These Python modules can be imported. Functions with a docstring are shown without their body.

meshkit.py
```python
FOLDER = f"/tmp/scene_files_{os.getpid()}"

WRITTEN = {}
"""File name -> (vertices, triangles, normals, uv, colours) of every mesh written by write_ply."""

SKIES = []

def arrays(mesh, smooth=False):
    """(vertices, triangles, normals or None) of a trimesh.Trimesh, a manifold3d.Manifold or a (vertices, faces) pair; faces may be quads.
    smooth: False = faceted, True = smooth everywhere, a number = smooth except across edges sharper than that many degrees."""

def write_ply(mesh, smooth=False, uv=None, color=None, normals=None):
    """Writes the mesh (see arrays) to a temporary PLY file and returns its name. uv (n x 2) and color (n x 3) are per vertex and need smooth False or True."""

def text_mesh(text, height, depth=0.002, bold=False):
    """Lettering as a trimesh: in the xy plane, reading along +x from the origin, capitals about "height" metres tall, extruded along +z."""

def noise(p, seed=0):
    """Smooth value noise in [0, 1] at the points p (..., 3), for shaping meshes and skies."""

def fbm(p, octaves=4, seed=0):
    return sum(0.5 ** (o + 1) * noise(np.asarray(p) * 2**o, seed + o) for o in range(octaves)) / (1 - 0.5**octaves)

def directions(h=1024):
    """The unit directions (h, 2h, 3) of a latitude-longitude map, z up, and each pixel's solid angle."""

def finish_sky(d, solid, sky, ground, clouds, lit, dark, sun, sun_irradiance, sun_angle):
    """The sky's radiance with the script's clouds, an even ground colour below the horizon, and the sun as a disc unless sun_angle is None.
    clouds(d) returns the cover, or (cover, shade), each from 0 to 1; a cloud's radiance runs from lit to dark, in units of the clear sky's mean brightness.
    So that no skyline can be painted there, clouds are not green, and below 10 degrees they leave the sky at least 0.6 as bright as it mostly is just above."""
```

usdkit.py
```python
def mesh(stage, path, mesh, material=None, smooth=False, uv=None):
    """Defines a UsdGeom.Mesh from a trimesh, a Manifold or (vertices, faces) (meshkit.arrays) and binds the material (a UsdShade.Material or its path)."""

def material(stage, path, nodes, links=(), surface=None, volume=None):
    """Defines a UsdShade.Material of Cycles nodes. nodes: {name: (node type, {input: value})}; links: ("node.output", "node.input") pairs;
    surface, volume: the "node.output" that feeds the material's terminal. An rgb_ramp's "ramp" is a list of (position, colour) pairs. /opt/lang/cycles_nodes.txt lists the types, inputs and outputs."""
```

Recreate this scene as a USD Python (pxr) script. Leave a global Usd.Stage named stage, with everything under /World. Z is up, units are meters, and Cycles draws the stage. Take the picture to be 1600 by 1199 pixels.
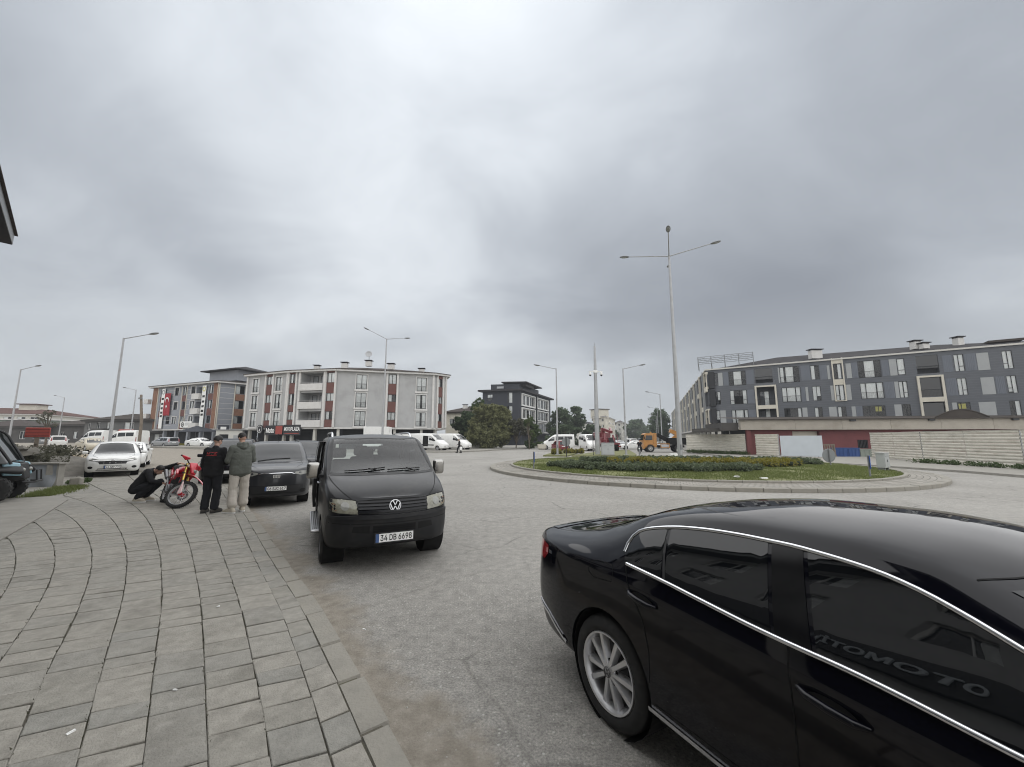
import math, random
import numpy as np, trimesh, usdkit, meshkit
import manifold3d as m3
from pxr import Usd, UsdGeom, UsdLux, UsdShade, Gf, Sdf
from scipy.interpolate import PchipInterpolator
from shapely.geometry import Polygon, LineString

stage = Usd.Stage.CreateInMemory()
UsdGeom.SetStageUpAxis(stage, 'Z'); UsdGeom.SetStageMetersPerUnit(stage, 1.0)
stage.SetDefaultPrim(UsdGeom.Xform.Define(stage, '/World').GetPrim())
UsdGeom.Scope.Define(stage, '/World/Looks')
random.seed(4); RNG = np.random.default_rng(11)
PI = math.pi
# ---------------------------------------------------------------- camera, sky, sun, exposure
EYE = 1.865
cam = UsdGeom.Camera.Define(stage, '/World/Camera')
cam.CreateHorizontalApertureAttr(36.0); cam.CreateVerticalApertureAttr(36.0 * 767 / 1024)
cam.CreateFocalLengthAttr(36.0 * 620 / 1600); cam.CreateClippingRangeAttr((0.05, 5000.0))
cam.AddTranslateOp().Set(Gf.Vec3d(0, 0, EYE)); cam.AddRotateXOp().Set(90 + 7.852)
cam.CreateExposureAttr(1.0)
SUN_AZ, SUN_EL = math.radians(140), math.radians(60)          # high behind the cloud, behind the viewer to the right
SKY_STRENGTH = 0.060
LOC = (14.72, 3.3, 0)
usdkit.material(stage, '/World/Looks/sky', {
    'sky': ('sky_texture', {'sky_type': 'single_scattering', 'sun_disc': False, 'sun_elevation': SUN_EL, 'sun_rotation': SUN_AZ, 'aerosol_density': 2.0}),
    'g': ('geometry', {}), 'sx': ('separate_xyz', {}),
    'zc': ('math', {'math_type': 'maximum', 'value2': 0.0}), 'za': ('math', {'math_type': 'add', 'value2': 0.42}),
    'dx': ('math', {'math_type': 'divide'}), 'dy': ('math', {'math_type': 'divide'}), 'uv': ('combine_xyz', {}),
    'rot': ('mapping', {'rotation': (0, 0, 0.5), 'scale': (0.80, 1.15, 1), 'location': LOC}),
    'n1': ('noise_texture', {'scale': 0.85, 'detail': 4, 'roughness': 0.42, 'distortion': 0.45}),
    'n2': ('noise_texture', {'scale': 3.2, 'detail': 6, 'roughness': 0.55, 'distortion': 0.5}),
    'mixn': ('mix_float', {'fac': 0.15}),
    'ramp': ('rgb_ramp', {'ramp': [(0.0, (2.05, 2.22, 2.50)), (0.32, (2.3, 2.49, 2.80)), (0.42, (2.82, 3.04, 3.36)), (0.50, (3.6, 3.86, 4.22)), (0.58, (5.0, 5.3, 5.66)), (0.68, (6.8, 7.1, 7.4)), (1.0, (7.4, 7.7, 8.0))]}),
    'hz': ('map_range', {'from_min': 0.0, 'from_max': 0.30, 'to_min': 0.75, 'to_max': 0.0, 'clamp': True}),
    'hmix': ('mix_color', {'b': (4.75, 5.0, 5.2)}),
    'cmix': ('mix_color', {'fac': 0.97}),
    'gr': ('map_range', {'from_min': 0.0, 'from_max': 1.0, 'to_min': 0.90, 'to_max': 1.55, 'clamp': True}), 'gm': ('mix_color', {'blend_type': 'multiply', 'fac': 1.0, 'use_clamp': False}),
    'bg': ('background_shader', {'strength': SKY_STRENGTH})},
    [('g.position', 'sx.vector'), ('sx.z', 'zc.value1'), ('zc.value', 'za.value1'), ('sx.x', 'dx.value1'), ('za.value', 'dx.value2'), ('sx.y', 'dy.value1'), ('za.value', 'dy.value2'),
     ('dx.value', 'uv.x'), ('dy.value', 'uv.y'), ('uv.vector', 'rot.vector'), ('rot.vector', 'n1.vector'), ('rot.vector', 'n2.vector'), ('n1.fac', 'mixn.a'), ('n2.fac', 'mixn.b'), ('mixn.result', 'ramp.fac'),
     ('sx.z', 'hz.value'), ('hz.result', 'hmix.fac'), ('ramp.color', 'hmix.a'), ('sky.color', 'cmix.a'), ('sx.z', 'gr.value'), ('hmix.result', 'gm.a'), ('gr.result', 'gm.b'), ('gm.result', 'cmix.b'), ('cmix.result', 'bg.color')], surface='bg.background')
dome = UsdLux.DomeLight.Define(stage, '/World/sky'); dome.CreateIntensityAttr(1.0)
UsdShade.MaterialBindingAPI.Apply(dome.GetPrim()).Bind(UsdShade.Material.Get(stage, '/World/Looks/sky'))
dome.GetPrim().SetCustomDataByKey('kind', 'structure'); dome.GetPrim().SetCustomDataByKey('label', 'overcast grey sky with soft heavy clouds')
sun = UsdLux.DistantLight.Define(stage, '/World/sun')
sun.CreateIntensityAttr(0.40); sun.CreateAngleAttr(175.0); sun.CreateColorAttr((1.0, 0.97, 0.93)); sun.CreateNormalizeAttr(True)
sun.AddRotateZOp().Set(-math.degrees(SUN_AZ)); sun.AddRotateXOp().Set(-(90 - math.degrees(SUN_EL)))
# ---------------------------------------------------------------- helpers
_count = {}
def path_of(parent, name):
    p = f'{parent}/{name}'; n = _count.get(p, 0); _count[p] = n + 1
    return p if n == 0 else f'{p}_{n:03d}'
def tag(path, **cd):
    prim = stage.GetPrimAtPath(path)
    for k, v in cd.items():
        if v: prim.SetCustomDataByKey(k, v)
    return path
def obj(name, mesh, m, parent='/World', smooth=False, loc=None, rz=0.0, **cd):
    if isinstance(mesh, MB): mesh = mesh.tm()
    p = path_of(parent, name)
    g_ = usdkit.mesh(stage, p, mesh, MAT(m), smooth=smooth)
    if loc is not None:
        g_.AddTranslateOp().Set(Gf.Vec3d(*map(float, loc)))
        if rz: g_.AddRotateZOp().Set(math.degrees(rz))
    return tag(p, **cd)
def thing(name, label, category, loc=(0, 0, 0), rz=0.0, group=None, scale=None, tilt=None):
    p = path_of('/World', name); x = UsdGeom.Xform.Define(stage, p)
    x.AddTranslateOp().Set(Gf.Vec3d(*map(float, loc)))
    if rz: x.AddRotateZOp().Set(math.degrees(rz))
    if tilt: x.AddRotateXOp().Set(math.degrees(tilt))
    if scale: x.AddScaleOp().Set(Gf.Vec3f(*([scale] * 3 if np.ndim(scale) == 0 else scale)))
    return tag(p, label=label, category=category, group=group)
def copy_of(src, label, loc, rz=0.0, group=None, category=None, scale=None):
    name = src.split('/')[-1]
    if name[-4:-3] == '_' and name[-3:].isdigit(): name = name[:-4]
    p = path_of('/World', name); x = UsdGeom.Xform.Define(stage, p)
    x.GetPrim().GetReferences().AddInternalReference(src); x.GetPrim().SetInstanceable(True)
    x.ClearXformOpOrder(); x.AddTranslateOp().Set(Gf.Vec3d(*map(float, loc)))
    x.AddRotateZOp().Set(math.degrees(rz))
    if scale: x.AddScaleOp().Set(Gf.Vec3f(*([scale] * 3 if np.ndim(scale) == 0 else scale)))
    was = stage.GetPrimAtPath(src).GetCustomData()
    return tag(p, label=label, category=category or was['category'], group=group or was.get('group'))
def V(*a): return np.array(a, float)
def unit(v): v = np.asarray(v, float); return v / (np.linalg.norm(v) + 1e-12)
class MB:
    """Collects shapes into one mesh."""
    def __init__(s): s.v, s.f, s.n = [], [], 0
    def add(s, v, f):
        v = np.asarray(v, float).reshape(-1, 3); f = np.asarray(f, int)
        if f.shape[1] == 4: f = np.vstack([f[:, [0, 1, 2]], f[:, [0, 2, 3]]])
        s.v.append(v); s.f.append(f + s.n); s.n += len(v); return s
    def tri(s, m): return s.add(m.vertices, m.faces)
    def tm(s): return trimesh.Trimesh(np.vstack(s.v), np.vstack(s.f), process=False)
    BF = np.array([[0, 3, 2, 1], [4, 5, 6, 7], [0, 1, 5, 4], [1, 2, 6, 5], [2, 3, 7, 6], [3, 0, 4, 7]])
    def box8(s, p): return s.add(p, MB.BF)
    def box(s, c, d, rz=0.0, ry=0.0, rx=0.0):
        x, y, z = np.asarray(d, float) / 2
        p = np.array([[-x, -y, -z], [x, -y, -z], [x, y, -z], [-x, y, -z], [-x, -y, z], [x, -y, z], [x, y, z], [-x, y, z]])
        if rz or ry or rx: p = p @ trimesh.transformations.euler_matrix(rx, ry, rz)[:3, :3].T
        return s.box8(p + np.asarray(c, float))
    def beam(s, p, q, w, h=None, up=(0, 0, 1), w2=None, h2=None):
        p, q = np.asarray(p, float), np.asarray(q, float); h = h or w; w2 = w2 or w; h2 = h2 or h
        d = unit(q - p); a = np.cross(d, up)
        if np.linalg.norm(a) < 1e-6: a = np.cross(d, (1, 0, 0))
        a = unit(a); b = np.cross(a, d)
        r = lambda c, w, h: [c - a * w / 2 - b * h / 2, c + a * w / 2 - b * h / 2, c + a * w / 2 + b * h / 2, c - a * w / 2 + b * h / 2]
        return s.box8(r(p, w, h) + r(q, w2, h2))
    def tube(s, pts, r, n=8, cap=True, closed=False):
        p = np.asarray(pts, float); k = len(p); r = np.broadcast_to(np.asarray(r, float), (k,))
        t = (np.roll(p, -1, 0) - np.roll(p, 1, 0)) if closed else np.gradient(p, axis=0)
        t /= np.linalg.norm(t, axis=1, keepdims=True) + 1e-12
        a = np.cross(t[0], (0, 0, 1) if abs(t[0, 2]) < .9 else (1, 0, 0)); fr = []
        for i in range(k):
            a = unit(a - t[i] * (a @ t[i])); fr.append((a, np.cross(t[i], a)))
        ang = np.arange(n) * 2 * PI / n
        v = np.array([p[i] + r[i] * (np.cos(ang)[:, None] * fr[i][0] + np.sin(ang)[:, None] * fr[i][1]) for i in range(k)]).reshape(-1, 3)
        f = [(i * n + j, i * n + (j + 1) % n, ((i + 1) % k) * n + (j + 1) % n, ((i + 1) % k) * n + j) for i in range(k if closed else k - 1) for j in range(n)]
        s.add(v, np.array(f))
        if cap and not closed:
            for e, c in ((0, p[0]), (k - 1, p[-1])):
                ring = v[e * n:e * n + n]; s.add(np.vstack([ring, c]), np.array([(j, (j + 1) % n, n) if e else ((j + 1) % n, j, n) for j in range(n)]))
        return s
    def prism(s, poly, z0, z1):
        """poly: xy points or shapely polygon, extruded in z."""
        if not isinstance(poly, Polygon): poly = Polygon(poly)
        if not poly.is_valid: poly = poly.buffer(0)
        for g_ in getattr(poly, 'geoms', [poly]):
            if g_.is_empty: continue
            m = trimesh.creation.extrude_polygon(g_, z1 - z0, engine='earcut'); m.apply_translation((0, 0, z0)); s.tri(m)
        return s
    def lathe(s, prof, c=(0, 0, 0), axis=(0, 0, 1), n=24):
        """prof: (radius, height) pairs turned about the axis."""
        prof = np.asarray(prof, float); ax = unit(axis); a = unit(np.cross(ax, (0, 0, 1) if abs(ax[2]) < .9 else (1, 0, 0))); b = np.cross(ax, a)
        ang = np.arange(n) * 2 * PI / n; d = np.cos(ang)[:, None] * a + np.sin(ang)[:, None] * b
        v = np.array([np.asarray(c, float) + ax * h + d * r for r, h in prof]).reshape(-1, 3)
        f = [(i * n + j, i * n + (j + 1) % n, (i + 1) * n + (j + 1) % n, (i + 1) * n + j) for i in range(len(prof) - 1) for j in range(n)]
        return s.add(v, np.array(f))
    def ell(s, c, r, sub=2, R=None):
        m = trimesh.creation.icosphere(subdivisions=sub); v = m.vertices * np.asarray(r, float)
        if R is not None: v = v @ np.asarray(R).T
        return s.add(v + np.asarray(c, float), m.faces)
    def grid(s, P, flip=False):
        P = np.asarray(P, float); a, b = P.shape[:2]; i, j = np.meshgrid(np.arange(a - 1), np.arange(b - 1), indexing='ij'); q = i * b + j
        f = np.stack([q, q + b, q + b + 1, q + 1], -1).reshape(-1, 4)
        return s.add(P.reshape(-1, 3), f[:, ::-1] if flip else f)
    def xform(s, M):
        v = np.vstack(s.v) @ np.asarray(M)[:3, :3].T + np.asarray(M)[:3, 3]; f = np.vstack(s.f); s.v, s.f, s.n = [v], [f], len(v); return s
def rotz(a): return trimesh.transformations.rotation_matrix(a, (0, 0, 1))
def frame(o, x, y):
    x = unit(x); z = unit(np.cross(x, y)); y = np.cross(z, x); M = np.eye(4); M[:3, 0], M[:3, 1], M[:3, 2], M[:3, 3] = x, y, z, o; return M
def text_on(s, h, o, x, y, depth=.004, bold=False, width=None):
    """Lettering centred at o, reading along x with its top towards y; width squeezes it to that length."""
    t = meshkit.text_mesh(s, h, depth, bold); b = t.bounds; t.apply_translation((-(b[0, 0] + b[1, 0]) / 2, -h / 2, 0))
    if width: t.apply_scale((width / (b[1, 0] - b[0, 0]), 1, 1))
    t.apply_transform(frame(np.asarray(o, float), x, y)); return t
def hullm(points_r, seg=14):
    return m3.Manifold.batch_hull([m3.Manifold.sphere(r, seg).translate(tuple(map(float, p))) for p, r in points_r])
def union(ms): return m3.Manifold.batch_boolean(ms, m3.OpType.Add)
def to_tm(m):
    q = m.to_mesh(); return trimesh.Trimesh(np.array(q.vert_properties[:, :3]), np.array(q.tri_verts), process=False)
def rbox(c, d, r=.03, seg=10):
    """A box with rounded edges, as a trimesh."""
    x, y, z = np.asarray(d, float) / 2 - r
    m = hullm([((sx * x, sy * y, sz * z), r) for sx in (-1, 1) for sy in (-1, 1) for sz in (-1, 1)], seg).translate(tuple(map(float, c))); return to_tm(m)
def soft(ms, length=.02, it=8):
    m = to_tm(union(ms).refine_to_length(length)); m.merge_vertices(); trimesh.smoothing.filter_taubin(m, iterations=it); return m
def gz(x, y):
    """The ground rises gently to the left."""
    x = np.asarray(x, float); return 0.0115 * np.clip(-x - 11, 0, 75) * np.clip((np.asarray(y, float) - 2) / 10, 0, 1)
# ---------------------------------------------------------------- materials
_mats = {}
def MAT(m): return _mats[m] if isinstance(m, str) else m
def mat(name, color, rough=.6, var=.12, scale=6.0, metal=0.0, bump=0.0, bscale=60.0, coat=0.0, spec=.5, dirt=None, **kw):
    """A principled material whose colour is broken up by noise (object space); dirt = (colour, amount, scale)."""
    c = np.asarray(color, float)
    N = {'p': ('principled_bsdf', {'roughness': rough, 'metallic': metal, 'specular_ior_level': spec, 'coat_weight': coat, 'coat_roughness': .04, **kw})}; L = []
    N['tc'] = ('texture_coordinate', {}); N['oi'] = ('object_info', {}); N['va'] = ('vector_math', {'math_type': 'add'})
    N['sc'] = ('vector_math', {'math_type': 'scale', 'scale': 37.0}); N['cx'] = ('combine_xyz', {})
    L += [('oi.random', 'cx.x'), ('cx.vector', 'sc.vector1'), ('tc.object', 'va.vector1'), ('sc.vector', 'va.vector2')]
    N['n'] = ('noise_texture', {'scale': scale, 'detail': 5, 'roughness': .62})
    N['r'] = ('rgb_ramp', {'ramp': [(.25, np.clip(c * (1 - var), 0, 1)), (.75, np.clip(c * (1 + var), 0, 1))]})
    L += [('va.vector', 'n.vector'), ('n.fac', 'r.fac')]; out = 'r.color'
    if dirt:
        N['dn'] = ('noise_texture', {'scale': dirt[2], 'detail': 7, 'roughness': .7}); N['dr'] = ('map_range', {'from_min': .5, 'from_max': .75, 'to_min': 0, 'to_max': dirt[1], 'clamp': True})
        N['dm'] = ('mix_color', {'b': dirt[0]}); L += [('va.vector', 'dn.vector'), ('dn.fac', 'dr.value'), ('dr.result', 'dm.fac'), (out, 'dm.a')]; out = 'dm.result'
    L.append((out, 'p.base_color'))
    if bump:
        N['bn'] = ('noise_texture', {'scale': bscale, 'detail': 4}); N['b'] = ('bump', {'strength': bump, 'distance': .02})
        L += [('tc.object', 'bn.vector'), ('bn.fac', 'b.height'), ('b.normal', 'p.normal')]
    _mats[name] = usdkit.material(stage, f'/World/Looks/{name}', N, L, surface='p.BSDF')
def glass_pane(name, tint=(.75, .8, .8), ior=1.5, rough=.0):
    _mats[name] = usdkit.material(stage, f'/World/Looks/{name}', {'t': ('transparent_bsdf', {'color': tint}), 'g': ('glossy_bsdf', {'roughness': rough, 'color': (1, 1, 1)}), 'f': ('fresnel', {'IOR': ior}), 'm': ('mix_closure', {})},
        [('f.fac', 'm.fac'), ('t.BSDF', 'm.closure1'), ('g.BSDF', 'm.closure2')], surface='m.closure')
mat('black_paint', (.0022, .0023, .0042), .4, .1, 2, coat=.8, spec=.0)
mat('van_black', (.005, .0054, .007), .30, .15, 3, coat=.2, spec=.2, dirt=((.05, .046, .04), .30, 2.5))
mat('van_bumper', (.014, .0145, .016), .5, .1, 5, spec=.3, dirt=((.06, .055, .048), .35, 3))
mat('dark_grey_paint', (.020, .021, .024), .36, .1, 2, metal=.2, coat=.45)
mat('white_paint', (.72, .72, .70), .35, .03, 2, coat=.5, dirt=((.35, .32, .27), .25, 3))
mat('silver_paint', (.36, .37, .38), .35, .06, 2, metal=.5, coat=.6)
mat('grey_paint', (.22, .23, .24), .35, .06, 2, metal=.4, coat=.6)
mat('beige_paint', (.38, .34, .26), .4, .08, 2, coat=.3)
mat('red_paint', (.15, .020, .026), .4, .12, 2, coat=.4)
mat('orange_paint', (.40, .18, .035), .45, .10, 2, coat=.3, dirt=((.14, .09, .05), .5, 3))
mat('car_glass', (.006, .007, .008), .02, .0, 2, spec=.5, ior=1.55)
mat('tinted_glass', (.0035, .004, .0045), .012, .0, 2, spec=.5, ior=1.62)
mat('gloss_black', (.004, .004, .0045), .15, .0, 2, spec=.3)
mat('mirror_chrome', (.40, .39, .37), .16, .05, 3, metal=1.0)
mat('chrome', (.72, .73, .75), .13, .03, 3, metal=1.0)
mat('alloy', (.62, .62, .63), .32, .06, 8, metal=.75)
mat('alloy_dark', (.10, .10, .105), .4, .1, 8, metal=.7)
mat('rubber', (.018, .018, .018), .8, .2, 8, dirt=((.07, .065, .06), .5, 7), bump=.1)
mat('black_plastic', (.012, .012, .013), .55, .1, 6)
mat('gap_black', (.003, .003, .003), .9, 0)
mat('headlamp', (.20, .20, .18), .15, .25, 9, coat=.8)
mat('headlamp_yellowed', (.185, .18, .14), .16, .4, 16, coat=.5)
mat('indicator_orange', (.26, .15, .09), .25, .1, 7, coat=.6)
mat('tail_red', (.30, .012, .016), .12, .15, 9, coat=1.0)
mat('plate_white', (.78, .78, .76), .45, .05, 9)
mat('plate_blue', (.05, .10, .24), .45, .05, 9)
mat('ink', (.008, .008, .008), .6, 0)
mat('upholstery', (.022, .022, .024), .9, .2, 9)
mat('dashboard', (.02, .02, .022), .8, .1, 9)
glass_pane('windscreen', (.62, .70, .68))
glass_pane('window_glass', (.93, .95, .96))
mat('steel_pole', (.36, .365, .37), .5, .08, 3, metal=.35, dirt=((.22, .20, .17), .4, 2))
mat('lamp_grey', (.17, .175, .18), .5, .08, 3)
mat('lamp_lens', (.32, .33, .33), .2, .08, 3)
mat('concrete', (.25, .238, .212), .9, .14, 3, bump=.3, bscale=30, dirt=((.18, .165, .14), .6, 1.2))
mat('kerb_concrete', (.252, .238, .206), .9, .16, 5, bump=.4, bscale=40, dirt=((.19, .17, .135), .65, 2.5))
for i, c in enumerate([(.262, .249, .219), (.246, .235, .208), (.276, .260, .227), (.252, .239, .208), (.240, .232, .207)]):
    mat(f'slab_{"abcde"[i]}', c, .85, .20, 11, bump=.45, bscale=80, dirt=((.115, .106, .088), .62, 3.0))
mat('joint_soil', (.105, .095, .074), .95, .3, 12, dirt=((.07, .085, .03), .5, 3))
mat('paver_ring', (.30, .285, .255), .9, .15, 6, bump=.3, bscale=40, dirt=((.17, .15, .12), .6, 2))
mat('grass_soil', (.15, .155, .062), .95, .35, 1.6, bump=.6, bscale=18, dirt=((.13, .125, .05), .6, .9))
mat('dirt', (.25, .20, .135), .95, .2, 2, bump=.5, bscale=15, dirt=((.20, .16, .11), .6, 1))
mat('rubble', (.14, .13, .112), .95, .3, 3, bump=.5, bscale=15)
mat('roof_tile', (.062, .052, .048), .9, .18, 3, spec=.1, bump=.5, bscale=12)
mat('roof_dark', (.045, .043, .045), .9, .18, 3, spec=.1, bump=.5, bscale=12)
mat('roof_red', (.095, .052, .043), .9, .2, 3, spec=.1, bump=.4, bscale=12)
mat('white_trim', (.54, .53, .51), .7, .06, 2, dirt=((.40, .38, .33), .4, 1.2))
mat('hedge_core', (.018, .026, .014), .95, .3, 9)
mat('grey_render', (.36, .36, .357), .85, .06, .8, bump=.15, bscale=40, dirt=((.22, .218, .21), .5, .5))
mat('grey_clad', (.235, .247, .27), .75, .08, .8)
mat('orange_clad', (.20, .098, .058), .7, .2, 2.5)
mat('red_brown', (.125, .052, .043), .75, .12, 2)
mat('pale_render', (.50, .49, .45), .8, .05, 1, dirt=((.36, .34, .30), .4, .8))
mat('cream_render', (.52, .49, .415), .8, .05, 1, dirt=((.36, .33, .27), .4, .8))
mat('anthracite', (.020, .023, .032), .7, .12, 1)
mat('slate_clad', (.090, .096, .107), .7, .10, 1.2)
mat('slate_clad_light', (.135, .148, .172), .7, .08, 1.2)
mat('light_panel', (.30, .31, .31), .7, .05, 2)
mat('interior', (.028, .029, .031), .9, .2, 2)
mat('curtain', (.82, .82, .80), .9, .10, 8)
mat('frame_dark', (.018, .019, .022), .5, .1, 3)
mat('frame_white', (.62, .62, .60), .5, .05, 3)
mat('fence_white', (.58, .555, .485), .65, .10, 1.5, dirt=((.30, .265, .20), .75, 1.1))
mat('panel_blue_white', (.50, .54, .57), .6, .05, 2)
mat('shed_red', (.135, .036, .038), .75, .15, 1, dirt=((.11, .035, .03), .5, 1))
mat('shed_beige', (.33, .30, .255), .8, .10, 1, dirt=((.22, .195, .155), .6, .8))
mat('rust_roof', (.06, .052, .046), .9, .2, 1, spec=.1)
mat('blue_plastic', (.02, .06, .20), .6, .1, 2)
mat('wood_grey', (.17, .14, .11), .9, .2, 4, bump=.4)
mat('tarp_grey', (.22, .235, .25), .55, .14, 2.5, bump=.4, bscale=7)
mat('light_blue', (.25, .42, .50), .4, .06, 3, coat=.5)
mat('sign_red', (.28, .045, .032), .6, .1, 3)
mat('sign_black', (.012, .012, .014), .5, .1, 3)
mat('sign_white', (.75, .75, .73), .5, .05, 3)
mat('sign_grey', (.21, .22, .225), .55, .1, 3, metal=.3)
mat('sign_blue', (.02, .09, .36), .5, .05, 3)
mat('flag_red', (.27, .014, .024), .8, .05, 1)
mat('cabinet_grey', (.36, .375, .37), .55, .06, 2, dirt=((.30, .29, .26), .5, 2))
mat('bark', (.10, .082, .062), .95, .25, 5, bump=.5)
mat('skin', (.42, .255, .19), .55, .08, 12, subsurface_weight=.08)
mat('poster_yellow', (.50, .46, .08), .7, .05)
mat('hair', (.012, .010, .009), .6, .3, 30)
mat('cloth_black', (.0085, .0085, .010), .95, .2, 8, bump=.3, bscale=25)
mat('denim_black', (.011, .0115, .015), .95, .2, 8, bump=.3, bscale=25)
mat('cloth_green_grey', (.105, .112, .098), .95, .12, 6, bump=.35, bscale=22)
mat('cloth_stone', (.50, .46, .41), .95, .08, 5, bump=.4, bscale=16)
mat('shoe_dark', (.05, .045, .04), .8, .2, 8)
mat('shoe_pale', (.50, .45, .37), .8, .15, 8)
mat('print_red', (.36, .03, .03), .8, .1, 8)
mat('bike_red', (.48, .014, .03), .35, .06, 4, coat=.7)
mat('bike_pink_white', (.70, .50, .50), .35, .06, 4, coat=.6)
mat('fork_gold', (.60, .44, .12), .3, .06, 4, metal=.75)
mat('engine_metal', (.20, .20, .205), .45, .15, 8, metal=.8)
def leaf(name, a, b, trans=.35):
    """Leaf material: colour varies leaf by leaf, part of the light shines through."""
    _mats[name] = usdkit.material(stage, f'/World/Looks/{name}', {'g': ('geometry', {}), 'r': ('rgb_ramp', {'ramp': [(0, a), (.6, b), (1, np.clip(np.asarray(b) * 1.35, 0, 1))]}), 'd': ('principled_bsdf', {'roughness': .6}), 't': ('translucent_bsdf', {}), 'm': ('mix_closure', {'fac': trans})},
        [('g.random_per_island', 'r.fac'), ('r.color', 'd.base_color'), ('r.color', 't.color'), ('d.BSDF', 'm.closure1'), ('t.BSDF', 'm.closure2')], surface='m.closure')
leaf('leaf_dark', (.07, .10, .05), (.155, .195, .09)); leaf('leaf_olive', (.15, .155, .068), (.28, .27, .12)); leaf('leaf_grey', (.09, .088, .06), (.19, .175, .12))
leaf('leaf_mid', (.055, .085, .026), (.125, .16, .05)); leaf('hedge_dark', (.10, .125, .068), (.22, .245, .135)); leaf('hedge_yellow', (.18, .16, .02), (.36, .31, .04)); leaf('grass_blade', (.125, .15, .042), (.25, .27, .08), .3)
leaf('leaf_light', (.06, .085, .02), (.13, .16, .045))
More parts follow.
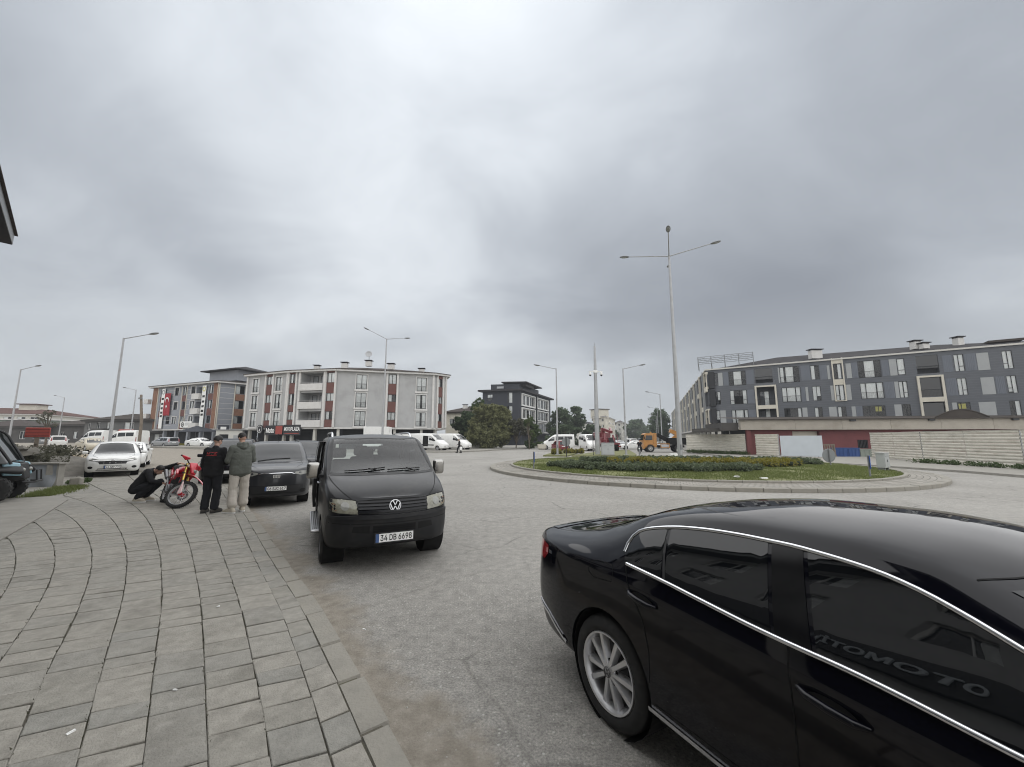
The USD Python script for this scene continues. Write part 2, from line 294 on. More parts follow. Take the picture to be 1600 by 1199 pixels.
# ---------------------------------------------------------------- ground, road, sidewalk
def ground_mat(name, base, dark, pale, kerb=False):
    N = {'g': ('geometry', {}), 'p': ('principled_bsdf', {'roughness': .88, 'specular_ior_level': .35}),
         'n1': ('noise_texture', {'scale': .22, 'detail': 6, 'roughness': .6, 'distortion': .6}), 'r1': ('rgb_ramp', {'ramp': [(.3, dark), (.5, base), (.72, pale)]}),
         'n2': ('noise_texture', {'scale': 55, 'detail': 5, 'roughness': .75}), 'r2': ('rgb_ramp', {'ramp': [(.28, (.45, .45, .45)), (.5, (1, 1, 1)), (.72, (1.55, 1.53, 1.48))]}), 'm1': ('mix_color', {'blend_type': 'multiply', 'fac': 1.0, 'use_clamp_result': False}),
         'v': ('voronoi_texture', {'scale': 26, 'randomness': 1}), 'vr': ('map_range', {'from_min': .14, 'from_max': .30, 'to_min': .85, 'to_max': 0, 'clamp': True}), 'vs': ('separate_color', {}), 'vt': ('math', {'math_type': 'greater_than', 'value2': .80}), 'vm': ('math', {'math_type': 'multiply'}),
         'm2': ('mix_color', {'b': (.46, .45, .42)}),
         'wn': ('noise_texture', {'scale': 1.4, 'detail': 4}), 'wm': ('mix_color', {'fac': .16}), 'cv': ('voronoi_texture', {'feature': 'distance_to_edge', 'scale': .62}), 'cr': ('map_range', {'from_min': .004, 'from_max': .013, 'to_min': .55, 'to_max': 0, 'clamp': True}),
         'cn': ('noise_texture', {'scale': .5, 'detail': 2}), 'cg': ('map_range', {'from_min': .5, 'from_max': .62, 'clamp': True}), 'cm': ('math', {'math_type': 'multiply'}), 'm3': ('mix_color', {'b': (.07, .066, .06)}),
         'sn': ('noise_texture', {'scale': 1.1, 'detail': 4, 'roughness': .6}), 'sr': ('map_range', {'from_min': .67, 'from_max': .72, 'to_min': 0, 'to_max': .35, 'clamp': True}), 'm5': ('mix_color', {'b': (.09, .086, .08)}),
         'b': ('bump', {'strength': .7, 'distance': .014}), 'n3': ('noise_texture', {'scale': 7.0, 'detail': 9, 'roughness': .82}), 'r3': ('rgb_ramp', {'ramp': [(.34, (.70, .70, .70)), (.5, (1, 1, 1)), (.66, (1.28, 1.27, 1.25))]}), 'm6': ('mix_color', {'blend_type': 'multiply', 'fac': 1.0, 'use_clamp': False})}
    L = [('g.position', 'n1.vector'), ('g.position', 'n2.vector'), ('g.position', 'v.vector'), ('g.position', 'wn.vector'), ('g.position', 'cn.vector'), ('g.position', 'sn.vector'), ('n1.fac', 'r1.fac'), ('n2.fac', 'r2.fac'), ('g.position', 'n3.vector'), ('n3.fac', 'r3.fac'), ('r1.color', 'm6.a'), ('r3.color', 'm6.b'), ('m6.result', 'm1.a'), ('r2.color', 'm1.b'),
         ('v.distance', 'vr.value'), ('v.color', 'vs.color'), ('vs.r', 'vt.value1'), ('vr.result', 'vm.value1'), ('vt.value', 'vm.value2'), ('vm.value', 'm2.fac'), ('m1.result', 'm2.a'),
         ('g.position', 'wm.a'), ('wn.color', 'wm.b'), ('wm.result', 'cv.vector'), ('cv.distance', 'cr.value'), ('cn.fac', 'cg.value'), ('cr.result', 'cm.value1'), ('cg.result', 'cm.value2'), ('cm.value', 'm3.fac'), ('m2.result', 'm3.a'),
         ('sn.fac', 'sr.value'), ('sr.result', 'm5.fac'), ('m3.result', 'm5.a'), ('n2.fac', 'b.height'), ('b.normal', 'p.normal')]
    out = 'm5.result'
    if kerb:                                                        # washed-up soil lying along the kerb
        N |= {'dp': ('vector_math', {'math_type': 'dot_product', 'vector2': (.78, .625, 0)}), 'dn': ('noise_texture', {'scale': 1.3, 'detail': 6, 'roughness': .65}), 'da': ('math', {'math_type': 'multiply_add', 'value2': -1.3, 'value3': .62}), 'dd': ('math', {'math_type': 'add'}),
              'dr': ('map_range', {'from_min': 1.36, 'from_max': 1.62, 'to_min': .75, 'to_max': 0, 'clamp': True}), 'm4': ('mix_color', {}), 'dcn': ('noise_texture', {'scale': 7, 'detail': 5}), 'dc': ('rgb_ramp', {'ramp': [(.3, (.185, .158, .122)), (.7, (.275, .245, .20))]})}
        L += [('g.position', 'dp.vector1'), ('g.position', 'dn.vector'), ('dn.fac', 'da.value1'), ('dp.value', 'dd.value1'), ('da.value', 'dd.value2'), ('dd.value', 'dr.value'), ('dr.result', 'm4.fac'), (out, 'm4.a'), ('g.position', 'dcn.vector'), ('dcn.fac', 'dc.fac'), ('dc.color', 'm4.b')]
        out = 'm4.result'
    L.append((out, 'p.base_color'))
    _mats[name] = usdkit.material(stage, f'/World/Looks/{name}', N, L, surface='p.BSDF')
ground_mat('asphalt', (.268, .258, .238), (.228, .219, .201), (.306, .296, .274), True)
ground_mat('earth', (.20, .185, .15), (.15, .135, .10), (.25, .235, .20))
def sheet(xs, ys, dz=0.0):
    X, Y = np.meshgrid(xs, ys, indexing='ij'); return MB().grid(np.stack([X, Y, gz(X, Y) + dz], -1))
far = lambda a, b: np.unique(np.concatenate([np.linspace(-90, 60, 51), [-1500, -600, -300, -86, -11, 100, 300, 600, 1500]]))
obj('ground', sheet(far(0, 0), np.array([-400, -100, -20, 2, 6, 12, 30, 60, 100, 200, 400, 900, 2500.]), -.03), 'earth', kind='structure', label='bare earth and dust reaching to the horizon')
obj('road', sheet(np.unique(np.concatenate([np.linspace(-86, 64, 76), [-150, -11]])), np.array([-40, -10, 0, 2, 4, 7, 12, 20, 30, 45, 60, 80, 100, 150, 230.])), 'asphalt', kind='structure', label='worn pale asphalt road and forecourt around the roundabout')
# sidewalk of concrete slabs: rows run along two guide lines (the kerb and a line further in)
SH = .13
KL = V((.62, .75), (-.55, 2.39), (-1.16, 3.26), (-2.05, 4.48), (-3.55, 6.37), (-5.75, 9.2), (-7.65, 11.61), (-9.6, 14.02), (-11.7, 16.6), (-13.6, 19.0), (-16.4, 22.6), (-19.0, 26.0))
KL = np.vstack([[(1.55, -.9)], KL])
_s = np.concatenate([[0], np.cumsum(np.linalg.norm(np.diff(KL, axis=0), axis=1))]); _s -= _s[3]                  # s = 0 at (-1.16, 3.26)
kerb_at = lambda s: np.stack([np.interp(s, _s, KL[:, 0]), np.interp(s, _s, KL[:, 1])], -1)
JL = V((.35, -1.0), (-.95, .5), (-2.74, 2.42), (-3.43, 3.18), (-4.57, 4.48), (-5.93, 5.89), (-7.6, 7.4), (-9.9, 9.2), (-11.7, 10.4), (-15.2, 12.3), (-19.5, 14.7), (-27, 19))
_j = np.concatenate([[0], np.cumsum(np.linalg.norm(np.diff(JL, axis=0), axis=1))]); _j -= _j[2]
jx, jy = PchipInterpolator(_j, JL[:, 0]), PchipInterpolator(_j, JL[:, 1])
kx, ky = PchipInterpolator(_s, KL[:, 0]), PchipInterpolator(_s, KL[:, 1])
def pave(s, k):
    """Point of the paving at distance s along, row coordinate k (0 = inner edge of the kerb strip, 5 = the inner guide line)."""
    K = np.stack([kx(s), ky(s)], -1) + V(-.78, -.625) * .34; J = np.stack([jx(s), jy(s)], -1)
    return K + (J - K) * np.asarray(k / 5.0)[..., None] if np.ndim(k) else K + (J - K) * (k / 5.0)
DRIVE = Polygon([(-30, -6), (-3.2, -6), (-5.6, 3.2), (-8.6, 6.9), (-10.6, 9.3), (-12.6, 11.6), (-14.9, 13.4), (-17.6, 15.4), (-30, 15.4)])
walk = thing('sidewalk', None, None); tag(walk, kind='structure', label='sidewalk of grey concrete slabs curving along the kerb')
base_pts = [tuple(kerb_at(s) + V(-.78, -.625) * .02) for s in np.linspace(-4.2, 26, 50)] + [(-27, 25), (-36, 16), (-32, -6), (-3, -8)]
base_poly = Polygon(base_pts).buffer(0)
obj('paving_bed', MB().prism(base_poly, -.05, SH - .020), 'joint_soil', walk)
slabs, cut_slabs = [], []
srng = np.random.default_rng(5)
for k in range(0, 19):
    s = -4.0 + srng.uniform(0, .4)
    while s < 25:
        ln = srng.choice([.20, .25, .28, .33, .42, .60], p=[.16, .26, .26, .18, .10, .04])
        a, b = s + .006, s + ln - .006; s += ln
        g0, g1 = k + .010, k + .990
        q = np.array([pave(a, g0), pave(b, g0), pave(b, g1), pave(a, g1)])
        c = q.mean(0)
        if c[1] < -1.5: continue
        pq = Polygon(q).buffer(0)
        if DRIVE.intersects(pq):
            rem = pq.difference(DRIVE.buffer(.01)); rem = max(getattr(rem, 'geoms', [rem]), key=lambda g_: g_.area)
            if rem.area > .015: cut_slabs.append(rem)
            continue
        if not base_poly.contains(Polygon(q).centroid) or c[0] < -24: continue
        slabs.append((q, srng.integers(0, 5)))
def slab_mesh(q, h, t, rng):
    ctr = q.mean(0); inner = ctr + (q - ctr) * (1 - .007 / np.maximum(np.linalg.norm(q - ctr, axis=1, keepdims=True), .1)); dz = rng.normal(0, .0022, 4)
    jit = rng.normal(0, .003, (4, 2)); q = q + jit; inner = inner + jit
    v = np.vstack([np.c_[q, np.full(4, h - t)], np.c_[q, h - .004 + dz], np.c_[inner, h + dz]])
    f = [(0, 1, 5, 4), (1, 2, 6, 5), (2, 3, 7, 6), (3, 0, 4, 7), (4, 5, 9, 8), (5, 6, 10, 9), (6, 7, 11, 10), (7, 4, 8, 11), (8, 9, 10, 11)]
    return v, np.array(f)
slabs.sort(key=lambda x: np.hypot(*(x[0].mean(0) - V(-1.5, 1.0))))
rest = {}
for i, (q, c) in enumerate(slabs):
    if Polygon(q).area < 0: q = q[::-1]
    if np.cross(q[1] - q[0], q[2] - q[1]) < 0: q = q[::-1]
    v, f = slab_mesh(q, SH, .04, srng)
    if i < 292: obj('slab', MB().add(v, f), f'slab_{"abcde"[c]}', walk)
    else: rest.setdefault(c % 2, MB()).add(v, f)
q = MB(); [q.prism(pg, SH - .04, SH - .003) for pg in cut_slabs]; obj('cut_slabs', q, 'slab_b', walk, kind='stuff')
for c, m in rest.items(): obj('distant_slabs', m, f'slab_{"ac"[c]}', walk, kind='stuff')
# narrow strip of small pavers, then the kerb stones
s, i = -3.6, 0
while s < 25:
    ln = srng.uniform(.28, .40) if s < 6 else 1.0
    q = np.array([kerb_at(s + .006) + V(-.78, -.625) * .334, kerb_at(s + .006) + V(-.78, -.625) * .160, kerb_at(s + ln - .006) + V(-.78, -.625) * .160, kerb_at(s + ln - .006) + V(-.78, -.625) * .334])
    if np.cross(q[1] - q[0], q[2] - q[1]) < 0: q = q[::-1]
    obj('strip_paver', MB().add(*slab_mesh(q, SH - .004, .04, srng)), f'slab_{"abcde"[srng.integers(0, 5)]}', walk); s += ln
kerb = thing('kerb', None, None); tag(kerb, kind='structure', label='worn concrete kerb stones edging the sidewalk')
s = -3.6
while s < 26:
    ln = srng.uniform(.55, .85); n = V(-.78, -.625); o = srng.normal(0, .008); hh = SH - .008 + srng.normal(0, .005)
    P = [kerb_at(s + .003) + n * .155, kerb_at(s + .003) + n * (-.02 + o), kerb_at(s + ln - .003) + n * (-.02 + o), kerb_at(s + ln - .003) + n * .155]; P = np.array(P)
    if np.cross(P[1] - P[0], P[2] - P[1]) < 0: P = P[::-1]
    ctr = P.mean(0); top = ctr + (P - ctr) * .94
    v = np.vstack([np.c_[P, np.full(4, -.05)], np.c_[P, np.full(4, hh - .03)], np.c_[top, np.full(4, hh)]])
    f = np.array([(0, 1, 5, 4), (1, 2, 6, 5), (2, 3, 7, 6), (3, 0, 4, 7), (4, 5, 9, 8), (5, 6, 10, 9), (6, 7, 11, 10), (7, 4, 8, 11), (8, 9, 10, 11)])
    obj('kerb_stone', MB().add(v, f), 'kerb_concrete', kerb); s += ln
obj('driveway', MB().prism(DRIVE.intersection(base_poly.buffer(3)), SH - .03, SH + .012), 'concrete', kind='structure', label='smooth concrete apron beside the slabs at far left')
# sandy patch behind the low wall
pts = [(-37.5 + 3.4 * math.cos(a) * (1 + .18 * math.sin(3 * a)), 35 + 5.5 * math.sin(a) * (1 + .15 * math.cos(4 * a))) for a in np.linspace(0, 2 * PI, 40)[:-1]]
dm = MB(); cc = np.mean(pts, 0); ring = np.array([(x, y, gz(x, y) + .012) for x, y in pts]); dm.add(np.vstack([ring, (*cc, gz(*cc) + .06)]), np.array([(i, (i + 1) % len(ring), len(ring)) for i in range(len(ring))]))
obj('dirt_patch', dm, 'dirt', smooth=True, kind='structure', label='sandy earth patch beside the road at left')
# small loose stones on the asphalt
gm = MB(); grng = np.random.default_rng(8); ico = trimesh.creation.icosphere(subdivisions=0)
for i in range(1500):
    y = 1.2 + 9 * grng.random() ** 1.6; x = -3.6 + y * .0 + grng.uniform(0, 7); d = .78 * x + .625 * y
    if d < 1.3: continue
    r = grng.uniform(.002, .0065) * (1.3 if grng.random() < .1 else 1); gm.add(ico.vertices * r * grng.uniform(.6, 1.3, 3) + (x, y, r * .4), ico.faces)
mat('stone_chips', (.46, .45, .42), .9, .35, 40)
obj('gravel', gm, 'stone_chips', kind='stuff', label='loose pale stone chips on the asphalt', category='gravel')
# far pavements in front of the buildings
def walkway(pts, label, h=.12, m='concrete'):
    mb = MB(); P = np.array(pts, float); zc = float(np.mean(gz(P[:, 0], P[:, 1]))); mb.prism(pts, zc - .4, zc + h)
    obj('pavement', mb, m, kind='structure', label=label)
walkway([(-30, 50), (-13.5, 52.2), (-7.6, 52.5), (-4.2, 57), (.5, 68), (5.5, 82), (10, 96), (2, 99), (-12, 78), (-10, 72), (-32, 62)], 'pavement in front of the grey building and the parked vans')
walkway([(-33, 50.5), (-33, 60), (-46, 65.5), (-52, 72), (-76, 80.5), (-95, 84), (-95, 74), (-70, 68), (-50, 58)], 'pavement in front of the building with the flag')
walkway([(24, 16), (24.6, 22), (24.0, 26), (22.6, 31), (21.2, 38), (22.0, 46), (26, 60), (31, 75), (60, 155), (64, 153), (36, 76), (27.5, 50), (27.0, 44), (34, 44), (60, 39), (60, 12), (26, 10)], 'pavement along the metal fence at right')
walkway([(6.0, 40.6), (12.4, 40.6), (13.6, 44), (16, 54), (17.5, 60), (15.2, 60), (9.5, 49)], 'grassed traffic island carrying the camera mast', .14, 'grass_soil')
walkway([(3.2, 41.4), (5.6, 41.0), (7.2, 46), (9.0, 54), (7.6, 54.5), (4.6, 48)], 'small grass traffic island with yellow shrubs', .14, 'grass_soil')
# ---------------------------------------------------------------- roundabout
IC, RO, RI = V(10.5, 25.9), 11.9, 10.45
isl = thing('roundabout_island', None, None, (*IC, 0)); tag(isl, kind='structure', label='round traffic island with kerbs, paver ring and lawn')
def arc_stones(r0, r1, z0, z1, n, m, name, parent, gap=.012, seg=2, cham=.02):
    for i in range(n):
        a0, a1 = 2 * PI * i / n + gap / r1, 2 * PI * (i + 1) / n - gap / r1; mb = MB(); dz = srng.normal(0, .004); rows = []
        for a in np.linspace(a0, a1, seg + 1):
            d = V(math.cos(a), math.sin(a)); rows.append([(*(d * r1), z0), (*(d * r1), z1 - cham + dz), (*(d * (r1 - cham)), z1 + dz), (*(d * (r0 + cham)), z1 + dz), (*(d * r0), z1 - cham + dz), (*(d * r0), z0)])
        R = np.array(rows); mb.grid(R, True)
        for e in (R[0], R[-1]): mb.add(e, np.array([(0, 1, 4, 5), (1, 2, 3, 4)]))
        obj(name, mb, m, parent)
arc_stones(RO - .30, RO, 0, .15, 84, 'kerb_concrete', 'kerb_stone', isl)
arc_stones(RI, RI + .16, .05, .27, 76, 'kerb_concrete', 'inner_kerb_stone', isl)
ringm = MB(); A = np.linspace(0, 2 * PI, 121)
ringm.grid(np.array([[(math.cos(a) * r, math.sin(a) * r, z) for r, z in ((RO - .29, .135), (RI + .15, .19))] for a in A]), True)
N = {'tc': ('texture_coordinate', {}), 'sx': ('separate_xyz', {}), 'at': ('math', {'math_type': 'arctan2'}), 'am': ('math', {'math_type': 'multiply', 'value2': 11.2}), 'xx': ('vector_math', {'math_type': 'multiply', 'vector2': (1, 1, 0)}), 'ln': ('vector_math', {'math_type': 'length'}), 'cb': ('combine_xyz', {}),
     'br': ('brick_texture', {'scale': 1.0, 'brick_width': .22, 'row_height': .205, 'mortar_size': .012, 'color1': (.30, .28, .25), 'color2': (.25, .24, .215), 'mortar': (.10, .095, .08), 'bias': 0.0}), 'n': ('noise_texture', {'scale': 1.2, 'detail': 6}), 'r': ('rgb_ramp', {'ramp': [(.3, (.72, .7, .66)), (.7, (1.1, 1.1, 1.1))]}), 'm': ('mix_color', {'blend_type': 'multiply', 'fac': 1.0}), 'p': ('principled_bsdf', {'roughness': .9}), 'b': ('bump', {'strength': .5, 'distance': .01})}
_mats['paver_ring_bricks'] = usdkit.material(stage, '/World/Looks/paver_ring_bricks', N, [('tc.object', 'sx.vector'), ('sx.y', 'at.value1'), ('sx.x', 'at.value2'), ('at.value', 'am.value1'), ('tc.object', 'xx.vector1'), ('xx.vector', 'ln.vector1'), ('am.value', 'cb.x'), ('ln.value', 'cb.y'), ('cb.vector', 'br.vector'), ('tc.object', 'n.vector'), ('n.fac', 'r.fac'), ('br.color', 'm.a'), ('r.color', 'm.b'), ('m.result', 'p.base_color'), ('br.fac', 'b.height'), ('b.normal', 'p.normal')], surface='p.BSDF')
obj('paver_ring', ringm, 'paver_ring_bricks', isl)
lz = lambda r: .22 + .20 * (1 - (np.asarray(r) / RI) ** 2)
lawn = MB().grid(np.array([[(math.cos(a) * r, math.sin(a) * r, lz(r)) for r in np.linspace(.001, RI + .01, 14)] for a in A]), False)
obj('lawn', lawn, 'grass_soil', isl)
def blades(n, place, h, m, name, parent='/World', seed=3, w=.012, **cd):
    g = np.random.default_rng(seed); P = place(g, n); a = g.uniform(0, 2 * PI, len(P)); H = h * g.uniform(.5, 1.3, len(P)); lean = g.normal(0, .35, (len(P), 2)) * H[:, None]
    d = np.stack([np.cos(a), np.sin(a), 0 * a], -1) * (w * g.uniform(.6, 1.4, len(P)))[:, None]; tip = P + np.c_[lean, H]
    v = np.stack([P - d, P + d, tip], 1).reshape(-1, 3); f = np.arange(len(v)).reshape(-1, 3)
    return obj(name, MB().add(v, f), m, parent, **cd)
def lawn_place(g, n):
    r = RI * np.sqrt(g.random(n)); a = g.uniform(PI, 2 * PI, n) * 1.0; far_ = g.random(n) < .25; a = np.where(far_, a - PI, a)
    k = meshkit.fbm(np.stack([np.cos(a) * r * .7, np.sin(a) * r * .7, 0 * r], -1), 3); ok = g.random(n) < np.clip((k - .28) * 3.2, .15, 1); r, a = r[ok], a[ok]
    return np.stack([np.cos(a) * r, np.sin(a) * r, lz(r) - .01], -1)
blades(150000, lawn_place, .075, 'grass_blade', 'grass', isl, kind='stuff', w=.014)
def leaves(P, size, seed=1, up=.25, aspect=.55):
    """Leaf quads (bent along the middle) at the points P."""
    g = np.random.default_rng(seed); n = len(P); d = g.normal(size=(n, 3)); d[:, 2] += up; d /= np.linalg.norm(d, axis=1, keepdims=True); b = np.cross(d, g.normal(size=(n, 3))); b /= np.linalg.norm(b, axis=1, keepdims=True) + 1e-9
    s = size * g.uniform(.6, 1.4, (n, 1)); v = np.stack([P - d * s, P + b * s * aspect, P + d * s, P - b * s * aspect], 1).reshape(-1, 3)
    q = np.arange(n * 4).reshape(-1, 4); return v, q
def shell_points(c, r, n, g, inner=.55):
    d = g.normal(size=(n, 3)); d /= np.linalg.norm(d, axis=1, keepdims=True); return np.asarray(c, float) + d * np.asarray(r, float) * (inner + (1 - inner) * g.random((n, 1)) ** .5)
def hedge(name, line, width, h, m, label, cat='hedge', n=6000, leaf_s=.05, seed=1, clump=.26, zb=.14, core=True):
    g = np.random.default_rng(seed); ln = LineString(line); t = thing(name, label, cat); L = ln.length; P = []; core_m = MB(); k = int(L * width / (clump * clump) * .9)
    for i in range(k):
        p = ln.interpolate(g.uniform(0, L)); q = g.uniform(-.5, .5) * width; a = g.uniform(0, 2 * PI); x, y = p.x + q * math.cos(a), p.y + q * math.sin(a); r0 = clump * g.uniform(.7, 1.25); hz = h * g.uniform(.75, 1.15); r = math.hypot(x - IC[0], y - IC[1]); z0 = float(lz(min(r, RI))) if r < RI else zb
        P.append(shell_points((x, y, z0 + hz * .45), (r0, r0, hz * .58), max(8, n // k), g, .5))
        if core: core_m.ell((x, y, z0 + hz * .30), (r0 * .62, r0 * .62, hz * .36), 1)
    v, f = leaves(np.vstack(P), leaf_s, seed, .6); obj('foliage', MB().add(v, f), m, t)
    if core: obj('twigs', core_m, 'hedge_core', t, kind='stuff')
    return t
hedge('low_hedge', [(2.8, 23.0), (3.6, 21.2), (5.5, 19.9), (8.2, 19.3), (11.4, 19.4)], 1.5, .35, 'hedge_dark', 'dark clipped hedge along the front of the roundabout bed', n=34000, leaf_s=.05, seed=2)
hedge('yellow_shrub', [(6.2, 23.3), (9.0, 21.6), (12.0, 21.4), (15.4, 22.3)], 1.6, .42, 'hedge_yellow', 'yellow green low shrubs behind the dark hedge on the roundabout', 'shrub', n=20000, leaf_s=.05, seed=3)
hedge('low_hedge', [(4.4, 25.0), (7.6, 24.4), (11, 24.2), (15, 24.0), (18.2, 24.2)], 1.2, .38, 'hedge_dark', 'long dark hedge behind the yellow shrubs around the tall mast', n=34000, leaf_s=.055, seed=4)
hedge('yellow_shrub', [(4.4, 43.2), (5.3, 45.5)], .9, .55, 'hedge_yellow', 'yellow shrub on the small grass island at the far road', 'shrub', n=3000, leaf_s=.07, seed=31)
hedge('yellow_shrub', [(6.2, 46.5), (8.4, 48)], .9, .5, 'hedge_yellow', 'yellow shrub right of the first on the small far island', 'shrub', n=3000, leaf_s=.07, seed=32)
hedge('yellow_shrub', [(-62, 71.5), (-44, 62.5), (-38, 58)], 1.0, .8, 'hedge_yellow', 'long yellow shrub bed along the road by the flag building', 'shrub', n=7000, leaf_s=.10, seed=33, clump=.5)
# ---------------------------------------------------------------- lamps, masts, signs
def lamp_head(c, d, s=1.0):
    """Cobra head pointing along d: shell and lens."""
    d = unit(d); side = unit(np.cross((0, 0, 1), d)); up = np.cross(d, side); R = np.stack([d, side, up], 1)
    shell = MB().ell(np.asarray(c) + d * .33 * s, (.36 * s, .15 * s, .075 * s), 2, R); lens = MB().ell(np.asarray(c) + d * .36 * s - up * .04 * s, (.25 * s, .11 * s, .055 * s), 2, R); return shell, lens
def mast(name, label, loc, h, arms, group=None, r0=.11, r1=.055, cat='street lamp', base=True):
    t = thing(name, label, cat, loc, 0, group)
    obj('pole', MB().lathe([(r0, .0), (r0 * .98, 1.2), (r0 * .8, h * .4), (r1, h), (0, h + .02)], n=14), 'steel_pole', t, smooth=40)
    if base: obj('base_plate', MB().box((0, 0, .02), (r0 * 4.4, r0 * 4.4, .03)), 'steel_pole', t); obj('service_door', MB().box((0, -r0 * .99, .9), (.10, .02, .35)), 'lamp_grey', t)
    for (dx, dy, dz) in arms:
        e = V(dx, dy, h + dz); obj('arm', MB().tube([(0, 0, h - .06), tuple(e)], [.04, .03], 8), 'steel_pole', t, smooth=40); sh, le = lamp_head(e, e - V(0, 0, h)); hp = obj('lamp_head', sh, 'lamp_grey', t, smooth=True); obj('lens', le, 'lamp_lens', hp, smooth=True)
    return t
mast('street_lamp', 'tall four armed lamp mast standing on the roundabout', (11.28, 27.0, .38), 14.5, [(-2.6, .85, .3), (2.6, -.85, .45), (-1.0, -2.5, .42), (.95, 2.4, .35)], r0=.17, r1=.07)
mast('street_lamp', 'double armed lamp in front of the grey building', (-14.9, 46, .1), 13.5, [(-2.0, -.35, .95), (2.0, .4, .15)], r0=.14, r1=.06)
lampL = mast('street_lamp', 'single lamp at the small far island, arm to the left', (4.78, 42.3, .14), 9.2, [(-1.75, .1, .33)])
copy_of(lampL, 'single lamp right of the camera mast, arm to the right', (12.0, 42.3, .14), PI)
copy_of(lampL, 'tall lamp with right arm behind the parked white cars', (-29.5, 29.4, float(gz(-29.5, 29.4))), PI + .15)
copy_of(lampL, 'lamp with right arm at the far left edge', (-56.5, 45, float(gz(-56.5, 45))), PI)
copy_of(lampL, 'lamp with left arm beside the flag building', (-62, 65, float(gz(-62, 65))), 0)
copy_of(lampL, 'distant lamp with left arm above the red roofed block', (-90.6, 80, float(gz(-90, 80))), 0)
copy_of(lampL, 'nearest lamp of the street row beyond the orange truck', (25.1, 67, .1), 0, 'street lamps along the far street')
copy_of(lampL, 'second lamp of the street row beyond the orange truck', (36.6, 100, .1), 0, 'street lamps along the far street')
copy_of(lampL, 'third lamp of the street row beyond the orange truck', (48.2, 133, .1), 0, 'street lamps along the far street')
copy_of(lampL, 'furthest lamp of the street row beyond the orange truck', (59.8, 166, .1), 0, 'street lamps along the far street')
t = thing('camera_mast', 'thick grey mast with surveillance cameras, no lamp', 'mast', (9.34, 43.9, .1))
obj('pole', MB().lathe([(.26, 0), (.25, 3), (.17, 9), (.10, 12.1), (0, 12.12)], n=16), 'steel_pole', t, smooth=40)
obj('bracket', MB().box((0, -.15, 9.15), (1.5, .10, .08)).lathe([(.24, 9.0), (.24, 9.3)], n=14), 'sign_white', t)
for x, k in ((-.62, 0), (.62, 1)):
    c = obj('camera', MB().lathe([(0, 0), (.13, .02), (.15, .14), (.12, .3), (0, .32)], (x, -.2, 8.75), n=12), 'sign_white', t, smooth=40)
    obj('dome', MB().ell((x, -.2, 8.74), (.12, .12, .12), 2), 'sign_black', c, smooth=True)
obj('antenna', MB().tube([(0, 0, 12), (0, 0, 12.5)], .02, 6), 'lamp_grey', t)
t = thing('wooden_pole', 'weathered wooden utility pole leaning beside the flag building', 'pole', (-44.6, 48, .3))
obj('post', MB().tube([(0, 0, 0), (-.05, 0, 3.5), (-.5, .0, 6.8)], [.17, .15, .12], 9), 'wood_grey', t, smooth=40)
obj('insulator', MB().box((-.42, -.12, 6.3), (.5, .08, .08)).lathe([(.05, 0), (.06, .1), (.02, .15)], (-.25, -.12, 6.34), n=8).lathe([(.05, 0), (.06, .1), (.02, .15)], (-.6, -.12, 6.34), n=8), 'lamp_grey', t)
def arrow_marker(loc, label, rz):
    t = thing('traffic_sign', label, 'traffic sign', loc, rz)
    obj('post', MB().tube([(0, 0, 0), (0, 0, .95)], .035, 8), 'lamp_grey', t, smooth=40)
    b = obj('board', MB().tri(rbox((0, -.045, .66), (.22, .025, .56), .012, 6)), 'sign_blue', t)
    obj('arrow', MB().beam((-.09, -.061, .80), (.06, -.061, .52), .05, .004, (0, 1, 0)).beam((.08, -.061, .50), (.08, -.061, .66), .04, .004, (0, 1, 0)).beam((.08, -.061, .48), (-.08, -.061, .48), .04, .004, (0, 1, 0)), 'sign_white', b)
arrow_marker((1.16, 21.6, .2), 'blue keep right marker at the left of the roundabout lawn', 1.52)
arrow_marker((15.1, 17.1, .2), 'blue keep right marker at the right of the roundabout lawn', math.radians(50))
t = thing('traffic_sign', 'round sign seen from behind right of the hedge', 'traffic sign', (19.0, 24.1, .22))
obj('post', MB().tube([(0, 0, 0), (0, .0, 1.0)], .035, 8), 'lamp_grey', t, smooth=40); obj('sign_disc', MB().lathe([(0, 0), (.38, 0), (.40, .012), (.38, .024), (0, .024)], (0, .05, .62), (0, 1, 0), 28), 'sign_grey', t, smooth=30); obj('clamp', MB().box((0, .035, .62), (.12, .05, .06)), 'lamp_grey', t)
t = thing('traffic_sign', 'grey octagonal sign back on a black post, far side of the road', 'traffic sign', (5.0, 37.0, .02), .1)
obj('post', MB().tube([(0, 0, 0), (0, 0, 1.9)], .04, 8), 'sign_black', t, smooth=40); a8 = np.arange(8) * PI / 4 + PI / 8
obj('sign_plate', MB().prism([(.42 * math.cos(a), .42 * math.sin(a)) for a in a8], 0, .02).xform(frame((0, .05, 1.5), (1, 0, 0), (0, 0, 1))), 'sign_grey', t)
t = thing('traffic_sign', 'slim dark post with small sign beside the white cabinet', 'traffic sign', (8.4, 41.6, .14)); obj('post', MB().tube([(0, 0, 0), (0, 0, 2.2)], .035, 8), 'sign_black', t, smooth=40); obj('sign_plate', MB().box((0, -.05, 2.0), (.12, .03, .5)), 'sign_black', t)
